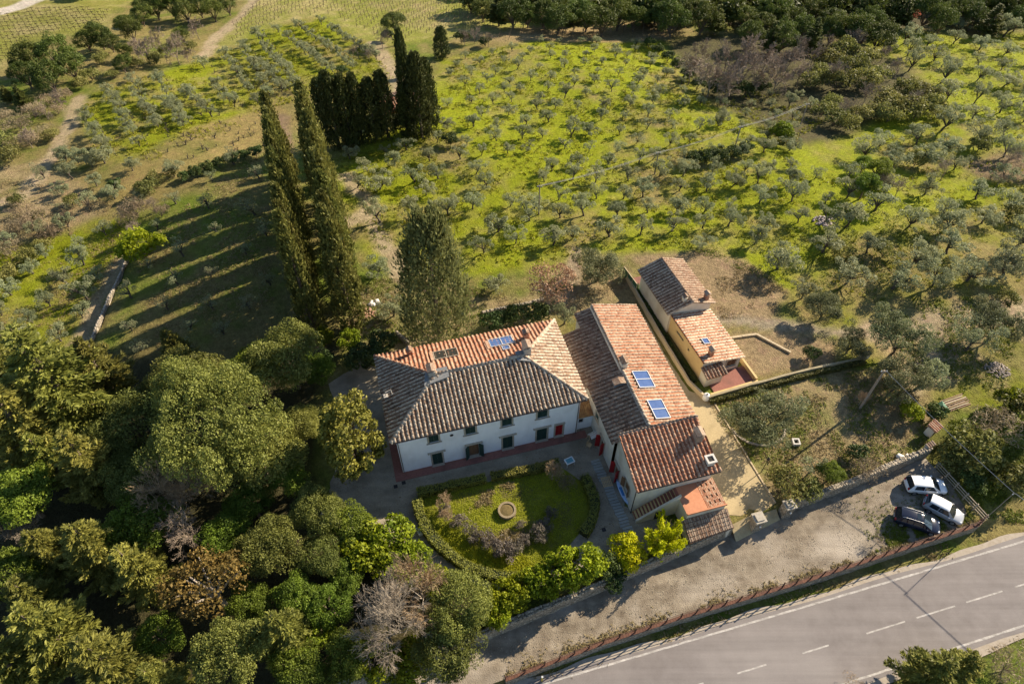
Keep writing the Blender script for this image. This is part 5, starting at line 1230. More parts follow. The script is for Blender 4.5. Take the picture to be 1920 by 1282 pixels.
# laurels over the road wall
for i, (x, y, r) in enumerate(((915, 1132, 30), (948, 1118, 27), (975, 1105, 28), (1010, 1088, 30), (1045, 1078, 32), (1090, 1060, 38), (930, 1155, 26))):
    crown_tree('laurel', x, y, r, ['leftmost', 'second', 'third', 'fourth', 'fifth', 'rightmost', 'lowest'][i] + ' bright laurel of the hedge above the lane', name='laurel_bush', cat='bush', group='laurel hedge above the lane', sz=1.35, crown='foliage', trunk='stem')
crown_tree('darkshrub', 1130, 1062, 28, 'dark ivy bush between laurels and yellow shrub', name='bush', cat='bush', crown='foliage', trunk='stem'); crown_tree('darkshrub', 1150, 1085, 24, 'dark ivy hanging over the road wall', name='bush', cat='bush', crown='foliage', trunk='stem')
crown_tree('yellow', 1172, 1020, 26, 'small yellow-green shrub, upper one left of the bamboo', name='shrub', cat='bush', crown='foliage', trunk='stem'); crown_tree('yellow', 1182, 1045, 26, 'small yellow-green shrub, lower one left of the bamboo', name='shrub', cat='bush', crown='foliage', trunk='stem')
crown_tree('lime', 262, 455, 35, 'bright yellow-green shrub at the head of the dry-stone wall', name='shrub', cat='bush', crown='foliage', trunk='stem')
# yellow bamboo: many pointed plumes
rng = np.random.default_rng(9); P_, N_, A_, Cl = [], [], [], []
for i in range(34):
    a = rng.uniform(0, 6.283); r = 1.5 * math.sqrt(rng.random()); tip = np.array([math.cos(a) * r * 1.5, math.sin(a) * r * 1.5, rng.uniform(2.6, 4.6) - r * .5]); t = rng.uniform(.25, 1, 110); base = np.array([math.cos(a) * r * .5, math.sin(a) * r * .5, 0])
    wd = (.36 * (1 - t) + .04)[:, None]; P_.append(base + (tip - base) * t[:, None] + rng.normal(0, 1, (110, 3)) * wd); N_.append(rng.normal(0, 1, (110, 3)) + np.array([0, 0, .6])); A_.append(np.tile(unit(tip - base), (110, 1)) + rng.normal(0, .5, (110, 3))); Cl.append(np.full(110, rng.random()))
Vv, Ff, Aa = leaves(rng, np.concatenate(P_), np.concatenate(N_), .40, .11, np.concatenate(Cl), along=np.concatenate(A_))
mb = MB()
for i in range(16): a = i * .4; mb.tube([(math.cos(a) * .5, math.sin(a) * .5, -.3), (math.cos(a) * 1.1, math.sin(a) * 1.1, 3.0)], [.03, .012], 4)
add_proto('bamboo', mesh_np('bamboo_foliage', Vv, Ff, M_YEL, Aa), mb.mesh('bamboo_canes', MATS['twig_tan']), 2.3, 2.3)
crown_tree('bamboo', 1250, 1000, 48, 'large yellow bamboo clump beside the tiled lean-to', name='bamboo_clump', cat='bamboo', crown='foliage', trunk='canes')
# right hand garden and beyond
for k, x, y, r, lab in (('bigolive', 1432, 785, 62, 'large olive tree ringed by a stone edging'), ('olive', 1482, 770, 38, 'olive tree right of the ringed olive'), ('bigolive', 1690, 705, 50, 'olive tree behind the leaning power pole'), ('olive', 1740, 700, 38, 'olive tree right of the power pole'), ('bigolive', 1690, 632, 52, 'big olive beside the dirt track junction'), ('bigolive', 1600, 640, 36, 'olive tree at the end of the soil yard'), ('bigolive', 1875, 605, 46, 'big olive at the right edge beside the track, lower'), ('olive', 1830, 630, 40, 'olive tree left of the one at the right edge'), ('bigolive', 1548, 578, 34, 'olive tree beside the brown soil yard'), ('olive', 1512, 540, 26, 'olive tree on the edge of the soil yard'), ('bigolive', 1125, 498, 42, 'dark bushy olive above the cottage'), ('olive', 1060, 590, 26, 'olive tree between villa roof and annex'), ('olive', 1470, 480, 36, 'olive tree upper right of the cottage'), ('olive', 735, 575, 28, 'olive tree left of the big broad cypress'), ('olive', 705, 500, 26, 'olive tree along the track near the avenue'), ('olive', 930, 530, 22, 'small olive right of the big broad cypress'), ('olive', 1235, 520, 1, '')):
    if lab: crown_tree(k, x, y, r, lab, name='olive_tree', group='olive trees near the houses')
for k, x, y, r, lab in (('scrub', 1475, 905, 34, 'brownish bush inside the garden wall, left'), ('greenoak', 1562, 885, 24, 'green bush inside the garden wall, right'), ('olive', 1530, 868, 26, 'grey olive bush above the garden wall'), ('dryscrub', 1625, 880, 26, 'dry bush inside the garden wall'), ('darkshrub', 1607, 850, 19, 'dark round shrub in the garden above the wall'), ('scrub', 1518, 918, 24, 'leafy bush by the right gate pier'), ('laurel', 1710, 770, 20, 'green bush left of the tiny hut'), ('darkshrub', 1755, 775, 20, 'dark bush right of the tiny hut'), ('scrub', 1830, 840, 46, 'tall scrub clump at the right edge above the cars'), ('dryscrub', 1870, 800, 40, 'dry scrub clump under the power line'), ('scrub', 1900, 760, 36, 'scrub clump at the right edge'), ('scrub', 1790, 860, 32, 'dark scrub behind the white car'), ('darkshrub', 1820, 900, 26, 'dark scrub beside the rail fence'), ('laurel', 1895, 745, 26, 'green bush at the right edge below the track'), ('darkshrub', 1521, 663, 15, 'small round bush in the soil yard'), ('scrub', 1900, 900, 34, 'scrub at the right edge above the road'), ('dryscrub', 1890, 1245, 36, 'dry brush in the lower right corner'), ('dryscrub', 1600, 1290, 20, 'dry brush at the bottom edge by the road')):
    crown_tree(k, x, y, r, lab, name='bush', cat='bush', crown='foliage', trunk='stem')
crown_tree('conifer', 1740, 1262, 62, 'sunlit conifer at the bottom edge across the road, left', name='conifer_tree'); crown_tree('conifer', 1805, 1250, 52, 'sunlit conifer at the bottom edge across the road, right', name='conifer_tree')
# tall cypresses out of frame at the right that throw the long shadow bands
for i, (sx_, sy_) in enumerate(((1797, 936), (1868, 945))):
    p = G(sx_, sy_) + Vector((sd.x, sd.y, 0)) / sd.z * 14.0; p.z = hz(p.x, p.y); tree('cypress', p, 1.0, ['tall cypress beyond the right edge, farther from the road', 'tall cypress beyond the right edge, nearer the road'][i], name='cypress_tree', var=i)
# ------------------------------------------------------------------ olives: groves
OL = []     # (world point, px radius, label)
def free(p, d): return all((p.x - q[0].x) ** 2 + (p.y - q[0].y) ** 2 > (max(d, .62 * q[1])) ** 2 for q in PLACED) 
def inpoly(x, y, poly):
    c = False; n = len(poly)
    for i in range(n):
        (x0, y0), (x1, y1) = poly[i], poly[(i + 1) % n]
        if (y0 > y) != (y1 > y) and x < (x1 - x0) * (y - y0) / (y1 - y0) + x0: c = not c
    return c
def scatter(poly, rfun, spx, label, n=6000, seed=1, squash=.62):
    """dart throwing in the photo's ground plane; spacing in photo pixels"""
    rs = random.Random(seed); xs = [p[0] for p in poly]; ys = [p[1] for p in poly]; got = []
    for i in range(n):
        x, y = rs.uniform(min(xs), max(xs)), rs.uniform(min(ys), max(ys))
        if not inpoly(x, y, poly): continue
        s = spx(x, y)
        if any(abs(x - a) < s * 1.1 and (x - a) ** 2 + ((y - b) / squash) ** 2 < s * s for a, b in got): continue
        p = G(x, y)
        if not free(p, 1.2): continue
        got.append((x, y)); OL.append((p, rfun(x, y) * rs.uniform(.8, 1.2), label))
GROVE = [(640, 300), (690, 280), (800, 240), (835, 160), (850, 105), (1000, 80), (1220, 82), (1290, 140), (1330, 200), (1420, 170), (1480, 170), (1560, 220), (1480, 270), (1490, 330), (1330, 300), (1480, 330), (1560, 330), (1600, 400), (1440, 470), (1200, 470), (1110, 450), (1080, 480), (960, 500), (900, 510), (880, 430), (760, 420), (720, 450), (660, 360)]
rg = lambda x, y: np.interp(y, [80, 130, 200, 300, 400, 500], [8.5, 10.2, 12.5, 17, 23, 27])
def lattice(poly, sp_, ang, jit, rfun, label, seed, drop=.06):
    """planted rows: a slightly irregular grid on the ground, rows turned by ang"""
    rs = random.Random(seed); wp = PX(*poly); c, s_ = math.cos(ang), math.sin(ang)
    a_ = [p[0] * c + p[1] * s_ for p in wp]; b_ = [-p[0] * s_ + p[1] * c for p in wp]
    for i, aa in enumerate(np.arange(min(a_), max(a_), sp_)):
        for j, bb in enumerate(np.arange(min(b_), max(b_), sp_ * 1.08)):
            q, r_ = aa + rs.gauss(0, jit) + (sp_ * .5 if j % 2 else 0), bb + rs.gauss(0, jit) + 1.2 * math.sin(aa * .05); x, y = q * c - r_ * s_, q * s_ + r_ * c
            if not inpoly(x, y, wp) or rs.random() < drop: continue
            p = Vector((x, y, hz(x, y)))
            if not free(p, 1.6): continue
            px_, py_ = proj0(p); OL.append((p, rfun(px_, py_) * rs.uniform(.72, 1.2), label))
def proj0(p):
    c, s = math.cos(PITCH), math.sin(PITCH); dp = p[1] * c - (p[2] - CAM_H) * s; return CX + FPX * p[0] / dp, CY - FPX * (p[1] * s + (p[2] - CAM_H) * c) / dp
lattice(GROVE, 4.6, rad(8), .55, rg, 'olive tree among many on the bright green slope behind the houses', 3)
HILL = [(1620, 70), (1760, 60), (1935, 60), (1935, 545), (1760, 545), (1640, 570), (1590, 550), (1530, 510), (1490, 460), (1600, 400), (1570, 330), (1650, 260), (1800, 220), (1700, 140)]
rh = lambda x, y: np.interp(y, [60, 200, 350, 560], [17, 21, 26, 33]); sh_ = lambda x, y: np.interp(y, [60, 200, 350, 560], [36, 45, 56, 70])
scatter(HILL, rh, sh_, 'olive tree among many on the right hand hillside', seed=4)
ROWS = [((160, 215), (203, 290)), ((205, 172), (262, 270)), ((250, 150), (278, 205)), ((296, 232), (297, 234)), ((298, 150), (312, 175)), ((315, 195), (345, 232)), ((352, 175), (397, 215)), ((383, 125), (393, 145)), ((405, 160), (440, 198)), ((425, 105), (482, 190)), ((455, 85), (505, 178)), ((485, 68), (560, 165)), ((490, 115), (528, 168)), ((522, 58), (622, 133)), ((555, 44), (662, 124)), ((592, 36), (705, 108)), ((125, 295), (175, 308)), ((270, 200), (290, 215))]
for (a, b), (c, d) in ROWS:
    L_ = math.hypot(c - a, d - b); k = max(1, int(L_ / 11.5))
    for i in range(k + 1):
        t = i / max(1, k); x, y = a + (c - a) * t + random.gauss(0, .8), b + (d - b) * t + random.gauss(0, .6)
        if random.random() < .95: OL.append((G(x, y + 4), np.interp(y, [40, 300], [9.5, 15]) * random.uniform(.85, 1.2), 'olive tree in the hedge-like rows of the upper left orchard'))
FIELD = [(240, 480), (330, 350), (490, 290), (500, 420), (520, 560), (420, 650), (300, 680), (200, 640)]
FIELD2 = [(-20, 480), (110, 420), (200, 440), (190, 540), (140, 640), (-20, 660)]
nb4 = len(OL)
scatter(FIELD, lambda x, y: 17, lambda x, y: 62, 'thin young olive in the shadow-striped field left of the avenue', seed=5)
scatter(FIELD2, lambda x, y: 21, lambda x, y: 52, 'olive tree in the green field at the left edge', seed=6)
scatter([(100, 300), (180, 300), (330, 330), (240, 400), (120, 400), (60, 360)], lambda x, y: 17, lambda x, y: 50, 'olive tree near the brushy left track', seed=8)
OL.sort(key=lambda q: -q[1])
ind, rest = OL[:284], OL[284:]
# name every olive by the landmark it stands nearest to
LM = [((738, 60), 'the umbrella pine'), ((829, 85), 'the lone dark cypress above the grove'), ((800, 180), 'the dark cypresses right of the farmhouse'), ((670, 230), 'the dark cypresses left of the farmhouse'), ((820, 480), 'the big broad cypress'), ((1010, 380), 'the left far utility pole'), ((1227, 312), 'the middle far utility pole'), ((1381, 262), 'the right far utility pole'), ((1030, 520), 'the brown-leaved oak'), ((1250, 480), 'the cottage roof'), ((1410, 500), 'the upper edge of the soil yard'), ((1370, 160), 'the bare purple thicket'), ((1240, 100), 'the hedge left of the bare thicket'), ((1470, 245), 'the round green bush in the grove'), ((1560, 200), 'the scrub clump beside the grove'), ((1690, 190), 'the big scrub clump on the hillside'), ((1715, 50), 'the red-leaved tree'), ((1880, 315), 'the bare soil patch at the right edge'), ((1740, 600), 'the dirt track junction'), ((1545, 415), 'the burnt brush pile'), ((1630, 330), 'the dark tree on the hillside'), ((1350, 290), 'the dark hedge strip in the grove'), ((680, 400), 'the dirt track right of the avenue'), ((530, 250), 'the far end of the cypress avenue'), ((262, 455), 'the yellow-green shrub'), ((185, 610), 'the dry-stone wall'), ((500, 560), 'the near end of the cypress avenue'), ((390, 310), 'the hedge above the shaded field'), ((90, 150), 'the big pine clump'), ((130, 260), 'the left track'), ((440, 110), 'the vineyard corner'), ((600, 60), 'the curved vineyard edge'), ((1000, 100), 'the pale strip above the grove'), ((1130, 250), 'the middle of the green grove'), ((960, 250), 'the left half of the green grove'), ((1850, 150), 'the top right corner'), ((1800, 430), 'the middle of the right hillside'), ((60, 440), 'the brush at the left edge'), ((30, 620), 'the wood at the left edge')]
ORD = ['', 'second ', 'third ', 'fourth ', 'fifth ', 'sixth ', 'seventh ', 'eighth ', 'ninth ', 'tenth ', 'eleventh ', 'twelfth ', 'thirteenth ', 'fourteenth ', 'fifteenth ', 'sixteenth ', 'seventeenth ', 'eighteenth ', 'nineteenth ', 'twentieth ', 'twenty-first ', 'twenty-second ', 'twenty-third ', 'twenty-fourth ', 'twenty-fifth ', 'twenty-sixth ', 'twenty-seventh ', 'twenty-eighth ', 'twenty-ninth ', 'thirtieth ', 'thirty-first ', 'thirty-second ', 'thirty-third ', 'thirty-fourth ', 'thirty-fifth ', 'thirty-sixth ', 'thirty-seventh ', 'thirty-eighth ', 'thirty-ninth ', 'fortieth ', 'forty-first ', 'forty-second ', 'forty-third ', 'forty-fourth ', 'forty-fifth ', 'forty-sixth ', 'forty-seventh ']
def proj(p):
    c, s = math.cos(PITCH), math.sin(PITCH); dp = p[1] * c - (p[2] - CAM_H) * s; return CX + FPX * p[0] / dp, CY - FPX * (p[1] * s + (p[2] - CAM_H) * c) / dp
near = {}
for q in ind:
    x, y = proj((q[0].x, q[0].y, q[0].z + 2)); d_, j = min((math.hypot(x - l[0][0], y - l[0][1]), i) for i, l in enumerate(LM)); near.setdefault(j, []).append((d_, id(q)))
LAB = {}
for j, lst in near.items():
    for k_, (d_, i_) in enumerate(sorted(lst)): LAB[i_] = ORD[min(k_, 46)] + ('nearest' if k_ == 0 else 'nearest') + ' olive tree to ' + LM[j][1]
for q_ in ind:
    p, r, lab = q_
    k = 'thinolive' if 'thin young' in lab else 'olive'; v = random.randrange(len(PROTO[k])); R, hc = PROTO[k][v][2:]; s = r / px_m((p.x, p.y, p.z + 2)) / R
    tree(k, p, s, LAB[id(q_)], 'tree', lab.replace('olive tree', 'olives').replace('thin young olive', 'young olives'), 'olive_tree', var=v, sz=random.uniform(.78, 1.15), tilt=.09)
def proto_np(me):
    n = len(me.vertices); V = np.empty(n * 3, np.float32); me.vertices.foreach_get('co', V); m_ = len(me.polygons); F = np.empty(len(me.loops), np.int32); me.loops.foreach_get('vertex_index', F)
    at = {}
    for a in ('rnd', 'clump'):
        if a in me.attributes: q = np.empty(n, np.float32); me.attributes[a].data.foreach_get('value', q); at[a] = q
    return V.reshape(-1, 3), F.reshape(m_, -1), at
def merged(name, key, items, label, cat, keep=.5, group=None):
    """far repeats joined into one object: crowns thinned out"""
    rng = np.random.default_rng(3); cache = [(proto_np(c), [tuple(v.co) for v in t.vertices], [tuple(p.vertices) for p in t.polygons]) for c, t, R, h in PROTO[key]]
    Vs, Fs, rn, cl = [], [], [], []; b = 0; tv = MB()
    for p, s in items:
        (V, F, at), t_v, t_f = random.choice(cache); k = rng.random(len(F)) < keep; Fk = F[k]; V = V.copy(); 
        idx_ = Fk.ravel(); a = rng.uniform(0, 6.28); c, sn = math.cos(a), math.sin(a); q = V[idx_]
        cen = q.reshape(-1, 4, 3).mean(1, keepdims=True); q = (cen + (q.reshape(-1, 4, 3) - cen) * (1.0 / math.sqrt(keep))).reshape(-1, 3)
        q = np.stack([q[:, 0] * c - q[:, 1] * sn, q[:, 0] * sn + q[:, 1] * c, q[:, 2]], 1) * s + np.array(p)
        Vs.append(q); Fs.append(np.arange(len(q)).reshape(-1, 4) + b); b += len(q); rn.append(at['rnd'][idx_]); cl.append((at['clump'][idx_] + rng.random()) % 1)
        tv.add([(p[0] + (x * c - y * sn) * s, p[1] + (x * sn + y * c) * s, p[2] + z * s) for x, y, z in t_v], t_f)
    o = link(name, mesh_np(name, np.concatenate(Vs), np.concatenate(Fs), PROTO[key][0][0].materials[0], {'rnd': np.concatenate(rn), 'clump': np.concatenate(cl)}), label=label, cat=cat, kind='stuff')
    link(name + '_trunks', tv.mesh(name + '_trunks', PROTO[key][0][1].materials[0]), o)['kind'] = 'stuff'
    return o
if rest: merged('olive_grove', 'olive', [(p, r / px_m((p.x, p.y, p.z + 2)) / 2.3) for p, r, l in rest], 'smallest far olive trees of the upper orchard and grove', 'olive grove', .35)
print('olives', len(OL), len(rest))
random.seed(5)
# ------------------------------------------------------------------ background trees and thickets
def where(x, y):
    v = 'top' if y < 60 else 'upper' if y < 230 else 'middle'
    h = 'left edge' if x < 90 else 'left' if x < 480 else 'centre' if x < 1250 else 'right' if x < 1800 else 'right edge'
    return v, h
def many(items, key, name, cat, labf, group, **kw):
    items = sorted(items)
    for i, it in enumerate(items):
        x, y, r = it[:3]; crown_tree(key, x, y, r, labf(i, x, y), name=name, cat=cat, group=group, **kw)
O_ = ORD
pines = [(55, 105, 30), (100, 98, 32), (132, 122, 26), (88, 140, 32), (45, 138, 26)]
many(pines, 'pine', 'pine_tree', 'tree', lambda i, x, y: ['leftmost', 'second', 'third', 'fourth', 'rightmost'][i] + ' pine of the big clump at the upper left', 'big pine clump')
many([(40, 185, 20), (12, 178, 16)], 'greenconifer', 'conifer_tree', 'tree', lambda i, x, y: ['left', 'right'][i] + ' conifer just below the big pine clump', 'conifers below the pine clump')
ra = [(160, 74, 20), (185, 68, 22), (205, 78, 18), (232, 44, 18), (245, 55, 20), (262, 26, 20), (290, 12, 22), (320, 8, 24), (345, 18, 22), (372, 8, 22), (398, 18, 20), (425, 6, 20), (228, 118, 17), (235, 98, 14), (340, 66, 15), (275, 8, 18)]
many(ra, 'pine', 'pine_tree', 'tree', lambda i, x, y: O_[i] + 'pine from the left in the upper left thicket', 'pines of the upper left thicket')
top = [(905, 8), (935, 14), (962, 16), (990, 20), (1020, 16), (1048, 26), (1072, 14), (1100, 22), (1130, 32), (1160, 18), (1190, 26), (1215, 10), (1240, 18), (1262, 30), (1290, 12), (1318, 26), (1345, 34), (1372, 14), (1398, 24), (1410, 58), (1430, 36), (1455, 12), (1480, 28), (1508, 42), (1532, 14), (1560, 28), (1585, 46), (1612, 18), (1640, 30), (1668, 14), (1696, 24), (1740, 14), (1770, 30), (1800, 12), (1830, 22), (1862, 34), (1890, 12), (1915, 26), (1470, 62), (1525, 66), (1560, 56), (1618, 52), (1650, 58), (1448, 68)]
HT = ORD
for i, (x, y) in enumerate(sorted(top)):
    crown_tree('greenconifer' if i % 5 == 1 else 'pine', x, y + 6, random.uniform(22, 30), (HT[i] or 'first ') + 'dark tree from the left along the wood at the top', name='pine_tree', group='trees of the wood at the top')
items = []
for i in range(230):
    x = random.uniform(880, 2050); p, s = at_crown('pine', x, random.uniform(-75, 22) - max(0, (1150 - x) * .05), random.uniform(20, 28)); items.append((p, s))
for i in range(40):
    x = random.uniform(-150, 480); p, s = at_crown('pine', x, random.uniform(-80, -30), random.uniform(20, 26)); items.append((p, s))
merged('far_wood', 'pine', items, 'dark wood closing the view beyond the fields', 'wood', .11)
crown_tree('redtree', 1715, 26, 12, 'red-leaved tree at the edge of the top wood', name='tree'); crown_tree('redtree', 1872, 10, 12, 'red-leaved tree in the top right wood', name='tree')
th = [(1300, 112, 26), (1322, 88, 22), (1338, 128, 30), (1365, 100, 30), (1372, 142, 28), (1398, 116, 32), (1405, 88, 26), (1428, 134, 30), (1440, 100, 28), (1462, 128, 28), (1480, 104, 24), (1505, 130, 26), (1530, 96, 24)]
many(th, 'thicket', 'bare_tree', 'tree', lambda i, x, y: (O_[i] or 'first ') + 'bare tree from the left in the purple thicket', 'bare purple thicket', crown='branches')
def labels(txt): return lambda i, x, y: (HT[i] or 'first ') + txt
many([(1310, 158, 15), (1340, 165, 16), (1368, 168, 15), (1398, 166, 16), (1290, 140, 14), (1430, 162, 15), (1270, 122, 12), (1252, 108, 12), (1235, 92, 11), (1218, 80, 11)], 'darkshrub', 'bush', 'bush', labels('dark bush from the left at the foot of the purple thicket'), 'bushes at the foot of the thicket', crown='foliage', trunk='stem')
many([(1555, 112, 26), (1585, 92, 24), (1600, 125, 28), (1632, 108, 24), (1575, 150, 26), (1622, 148, 26), (1545, 140, 22), (1520, 150, 20), (1650, 140, 22)], 'scrub', 'bush', 'bush', labels('scrub bush from the left in the upper scrub belt'), 'upper scrub belt', crown='foliage', trunk='stem')
many([(1560, 76, 18), (1610, 70, 18), (1660, 92, 18), (1500, 82, 18), (1690, 120, 18)], 'bare', 'bare_tree', 'tree', labels('bare tree from the left above the upper scrub belt'), 'bare trees above the scrub belt', crown='branches')
many([(1655, 182, 24), (1688, 198, 26), (1722, 206, 26), (1752, 196, 22), (1700, 168, 22), (1735, 176, 22), (1668, 214, 22), (1640, 205, 18), (1765, 215, 16)], 'scrub', 'bush', 'bush', labels('scrub bush from the left in the big clump on the hillside'), 'big scrub clump on the hillside', crown='foliage', trunk='stem')
many([(1545, 205, 20), (1568, 222, 22), (1592, 232, 20), (1612, 212, 20), (1560, 190, 18)], 'scrub', 'bush', 'bush', labels('scrub bush from the left beside the grove corner'), 'scrub beside the grove corner', crown='foliage', trunk='stem')
many([(1590, 196, 22), (1715, 186, 22), (1630, 165, 20), (1575, 130, 22)], 'bare', 'bare_tree', 'tree', labels('bare tree from the left among the hillside scrub'), 'bare trees among the hillside scrub', crown='branches')
crown_tree('laurel', 1471, 246, 20, 'round green bush standing in the grove', name='bush', cat='bush', crown='foliage', trunk='stem')
many([(1302, 298, 15), (1325, 294, 16), (1350, 290, 16), (1375, 286, 15), (1398, 280, 14)], 'darkshrub', 'bush', 'bush', labels('dark bush from the left in the hedge strip across the grove'), 'hedge strip across the grove', crown='foliage', trunk='stem')
many([(1625, 345, 26), (1648, 318, 24), (1622, 305, 18)], 'greenoak', 'oak_tree', 'tree', labels('dark tree from the left on the right hillside'), 'dark trees on the right hillside')
many([(1655, 330, 20), (1690, 345, 20), (1780, 310, 20), (1900, 285, 22), (1880, 330, 18)], 'bare', 'bare_tree', 'tree', labels('bare tree from the left on the right hillside'), 'bare trees on the right hillside', crown='branches')
many([(1580, 470, 18), (1660, 470, 20), (1720, 300, 20), (1840, 270, 20), (1905, 400, 22), (1890, 560, 20)], 'scrub', 'bush', 'bush', labels('scrub bush from the left among the hillside olives'), 'scrub among the hillside olives', crown='foliage', trunk='stem')
# brush on the left
many([(60, 210, 20), (35, 232, 22), (92, 188, 16), (106, 206, 14), (82, 246, 16), (10, 222, 18), (55, 262, 16), (120, 178, 14), (25, 268, 16), (62, 415, 24), (95, 436, 20), (30, 428, 20), (12, 468, 22), (118, 412, 16), (45, 395, 16), (252, 392, 24), (238, 410, 18), (300, 398, 16)], 'dryscrub', 'bush', 'bush', labels('dry tan bush counted from the left in the brush at the left'), 'dry brush at the left', crown='foliage', trunk='stem')
many([(15, 290, 20), (95, 252, 14), (5, 262, 20), (50, 478, 20), (80, 460, 16), (275, 352, 20), (290, 335, 16), (320, 322, 14), (132, 376, 14), (30, 376, 14), (15, 510, 18), (70, 405, 12), (168, 140, 16), (150, 155, 14), (190, 110, 14), (210, 140, 13), (255, 118, 14), (290, 110, 14), (310, 95, 14), (355, 88, 12)], 'scrub', 'bush', 'bush', labels('green scrub bush counted from the left in the brush at the left'), 'green scrub at the left', crown='foliage', trunk='stem')
many([(215, 346, 13), (345, 330, 12), (365, 322, 13), (388, 313, 13), (410, 305, 13), (432, 298, 13), (455, 291, 13), (478, 285, 13)], 'darkshrub', 'bush', 'bush', labels('dark bush from the left in the hedge above the shaded field'), 'hedge above the shaded field', crown='foliage', trunk='stem')
many([(322, 80, 22), (295, 68, 20), (268, 82, 20), (365, 48, 20), (345, 96, 16), (248, 78, 16), (80, 205, 16), (105, 178, 15), (45, 250, 16)], 'thicket', 'bare_tree', 'tree', labels('bare grey tree from the left among the left hand thickets'), 'bare trees in the left thickets', crown='branches')
many([(20, 395, 10), (245, 425, 20), (285, 380, 14)], 'bare', 'bare_tree', 'tree', labels('bare bush-like tree from the left near the yellow-green shrub'), 'bare trees near the yellow shrub', crown='branches')
many([(890, 62, 14), (915, 68, 14), (870, 66, 12), (690, 100, 12), (660, 90, 10)], 'bare', 'bare_tree', 'tree', labels('small bare tree from the left along the vineyard edge'), 'bare trees at the vineyard edge', crown='branches')
many([(866, 70, 14), (640, 132, 10), (750, 140, 10), (910, 78, 11), (725, 68, 12), (660, 262, 14), (845, 262, 14)], 'darkshrub', 'bush', 'bush', labels('dark bush from the left along the vineyard and farmhouse edge'), 'bushes along the vineyard edge', crown='foliage', trunk='stem')
# ------------------------------------------------------------------ vineyards: rows nobody could count from here
def vine_rows(name, quad, ang, gap, lab):
    """short stakes with vine stems in parallel rows inside a photo polygon"""
    P_ = PX(*quad); d = Vector((math.cos(ang), math.sin(ang))); n = Vector((-d.y, d.x)); mb_v, mb_f = [], []
    cs = [Vector(p).dot(n) for p in P_]; ts = [Vector(p).dot(d) for p in P_]; b = 0
    rs = random.Random(4)
    for c in np.arange(min(cs), max(cs), gap):
        for t in np.arange(min(ts), max(ts), 1.25):
            q = n * c + d * (t + rs.uniform(-.2, .2))
            if not inpoly(q.x, q.y, P_): continue
            z = hz(q.x, q.y) if (len(mb_v) % 40 == 0 or not mb_v) else z; h = rs.uniform(.75, 1.1); w_ = .05; a = d * rs.uniform(.3, .65)
            mb_v += [(q.x - w_, q.y, z), (q.x + w_, q.y, z), (q.x + w_, q.y, z + h), (q.x - w_, q.y, z + h), (q.x - a.x, q.y - a.y, z + h * .8), (q.x + a.x, q.y + a.y, z + h * .85), (q.x + a.x, q.y + a.y, z + h * .95), (q.x - a.x, q.y - a.y, z + h * .92)]
            mb_f += [(b, b + 1, b + 2, b + 3), (b + 4, b + 5, b + 6, b + 7)]; b += 8
    link(name, mesh_np(name, np.array(mb_v), np.array(mb_f), mat('vine_wood', (.12, .09, .06), (.22, .17, .11), 3)), label=lab, cat='vineyard', kind='stuff')
vine_rows('vineyard', [(400, 100), (425, 55), (520, -55), (925, -55), (1020, 32), (1000, 55), (860, 64), (700, 76), (610, 24), (480, 56)], rad(62), 2.3, 'bare vine rows of the large vineyard at the top')
vine_rows('vineyard', [(-590, -30), (-300, 165), (0, 125), (60, 72), (195, 55), (205, 22), (100, 18), (0, 30)], rad(8), 2.3, 'bare vine rows of the vineyard at the top left corner')
vine_rows('vineyard', [(870, 72), (1010, 56), (1200, 42), (1280, 56), (1240, 74), (1000, 78)], rad(80), 2.3, 'bare vine rows of the narrow strip above the grove')
items = []
for (a, b), (c, d) in ROWS[:16]:
    for off in ((15, -4),):
        L_ = math.hypot(c - a, d - b); k = max(2, int(L_ / 9))
        for i in range(k + 1):
            t = i / k; p = G(a + (c - a) * t + off[0], b + (d - b) * t + off[1] + 6)
            items.append((p, random.uniform(.6, .95)))
for i in range(46):
    p = G(random.uniform(270, 500), random.uniform(215, 300)); items.append((p, random.uniform(.7, 1.3)))
mv = MB(); mt = PROTO['vine'][0]
for p, s in items:
    a = random.uniform(0, 6.28); c, sn = math.cos(a), math.sin(a)
    for me in mt[:2]:
        mv.add([(p.x + (v.co.x * c - v.co.y * sn) * s * 1.1, p.y + (v.co.x * sn + v.co.y * c) * s * 1.1, p.z + v.co.z * s) for v in me.vertices], [tuple(f.vertices) for f in me.polygons])
mv.build('orchard_vines', bark_olive, label='bare vines between the olive rows of the upper left orchard', cat='vines', kind='stuff')
# ------------------------------------------------------------------ rough grass tufts and weeds
def tufts(name, regs, m, lab, seed, L_=.42, W_=.10, h=.16, all_=False):
    rng = np.random.default_rng(seed); P_ = []
    for poly, n in regs:
        xs = [p[0] for p in poly]; ys = [p[1] for p in poly]; rs = random.Random(seed)
        wp = PX(*poly); X = [p[0] for p in wp]; Y = [p[1] for p in wp]; cnt = 0
        x = rng.uniform(min(X), max(X), n * 3); y = rng.uniform(min(Y), max(Y), n * 3)
        keep = sdist(x, y, wp) > 0; keep &= (fbm(x * .35, y * .35, seed) > .47) | all_
        x, y = x[keep][:n], y[keep][:n]; u, v = (x - OX) * UX + (y - OY) * UY, -(x - OX) * UY + (y - OY) * UX
        z = hz_uv(u, v)
        for k in range(5): P_.append(np.stack([x + rng.normal(0, .16, len(x)), y + rng.normal(0, .16, len(x)), z + rng.uniform(.02, h * 1.5, len(x))], 1))
    P_ = np.concatenate(P_); n = len(P_); Vv, Ff, Aa = leaves(rng, P_, np.tile([0, 0, 1.0], (n, 1)), L_, W_, fbm(P_[:, 0] * .4, P_[:, 1] * .4, seed + 3), spread=.9)
    link(name, mesh_np(name, Vv, Ff, m, Aa), label=lab, cat='grass', kind='stuff')
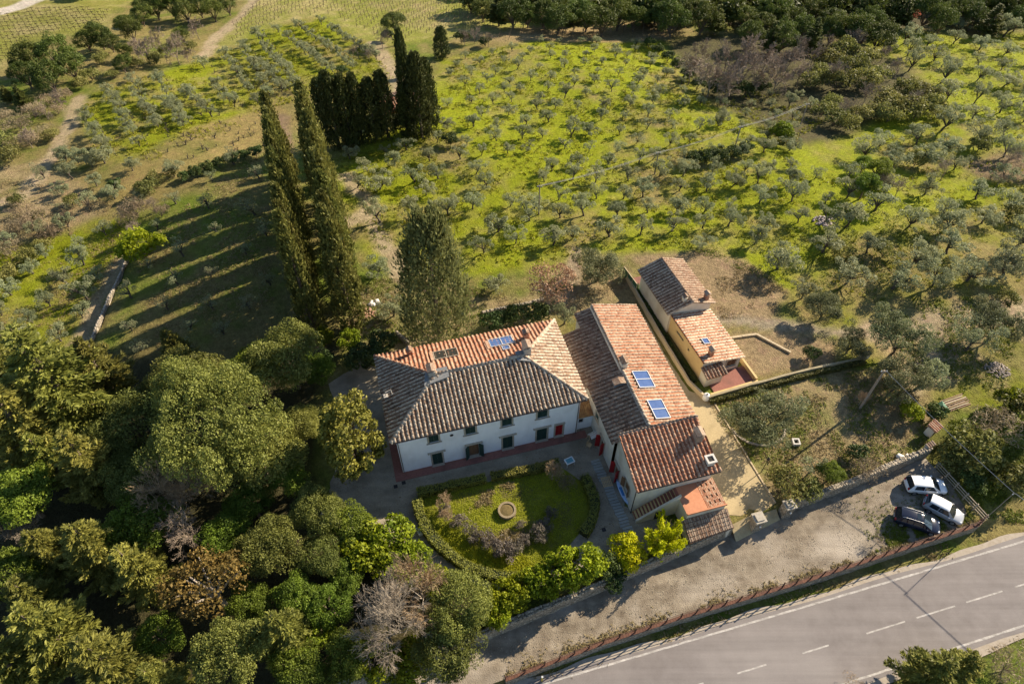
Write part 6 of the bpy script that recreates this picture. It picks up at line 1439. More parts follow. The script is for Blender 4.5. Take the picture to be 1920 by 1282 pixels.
M_WEED = leafmat('weeds', (.10, .13, .012), (.20, .22, .02), .3, 0); M_STRAW = leafmat('straw', (.20, .155, .06), (.34, .27, .13), .2, 0)
gar = [(1320, 750), (1630, 690), (1750, 760), (1740, 832), (1600, 895), (1465, 930), (1385, 840)]
bk_ = [(640, 620), (700, 520), (900, 540), (990, 560), (1090, 480), (1165, 490), (1200, 555), (1090, 580), (900, 610), (720, 650)]
tufts('weeds', [(gar, 1500), (bk_, 1800), ([(1640, 560), (1900, 560), (1900, 740), (1780, 780), (1700, 730)], 1600), ([(1780, 790), (1920, 750), (1920, 980), (1850, 970), (1780, 880)], 1600), ([(560, 290), (820, 240), (860, 420), (900, 500), (720, 480), (640, 400)], 1600), ([(1060, 440), (1400, 440), (1700, 380), (1900, 500), (1640, 560), (1470, 540), (1300, 470)], 2600)], M_WEED, 'patchy green weeds and grass tufts around the houses', 31, L_=.30, W_=.09, h=.09)
tufts('grove_grass', [(GROVE, 5000), (HILL, 3000), ([(150, 190), (390, 110), (600, 36), (700, 90), (740, 150), (520, 200), (330, 300), (180, 300)], 2500)], leafmat('grove_blades', (.19, .21, .010), (.30, .31, .02), .3, 0), 'lush grass tufts under the olives', 33, L_=.55, W_=.12, h=.16)
tufts('dry_grass', [(gar, 2000), (bk_, 1500), ([(0, 330), (230, 380), (230, 480), (150, 620), (0, 640)], 1800), ([(960, 1262), (1400, 1105), (1850, 1000), (1900, 1010), (1400, 1150), (1080, 1275)], 2000), ([(1340, 500), (1400, 490), (1480, 545), (1440, 590), (1350, 600)], 500), ([(250, 470), (490, 290), (520, 560), (300, 680)], 2000)], M_STRAW, 'dry straw grass tufts on banks and verges', 32, L_=.32, W_=.07, h=.1)

# leaf litter and edge weeds on the gravel
def litter(name, poly, n, lab, seed, zf, m):
    rng = np.random.default_rng(seed); u = rng.uniform(min(p[0] for p in poly), max(p[0] for p in poly), n); v = rng.uniform(min(p[1] for p in poly), max(p[1] for p in poly), n)
    k = (sdist(u, v, poly) > 0) & (fbm(u * .5, v * .5, seed) > .5); u, v = u[k], v[k]; x, y = OX + u * UX - v * UY, OY + u * UY + v * UX
    P_ = np.stack([x, y, np.full(len(x), zf) + rng.uniform(.01, .03, len(x))], 1); Vv, Ff, Aa = leaves(rng, P_, np.tile([0, 0, 1.0], (len(x), 1)), .12, .07, rng.random(len(x)), spread=.25)
    link(name, mesh_np(name, Vv, Ff, m, Aa), label=lab, cat='leaves', kind='stuff')
M_LIT = leafmat('fallen_leaves', (.09, .055, .025), (.24, .15, .06), .1, 0)
litter('fallen_leaves', court, 9000, 'fallen leaves scattered over the courtyard gravel', 61, .045, M_LIT)
litter('fallen_leaves', lotp, 9000, 'fallen leaves and grit scattered over the car park', 62, ZLOT + .005, leafmat('grit', (.13, .10, .07), (.40, .34, .27), .1, 0))
def edge_tufts(name, line, width, n, lab, seed, zf, m, h=.12):
    rng = np.random.default_rng(seed); u = rng.uniform(line[0][0], line[-1][0], n); v = np.interp(u, [p[0] for p in line], [p[1] for p in line]) + rng.exponential(width, n) * (1 if width > 0 else -1)
    k = fbm(u * .6, v * .6, seed) > .4; u, v = u[k], v[k]; x, y = OX + u * UX - v * UY, OY + u * UY + v * UX
    P_ = np.concatenate([np.stack([x + rng.normal(0, .07, len(x)), y + rng.normal(0, .07, len(x)), np.full(len(x), zf) + rng.uniform(.01, h, len(x))], 1) for i in range(4)])
    Vv, Ff, Aa = leaves(rng, P_, np.tile([0, 0, 1.0], (len(P_), 1)), .24, .06, fbm(P_[:, 0], P_[:, 1], seed), spread=.9); link(name, mesh_np(name, Vv, Ff, m, Aa), label=lab, cat='grass', kind='stuff')
edge_tufts('verge_grass', [(5.5, -22.1), (14.7, -21.45), (22.5, -21.2), (36, -21.15), (49, -20.75), (56, -20.5)], .22, 2000, 'rough grass along the car park side of the railing wall', 63, ZLOT, M_STRAW)
edge_tufts('verge_grass', [(44, -20.6), (49, -20.4), (56, -20.2)], 1.1, 2600, 'green grass around the noses of the parked cars', 64, ZLOT, M_WEED)
random.seed(21)
# ------------------------------------------------------------------ garden
lawn_m = mat('lawn', (.11, .125, .008), (.20, .20, .014), 1.2, .95, .10, 9, c3=(.10, .08, .03), s3=.45, detail=7)
sheet('lawn', [(1.0, -3.4), (16.3, -3.6), (18.1, -6.2), (18.1, -8.4), (17.3, -10.2), (15.8, -11.5), (13.0, -13.3), (11.4, -14.2), (8.2, -14.1), (4.6, -12.0), (2.1, -8.8), (1.0, -5.9)], .075, lawn_m, warp=.05)
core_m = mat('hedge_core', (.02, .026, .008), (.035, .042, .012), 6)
def hedge(pts, w_, h, lab, seed, m=M_BOX, per=420, group='clipped hedges round the garden', L_=.17, W_=.10):
    rng = np.random.default_rng(seed); P_ = [Vector((*W(*p)[:2], 0)) for p in pts]; base = P_[0]
    r = thing('hedge', lab, 'hedge', (base.x, base.y, hz(base.x, base.y)), 0, group)
    mb = MB(); pos, nr = [], []; n = len(P_)
    for a, b in zip(P_[:-1], P_[1:]):
        d = b - a; L1_ = d.length; d.normalize(); s = Vector((-d.y, d.x, 0)); k = int(per * L1_)
        t = rng.uniform(-.1, L1_ + .1, k); pr = rng.uniform(0, 2 * h + w_, k)
        top = (pr > h) & (pr < h + w_); left = pr <= h
        off = np.where(top, pr - h - w_ / 2, np.where(left, -w_ / 2, w_ / 2)); z = np.where(top, h, np.where(left, pr, 2 * h + w_ - pr))
        bump = .06 * np.sin((t + a.x) * 1.9) + rng.normal(0, .035, k); z = z + np.where(top, bump, 0); off = off * (1 + .12 * np.sin((t + a.y) * 1.3)) + np.where(top, 0, np.sign(off) * np.abs(rng.normal(0, .04, k)))
        A_, D_, S_ = np.array(a - base), np.array(d), np.array(s)
        pos.append(A_ + D_ * t[:, None] + S_ * off[:, None] + np.array([0, 0, 1.0]) * z[:, None]); nr.append(np.where(top[:, None], np.array([0, 0, 1.0]), S_ * np.sign(off)[:, None]))
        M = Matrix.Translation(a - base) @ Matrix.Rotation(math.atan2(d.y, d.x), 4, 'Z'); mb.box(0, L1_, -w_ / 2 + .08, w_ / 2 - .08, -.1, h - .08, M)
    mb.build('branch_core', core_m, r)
    pos = np.concatenate(pos); Vv, Ff, Aa = leaves(rng, pos, np.concatenate(nr), L_, W_, fbm(pos[:, 0] * 1.5, pos[:, 1] * 1.5, seed), spread=.45)
    link('foliage', mesh_np('hedge_foliage', Vv, Ff, m, Aa), r)
    return r
def smooth(pts, k=4):
    out = []
    for i in range(len(pts) - 1):
        p0, p1, p2, p3 = pts[max(i - 1, 0)], pts[i], pts[i + 1], pts[min(i + 2, len(pts) - 1)]
        for j in range(k):
            t = j / k; out.append(tuple(.5 * ((2 * p1[c]) + (-p0[c] + p2[c]) * t + (2 * p0[c] - 5 * p1[c] + 4 * p2[c] - p3[c]) * t * t + (-p0[c] + 3 * p1[c] - 3 * p2[c] + p3[c]) * t ** 3) for c in (0, 1)))
    return out + [pts[-1]]
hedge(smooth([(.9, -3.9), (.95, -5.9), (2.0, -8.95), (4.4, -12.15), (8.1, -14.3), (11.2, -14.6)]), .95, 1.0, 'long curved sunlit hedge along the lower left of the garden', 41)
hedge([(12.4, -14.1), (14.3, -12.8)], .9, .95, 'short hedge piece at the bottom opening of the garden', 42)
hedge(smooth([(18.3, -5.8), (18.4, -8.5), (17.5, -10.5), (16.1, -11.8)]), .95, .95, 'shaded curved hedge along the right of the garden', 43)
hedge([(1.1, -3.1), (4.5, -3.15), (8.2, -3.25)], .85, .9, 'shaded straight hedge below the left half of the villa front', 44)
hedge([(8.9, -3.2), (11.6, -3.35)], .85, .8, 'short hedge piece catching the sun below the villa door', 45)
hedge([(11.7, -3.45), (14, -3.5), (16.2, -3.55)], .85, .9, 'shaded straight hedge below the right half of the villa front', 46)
# ivy over the boundary wall and the ditch by the annex
hedge([(35.6, -.15), (41, .15), (48, .4), (56, .35)], .6, .55, 'ivy hedge along the garden side of the long boundary wall', 47, m=M_SHR, per=170, L_=.3, W_=.18, group='ivy on boundary walls')
hedge([(34.6, 20.0), (34.5, 14), (34.7, 8), (35.1, 3)], .55, .35, 'dark ivy strip at the foot of the cottage wall', 48, m=MATS['dark_shrub'], per=160, L_=.3, W_=.18, group='ivy on boundary walls')
# round brick planter
p = W(9.5, -7.3, .07); pl = thing('round_planter', 'round brick planter in the middle of the garden lawn', 'planter', p)
n_ = 26
mb = MB(); mb.box(-.095, .095, -.11, .11, 0, .085); bk2 = mb.mesh('brick', mat('planter_brick', (.20, .155, .09), (.29, .23, .145), 6, attr=.3, objr=.4))
for lv in range(5):
    for i in range(n_):
        a = 2 * math.pi * (i + .5 * (lv % 2)) / n_; o = link('brick', bk2, pl, (math.cos(a) * .82, math.sin(a) * .82, lv * .092)); o.rotation_euler = (0, 0, a + math.pi / 2)
mb = MB(); mb.lathe([(.01, .3), (.72, .3), (.72, .36), (.4, .42), (.01, .44)], 20); mb.build('planter_soil', mat('dry_soil', (.10, .075, .03), (.18, .13, .05), 9, .95, .04, 14), pl)
# garden plants
for i, (x, y, r) in enumerate(((838, 958, 15), (858, 978, 15), (880, 995, 18), (912, 1008, 18), (945, 1030, 24), (925, 1030, 18), (965, 1025, 18), (890, 1010, 12))):
    crown_tree('greyshrub', x, y, r, (HT[i] or 'first ') + 'grey lavender-like shrub from the left in the garden bed', name='shrub', cat='bush', group='grey shrubs of the garden bed', crown='foliage', trunk='stem')
for i, (x, y, r) in enumerate(((1010, 995, 16), (1025, 985, 14), (1035, 962, 13), (1015, 1008, 13), (980, 1012, 14), (975, 985, 10))):
    crown_tree('greyshrub', x, y, r, (HT[i] or 'first ') + 'grey shrub in the shaded half of the garden', name='shrub', cat='bush', group='grey shrubs in the shade', crown='foliage', trunk='stem')
for x, y, r, lab in ((832, 940, 16, 'pale bare pruned shrub at the left end of the garden'), (1035, 885, 18, 'pale bare shrub in the shaded top right of the garden'), (838, 962, 14, 'bare brown shrub beside the pale pruned one')):
    crown_tree('tanbare', x, y, r, lab, name='bare_shrub', cat='bush', crown='branches')
tufts('lawn_grass', [([(787, 935), (1045, 878), (1100, 930), (1085, 995), (1045, 1045), (1000, 1065), (955, 1078), (885, 1060), (825, 1015), (795, 972)], 7000)], leafmat('lawn_blades', (.25, .265, .008), (.46, .45, .02), .35, 0), 'short mown grass of the garden lawn', 53, L_=.16, W_=.05, h=.1, all_=True)
tufts('lawn_grass', [([(800, 985), (830, 1020), (885, 1058), (955, 1075), (1005, 1060), (985, 1045), (930, 1045), (880, 1025), (840, 990)], 2500)], MATS['lawn_blades'], 'longer bright grass along the inside of the curved hedge', 54, L_=.2, W_=.06, h=.14, all_=True)
tufts('garden_weeds', [([(870, 925), (960, 905), (985, 960), (995, 1020), (930, 1030), (860, 985), (850, 945)], 2200)], M_STRAW, 'dead flower stalks and dry weeds in the garden bed', 51, L_=.3, W_=.06)
crown_tree('dryscrub', 1062, 905, 17, 'brown shrub at the shaded corner of the garden', name='bush', cat='bush', crown='foliage', trunk='stem')
# stone ring round the olive
p = G(1425, 815); ring = thing('stone_ring', 'curved low stone edging below the large garden olive', 'edging', p)
for i in range(22):
    a = rad(195) + rad(150) * i / 21; mb = MB(); M = Matrix.Translation((math.cos(a) * 3.0, math.sin(a) * 2.6 + 1.2, 0)) @ Matrix.Rotation(a, 4, 'Z'); mb.box(-.12, .12, -.2, .2, -.1, .2 + random.uniform(-.03, .03), M); mb.build('stone', stone_m, ring)
# ------------------------------------------------------------------ courtyard things
def prop(name, lab, cat, x, y, rot=0.0, z=.04): p = G(x, y); return thing(name, lab, cat, (p.x, p.y, p.z + z), A15 + rot)
white_p = mat('white_paint', (.75, .75, .74), (.68, .68, .67), 6, .6); blue_p = mat('blue_tarp', (.04, .16, .42), (.06, .22, .52), 4, .5); pale_w = mat('pale_wood', (.46, .33, .18), (.58, .44, .26), 6)
t = prop('garden_table', 'small white table with a blue top at the garden corner', 'table', 1067, 870, .2)
mb = MB(); mb.box(-.5, .5, -.38, .38, .68, .73); mb.build('table_frame', white_p, t); mb = MB(); mb.box(-.38, .38, -.27, .27, .732, .745); mb.build('table_top', mat('teal_top', (.12, .30, .36)), t)
for sx in (-1, 1):
    for sy in (-1, 1): mb = MB(); mb.tube([(sx * .44, sy * .32, 0), (sx * .42, sy * .3, .68)], .025, 6); mb.build('leg', white_p, t)
t = prop('wooden_pallet', 'pale wooden pallet lying in the courtyard by the annex', 'pallet', 1137, 904, -.05)
for i in range(6): mb = MB(); mb.box(-.5 + i * .18, -.39 + i * .18, -.6, .6, .11, .14); mb.build('slat', pale_w, t)
for y in (-.5, 0, .5): mb = MB(); mb.box(-.5, .51, y - .05, y + .05, 0, .105); mb.build('bearer', pale_w, t)
t = prop('laundry_rack', 'wooden rack draped with white laundry by the annex wall', 'rack', 1112, 822, .3)
for x in (-.7, .7):
    for s in (-1, 1): mb = MB(); mb.tube([(x, s * .4, 0), (x, s * .08, 1.1)], .03, 5); mb.build('leg', pale_w, t)
for s in (-.4, -.1, .2, .5): mb = MB(); mb.tube([(-.75, s * .3, 1.05), (.75, s * .3, 1.05)], .018, 5); mb.build('rail', pale_w, t)
mb = MB()
for i in range(6):
    for j in range(6):
        a = [(-.6 + .2 * (i + di), -.4 + .13 * (j + dj), 1.12 - abs(-.4 + .13 * (j + dj)) * .9 + .04 * math.sin((i + di) * 2.3 + (j + dj))) for di, dj in ((0, 0), (1, 0), (1, 1), (0, 1))]; mb.add(a, [(0, 1, 2, 3)])
mb.build('white_sheet', white_p, t)
t = prop('wooden_chair', 'folding wooden chair lying beside the laundry rack', 'chair', 1104, 838, .7)
mb = MB(); mb.box(-.25, .25, -.25, .25, .42, .46); mb.build('seat', pale_w, t); mb = MB(); mb.box(-.25, .25, .22, .26, .46, .95); mb.build('backrest', pale_w, t)
for sx in (-.22, .22):
    for sy in (-.22, .22): mb = MB(); mb.box(sx - .025, sx + .025, sy - .025, sy + .025, 0, .42); mb.build('leg', pale_w, t)
t = prop('blue_canoe', 'blue and white canoe leaning along the wall of the annex wing', 'canoe', 1166, 925, rad(-88))
mb = MB(); st = [(-1.5, .03, .05), (-1.1, .2, .0), (-.5, .3, -.02), (.3, .32, -.02), (1.0, .22, 0), (1.5, .03, .06)]; vs = []; fs = []
for x, w_, z in st: vs += [(x, -w_, z + .45), (x, -w_ * .7, z + .15), (x, 0, z + .05), (x, w_ * .7, z + .15), (x, w_, z + .45), (x, 0, z + .48)]
for i in range(5):
    for j in range(6): fs.append((6 * i + j, 6 * i + (j + 1) % 6, 6 * i + 6 + (j + 1) % 6, 6 * i + 6 + j)[::-1])
fs += [(0, 1, 2, 3, 4, 5), (35, 34, 33, 32, 31, 30)]; mb.add(vs, fs); mb.build('hull', mat('canoe_blue', (.30, .45, .68), (.42, .55, .75), 3, .4), t, smooth=True); mb = MB(); mb.box(-.5, .5, -.2, .2, .46, .5); mb.build('seat_cover', blue_p, t)
t = prop('planter_box', 'white planter box with a small shrub beside the left hedge', 'planter', 790, 997, .3)
mb = MB(); mb.box(-.4, .4, -.4, .4, 0, .5); mb.build('box', white_p, t, bevel=.02); rng = np.random.default_rng(2); d = sph(rng, 160, 0); Vv, Ff, Aa = leaves(rng, d * .38 + np.array([0, 0, .52]), d, .16, .09, rng.random(160)); link('foliage', mesh_np('planter_foliage', Vv, Ff, M_LAU, Aa), t)
# stone slab path by the annex: each slab its own piece
pth = link('slab_path', None, None, W(20.2, -8, .04), A15); pth['kind'] = 'structure'
mb = MB(); mb.box(-.5, .5, -.13, .13, 0, .05); slab_me = mb.mesh('paving_slab', mat('slab_stone', (.24, .25, .23), (.34, .35, .32), 4, objr=.5))
for i in range(26): o = link('paving_slab', slab_me, pth, (random.gauss(0, .04) + .02 * i, 4.0 - i * .34, 0), random.gauss(0, .05))
for x, y in ((742, 912), (757, 905), (1132, 993)):
    p = G(x, y); mb = MB(); mb.box(-.2, .2, -.2, .2, .045, .07); mb.build('drain_cover', iron_m, loc=(p.x, p.y, p.z), rotz=A15, label={742: 'left drain cover at the villa corner', 757: 'right drain cover at the villa corner', 1132: 'lone drain cover near the yellow shrubs'}[x], cat='drain cover')
# lamp posts on the driveway edge
for x, y, h, lab in ((1428, 884, 2.4, 'slim lamp post on the driveway kerb'),):
    p = G(x, y); t = thing('lamp_post', lab, 'lamp', p); mb = MB(); mb.tube([(0, 0, -.1), (0, 0, h)], .04, 8); mb.build('pole', iron_m, t); mb = MB(); mb.lathe([(.05, h), (.16, h + .05), (.13, h + .3), (.02, h + .38)], 10); mb.build('lantern', iron_m, t)
p = G(1323, 748); t = thing('water_tank', 'small white round tank at the top of the driveway', 'tank', p); mb = MB(); mb.lathe([(.3, 0), (.42, .1), (.45, .6), (.3, .85), (.05, .92)], 16); mb.build('tank_body', white_p, t, smooth=True); mb = MB(); mb.lathe([(.1, .9), (.1, 1.0)], 10); mb.build('tank_lid', iron_m, t)
p = G(1472, 893); t = thing('concrete_well', 'small square concrete well box on the garden path', 'well', p); mb = MB()
for q in ((-.4, .4, -.4, -.25), (-.4, .4, .25, .4), (-.4, -.25, -.25, .25), (.25, .4, -.25, .25)): mb.box(*q, 0, .45)
mb.build('well_frame', MATS['concrete_cap'], t); mb = MB(); mb.box(-.25, .25, -.25, .25, .02, .1); mb.build('well_lid', iron_m, t)
t.location = G(1491, 831)
# rubble and debris: heaps that nobody could count
def heap(name, x, y, r, n, m, lab, s=(.08, .22), flat=.5):
    p = G(x, y); pts = []; sz = []
    for i in range(n):
        a = random.uniform(0, 6.28); q = r * math.sqrt(random.random()); pts.append((math.cos(a) * q, math.sin(a) * q * .8, flat * r * .35 * (1 - q / r))); sz.append(random.uniform(*s))
    o = stones(pts, sz, m, name, None, label=lab, cat='heap', kind='stuff'); o.location = p; return o
heap('stone_heap', 1870, 693, 1.5, 220, mat('grey_rubble', (.17, .14, .12), (.31, .26, .22), 3, attr=.6), 'round heap of grey rubble near the right edge', (.06, .14))
heap('brush_heap', 1545, 415, 1.6, 90, mat('ash', (.16, .13, .13), (.30, .26, .25), 3, attr=.6), 'burnt grey brush pile on the green slope', (.1, .25), .2)
heap('log_heap', 688, 588, 1.3, 60, mat('reddish_rubble', (.25, .13, .08), (.38, .24, .16), 3, attr=.6), 'reddish rubble heap at the foot of the right cypress row')
heap('white_rocks', 702, 568, .7, 10, mat('white_rock', (.55, .50, .44), (.70, .66, .60), 3, attr=.5), 'few pale rocks beside the reddish rubble heap', (.15, .4))
heap('debris_heap', 1500, 850, .1, 1, stone_m, 'x') if False else None
# timber stack
t = thing('timber_stack', 'stack of planks and a green tarp under the right olives', 'timber', G(1790, 757), rad(20))
for i in range(9): mb = MB(); mb.box(-1.6 + random.uniform(-.2, .2), 1.5 + random.uniform(-.3, .3), -.7 + i * .17, -.58 + i * .17, .12 * (i % 3), .1 + .12 * (i % 3)); mb.build('plank', grey_wood if i % 2 else brown_wood, t)
mb = MB(); mb.add([(-2.4, -.7, .05), (-1.5, -.8, .35), (-1.4, .7, .4), (-2.5, .6, .05), (-1.95, 0, .55)], [(0, 1, 4), (1, 2, 4), (2, 3, 4), (3, 0, 4)]); mb.build('tarp', gm, t)
t = thing('rock_cluster', 'two pale boulders by the end of the garden wall', 'rocks', G(1686, 858)); 
for i in range(2): stones([(i * .8, .1 * i, .15)], [.4 - .1 * i], MATS['white_rock'], 'boulder', t)
# ------------------------------------------------------------------ power poles and wires
conc = mat('pole_wood', (.20, .165, .13), (.30, .25, .20), 5)
def pole(x, y, h, lab, r=.13, arm=True):
    p = G(x, y); t = thing('utility_pole', lab, 'utility pole', p, 0, 'power line poles'); mb = MB(); mb.tube([(0, 0, -.4), (0, 0, h)], [r * 1.25, r * .85], 10); mb.build('pole', conc, t)
    if arm: mb = MB(); mb.box(-.35, .35, -.05, .05, h - .3, h - .2); mb.build('cross_arm', iron_m, t)
    for sx in ((-.28, .28) if arm else (0,)): mb = MB(); mb.lathe([(.03, 0), (.06, .05), (.04, .1), (.06, .15), (.02, .2)], 8, (sx, 0, h - .2)); mb.build('insulator', white_p, t)
    return Vector((p.x, p.y, p.z + h))
def wire(a, b, lab, sag=.5, r=.022, m=None):
    n_ = 14; mb = MB(); base = a; pts = []
    for i in range(n_ + 1): t = i / n_; q = a.lerp(b, t) - base; q.z -= sag * 4 * t * (1 - t); pts.append(q)
    mb.tube(pts, r, 5); mb.build('power_line', m or mat('wire', (.30, .29, .28), rough=.5), loc=base, label=lab, cat='wire')
A = pole(1612, 765, 6.9, 'grey power pole in the garden beside the olives'); q = gp0(1848, 966, ZROAD + .3)
B_ = pole(1838, 980, 6.2, 'power pole at the corner of the car park', .035, False)
_d = (Vector(gp0(1836, 1200, ZROAD)) - Vector(gp0(1706, 1083, ZROAD))).normalized(); Cc = B_ + Vector((_d.x, _d.y, 0)) * 34
wire(A + Vector((.25, 0, -.1)), B_ + Vector((.25, 0, -.1)), 'bright power line from the garden pole to the car park corner', .25, .03); wire(B_ + Vector((.2, 0, 0)), Cc, 'power line leaving over the road at the right edge', .1, .035)
P1 = pole(1010, 402, 5.2, 'far utility pole at the left end of the grove line', .10); P2 = pole(1227, 327, 4.2, 'far utility pole in the middle of the grove line', .10); P3 = pole(1378, 276, 4.0, 'far utility pole at the right end of the grove line', .10); P4 = pole(1500, 236, 4.5, 'far utility pole beside the scrub corner', .10)
for i, (a, b) in enumerate(((P1, P2), (P2, P3), (P3, P4))):
    for k, off in enumerate((-.28, .28)): wire(a + Vector((off, 0, 0)), b + Vector((off, 0, 0)), ['left', 'middle', 'right'][i] + ' span of the grove power line, ' + ['near', 'far'][k] + ' wire', .5, .022)
# dead white shrub at the pole foot
crown_tree('tanbare', 1618, 748, 13, 'pale dead shrub at the foot of the garden power pole', name='bare_shrub', cat='bush', crown='branches')
crown_tree('bare', 1650, 1010, 14, 'bare dark shrub on the verge of the car park', name='bare_shrub', cat='bush', crown='branches')
# ------------------------------------------------------------------ cars
tyre_m = mat('tyre', (.012, .012, .012), rough=.9); rim_m = mat('alloy', (.45, .45, .46), rough=.3, metal=.8); carglass = mat('car_glass', (.012, .018, .022), rough=.03, spec=.9); lamp_m = mat('lamp_glass', (.65, .67, .70), rough=.1, spec=.8); tail_m = mat('tail_lamp', (.35, .01, .01), rough=.15, spec=.6); plastic = mat('black_plastic', (.02, .02, .02), rough=.6); plate_m = mat('number_plate', (.7, .7, .68), rough=.5)
def car(tail, nose, paint, lab, L_=4.15, Wd=1.78, Hh=1.5, rails=False, hatch=.0, glassroof=False, sunlit_roof=None):
    a = Vector((*gp0(*tail, ZLOT + .6), 0)); b = Vector((*gp0(*nose, ZLOT + .6), 0)); d = b - a; c = (a + b) / 2
    t = thing('parked_car', lab, 'car', (c.x, c.y, ZLOT + .004), math.atan2(d.y, d.x), 'cars in the car park'); w2 = Wd / 2; h = L_ / 2
    # body: stations (x, width factor, z low, belt z, hood z)
    st = [(-h, .70, .42, .62, .66), (-h + .06, .84, .34, .80, .86), (-h + .16, .93, .27, .95, 1.0), (-h + .7, .985, .24, .96, 1.0), (-.6, 1.0, .22, .95, .99), (.4, 1.0, .22, .93, .97), (h - 1.0, .985, .22, .91, 1.0), (h - .62, .95, .23, .86, .95), (h - .26, .86, .26, .76, .85), (h - .06, .70, .32, .62, .70), (h, .50, .40, .54, .58)]
    vs = []; fs = []; k = 11
    for x, f, z0, z1, z2 in st:
        y = w2 * f; m_ = (z0 + z1) / 2
        half = [(y * .80, z0), (y * .985, z0 + .10), (y, m_), (y * .985, z1 - .04), (y * .93, z1 + .01)]
        ring = half + [(y * .5, z2 - .012), ] + [(-p[0] * 1.0, p[1]) for p in ([(y * .5, z2 - .012)] + half[::-1])]
        ring.insert(6, (0, z2)) ; ring = ring[:6] + [(0, z2)] + ring[7:]
        k = len(ring); vs += [(x, p[0], p[1]) for p in ring]
    for i in range(len(st) - 1):
        for j in range(k): fs.append((i * k + j, i * k + (j + 1) % k, (i + 1) * k + (j + 1) % k, (i + 1) * k + j))
    fs += [tuple(range(k))[::-1], tuple(range((len(st) - 1) * k, len(st) * k))]
    mb = MB(); mb.add(vs, fs); body = mb.build('body', paint, t, smooth=True); sb = body.modifiers.new('sub', 'SUBSURF'); sb.levels = 1; sb.render_levels = 1
    # greenhouse
    xr0, xr1, xf1, xf0 = -h + .10 + hatch, -h + .42 + hatch, .30, h - .98; zb, zt = .955, Hh; wb, wt = w2 * .93, w2 * .72
    gw = lambda tt: wb + (wt - wb) * tt
    mb = MB(); mb.add([(xr0, wb * .92, zb), (xr0, -wb * .92, zb), (xr1, -wt * .93, zt - .07), (xr1, wt * .93, zt - .07)], [(0, 1, 2, 3)]); mb.build('rear_window', carglass, t)
    mb = MB(); mb.add([(xf0, -wb * .93, zb), (xf0 + .08, 0, zb), (xf0, wb * .93, zb), (xf1, wt * .95, zt - .04), (xf1 + .05, 0, zt - .02), (xf1, -wt * .95, zt - .04)], [(0, 1, 4, 5), (1, 2, 3, 4)]); mb.build('windscreen', carglass, t)
    for s in (-1, 1):
        for x0, x1, x2, x3, nm in ((-.52, xf0 - .42, xf1 - .08, -.50, 'side_window'), (xr0 + .45, -.60, -.58, xr1 + .22, 'side_window')):
            q = [(x0, s * wb * .985, zb + .01), (x1, s * wb * .985, zb + .01), (x2, s * wt * 1.03, zt - .10), (x3, s * wt * 1.03, zt - .10)]
            mb = MB(); mb.add(q, [(0, 1, 2, 3) if s < 0 else (3, 2, 1, 0)]); mb.build(nm, carglass, t)
    mb = MB()      # pillars and cabin shell just inside the glass
    e = .012; C8 = [(xr0 + e, (wb - e) * .96, zb - .02), (xr0 + e, -(wb - e) * .96, zb - .02), (xf0 - e, -(wb - e) * .96, zb - .02), (xf0 - e, (wb - e) * .96, zb - .02), (xr1 + e, wt - e, zt - .08), (xr1 + e, -wt + e, zt - .08), (xf1 - e, -wt + e, zt - .05), (xf1 - e, wt - e, zt - .05)]
    mb.add(C8, [(0, 4, 5, 1), (1, 5, 6, 2), (2, 6, 7, 3), (3, 7, 4, 0), (4, 7, 6, 5)]); mb.build('cabin_frame', paint, t)
    mb = MB(); n_ = 7; vs = []; fs = []
    for i in range(n_):
        tt = i / (n_ - 1); x = xr1 - .02 + (xf1 + .03 - xr1) * tt; z = zt - .075 + .085 * math.sin(math.pi * (.12 + tt * .8)); y = wt * (.97 + .05 * math.sin(math.pi * tt))
        vs += [(x, -y, z - .06), (x, -y * .93, z - .008), (x, -y * .5, z + .018), (x, 0, z + .026), (x, y * .5, z + .018), (x, y * .93, z - .008), (x, y, z - .06)]
    for i in range(n_ - 1):
        for j in range(6): fs.append((7 * i + j, 7 * i + 7 + j, 7 * i + 8 + j, 7 * i + j + 1))
    mb.add(vs, fs); mb.build('roof', sunlit_roof or paint, t, smooth=True)
    if glassroof: mb = MB(); mb.box(-.35, .05, -wt * .6, wt * .6, zt + .012, zt + .03); mb.build('sunroof', carglass, t)
    if rails:
        for s in (-1, 1): mb = MB(); mb.tube([(xr1 + .1, s * wt * .93, zt - .02), (xr1 + .4, s * wt * .95, zt + .06), (xf1 - .3, s * wt * .95, zt + .06), (xf1 - .02, s * wt * .93, zt)], .018, 6); mb.build('roof_rail', rim_m, t)
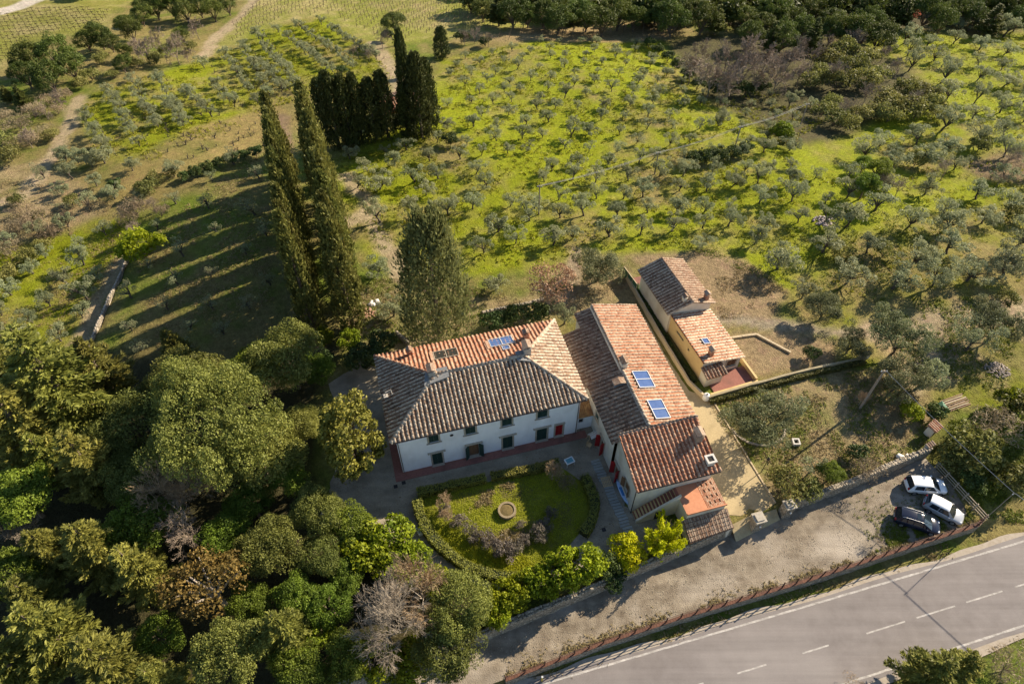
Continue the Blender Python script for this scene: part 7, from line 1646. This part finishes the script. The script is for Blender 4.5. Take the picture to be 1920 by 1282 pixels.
    for s in (-1, 1):
        mb = MB(); mb.box(h - .36, h - .16, s * w2 * .62 - .12, s * w2 * .62 + .12, .64, .79, Matrix.Identity(4)); mb.build('headlight', lamp_m, t, bevel=.03)
        mb = MB(); mb.box(-h + .01, -h + .16, s * w2 * .68 - .12, s * w2 * .68 + .12, .68, .92); mb.build('tail_light', tail_m, t, bevel=.03)
        mb = MB(); mb.box(xf0 - .52, xf0 - .36, s * (w2 + .02), s * (w2 + .17), .93, 1.06) if s > 0 else mb.box(xf0 - .52, xf0 - .36, s * (w2 + .17), s * (w2 + .02), .93, 1.06); mb.build('mirror', paint, t, bevel=.03)
        for x in (-h + .78, h - .82):
            mb = MB(); mb.lathe([(.20, -.10), (.30, -.11), (.325, -.06), (.325, .06), (.30, .11), (.20, .10)], 20); wh = mb.build('wheel', tyre_m, t, loc=(x, s * (w2 - .10), .325)); wh.rotation_euler = (rad(90), 0, 0)
            mb = MB(); mb.lathe([(.03, -.115), (.19, -.112), (.205, -.08), (.205, .08), (.19, .112), (.03, .115)], 14); mb.build('rim', rim_m, wh)
        for x in (-.55, .45): mb = MB(); mb.box(x - .25 + .1, x - .05 + .1, s * w2 * .985 - .012, s * w2 * .985 + .012, .83, .86); mb.build('door_handle', paint, t)
    mb = MB(); mb.box(h - .06, h + .005, -w2 * .45, w2 * .45, .36, .50); mb.build('grille', plastic, t, bevel=.01); mb = MB(); mb.box(-h - .012, -h + .03, -.26, .26, .50, .61); mb.build('number_plate', plate_m, t)
    mb = MB(); mb.box(-h + .03, -h + .2, -w2 * .78, w2 * .78, .30, .42); mb.build('rear_bumper', plastic, t, bevel=.02)
    return t
wp_ = mat('white_car_paint', (.80, .80, .79), rough=.22, spec=.4); dp_ = mat('dark_blue_car_paint', (.010, .014, .030), rough=.16, spec=.4); sp_ = mat('silver_car_paint', (.42, .43, .45), rough=.24, metal=.3, spec=.4)
car((1697, 908), (1775, 913), wp_, 'white hatchback, topmost of the three cars nearest the stone wall', Hh=1.54, L_=4.2)
car((1738, 940), (1801, 972), sp_, 'silver car with its roof whitened for sunlight, parked between the other two', Hh=1.58, L_=3.9, Wd=1.7, sunlit_roof=wp_)  # silver roof coloured white, sunlight on it put into the paint
car((1678, 964), (1762, 990), dp_, 'dark blue estate car with roof rails, nearest the road', Hh=1.5, L_=4.4, rails=True, glassroof=True)
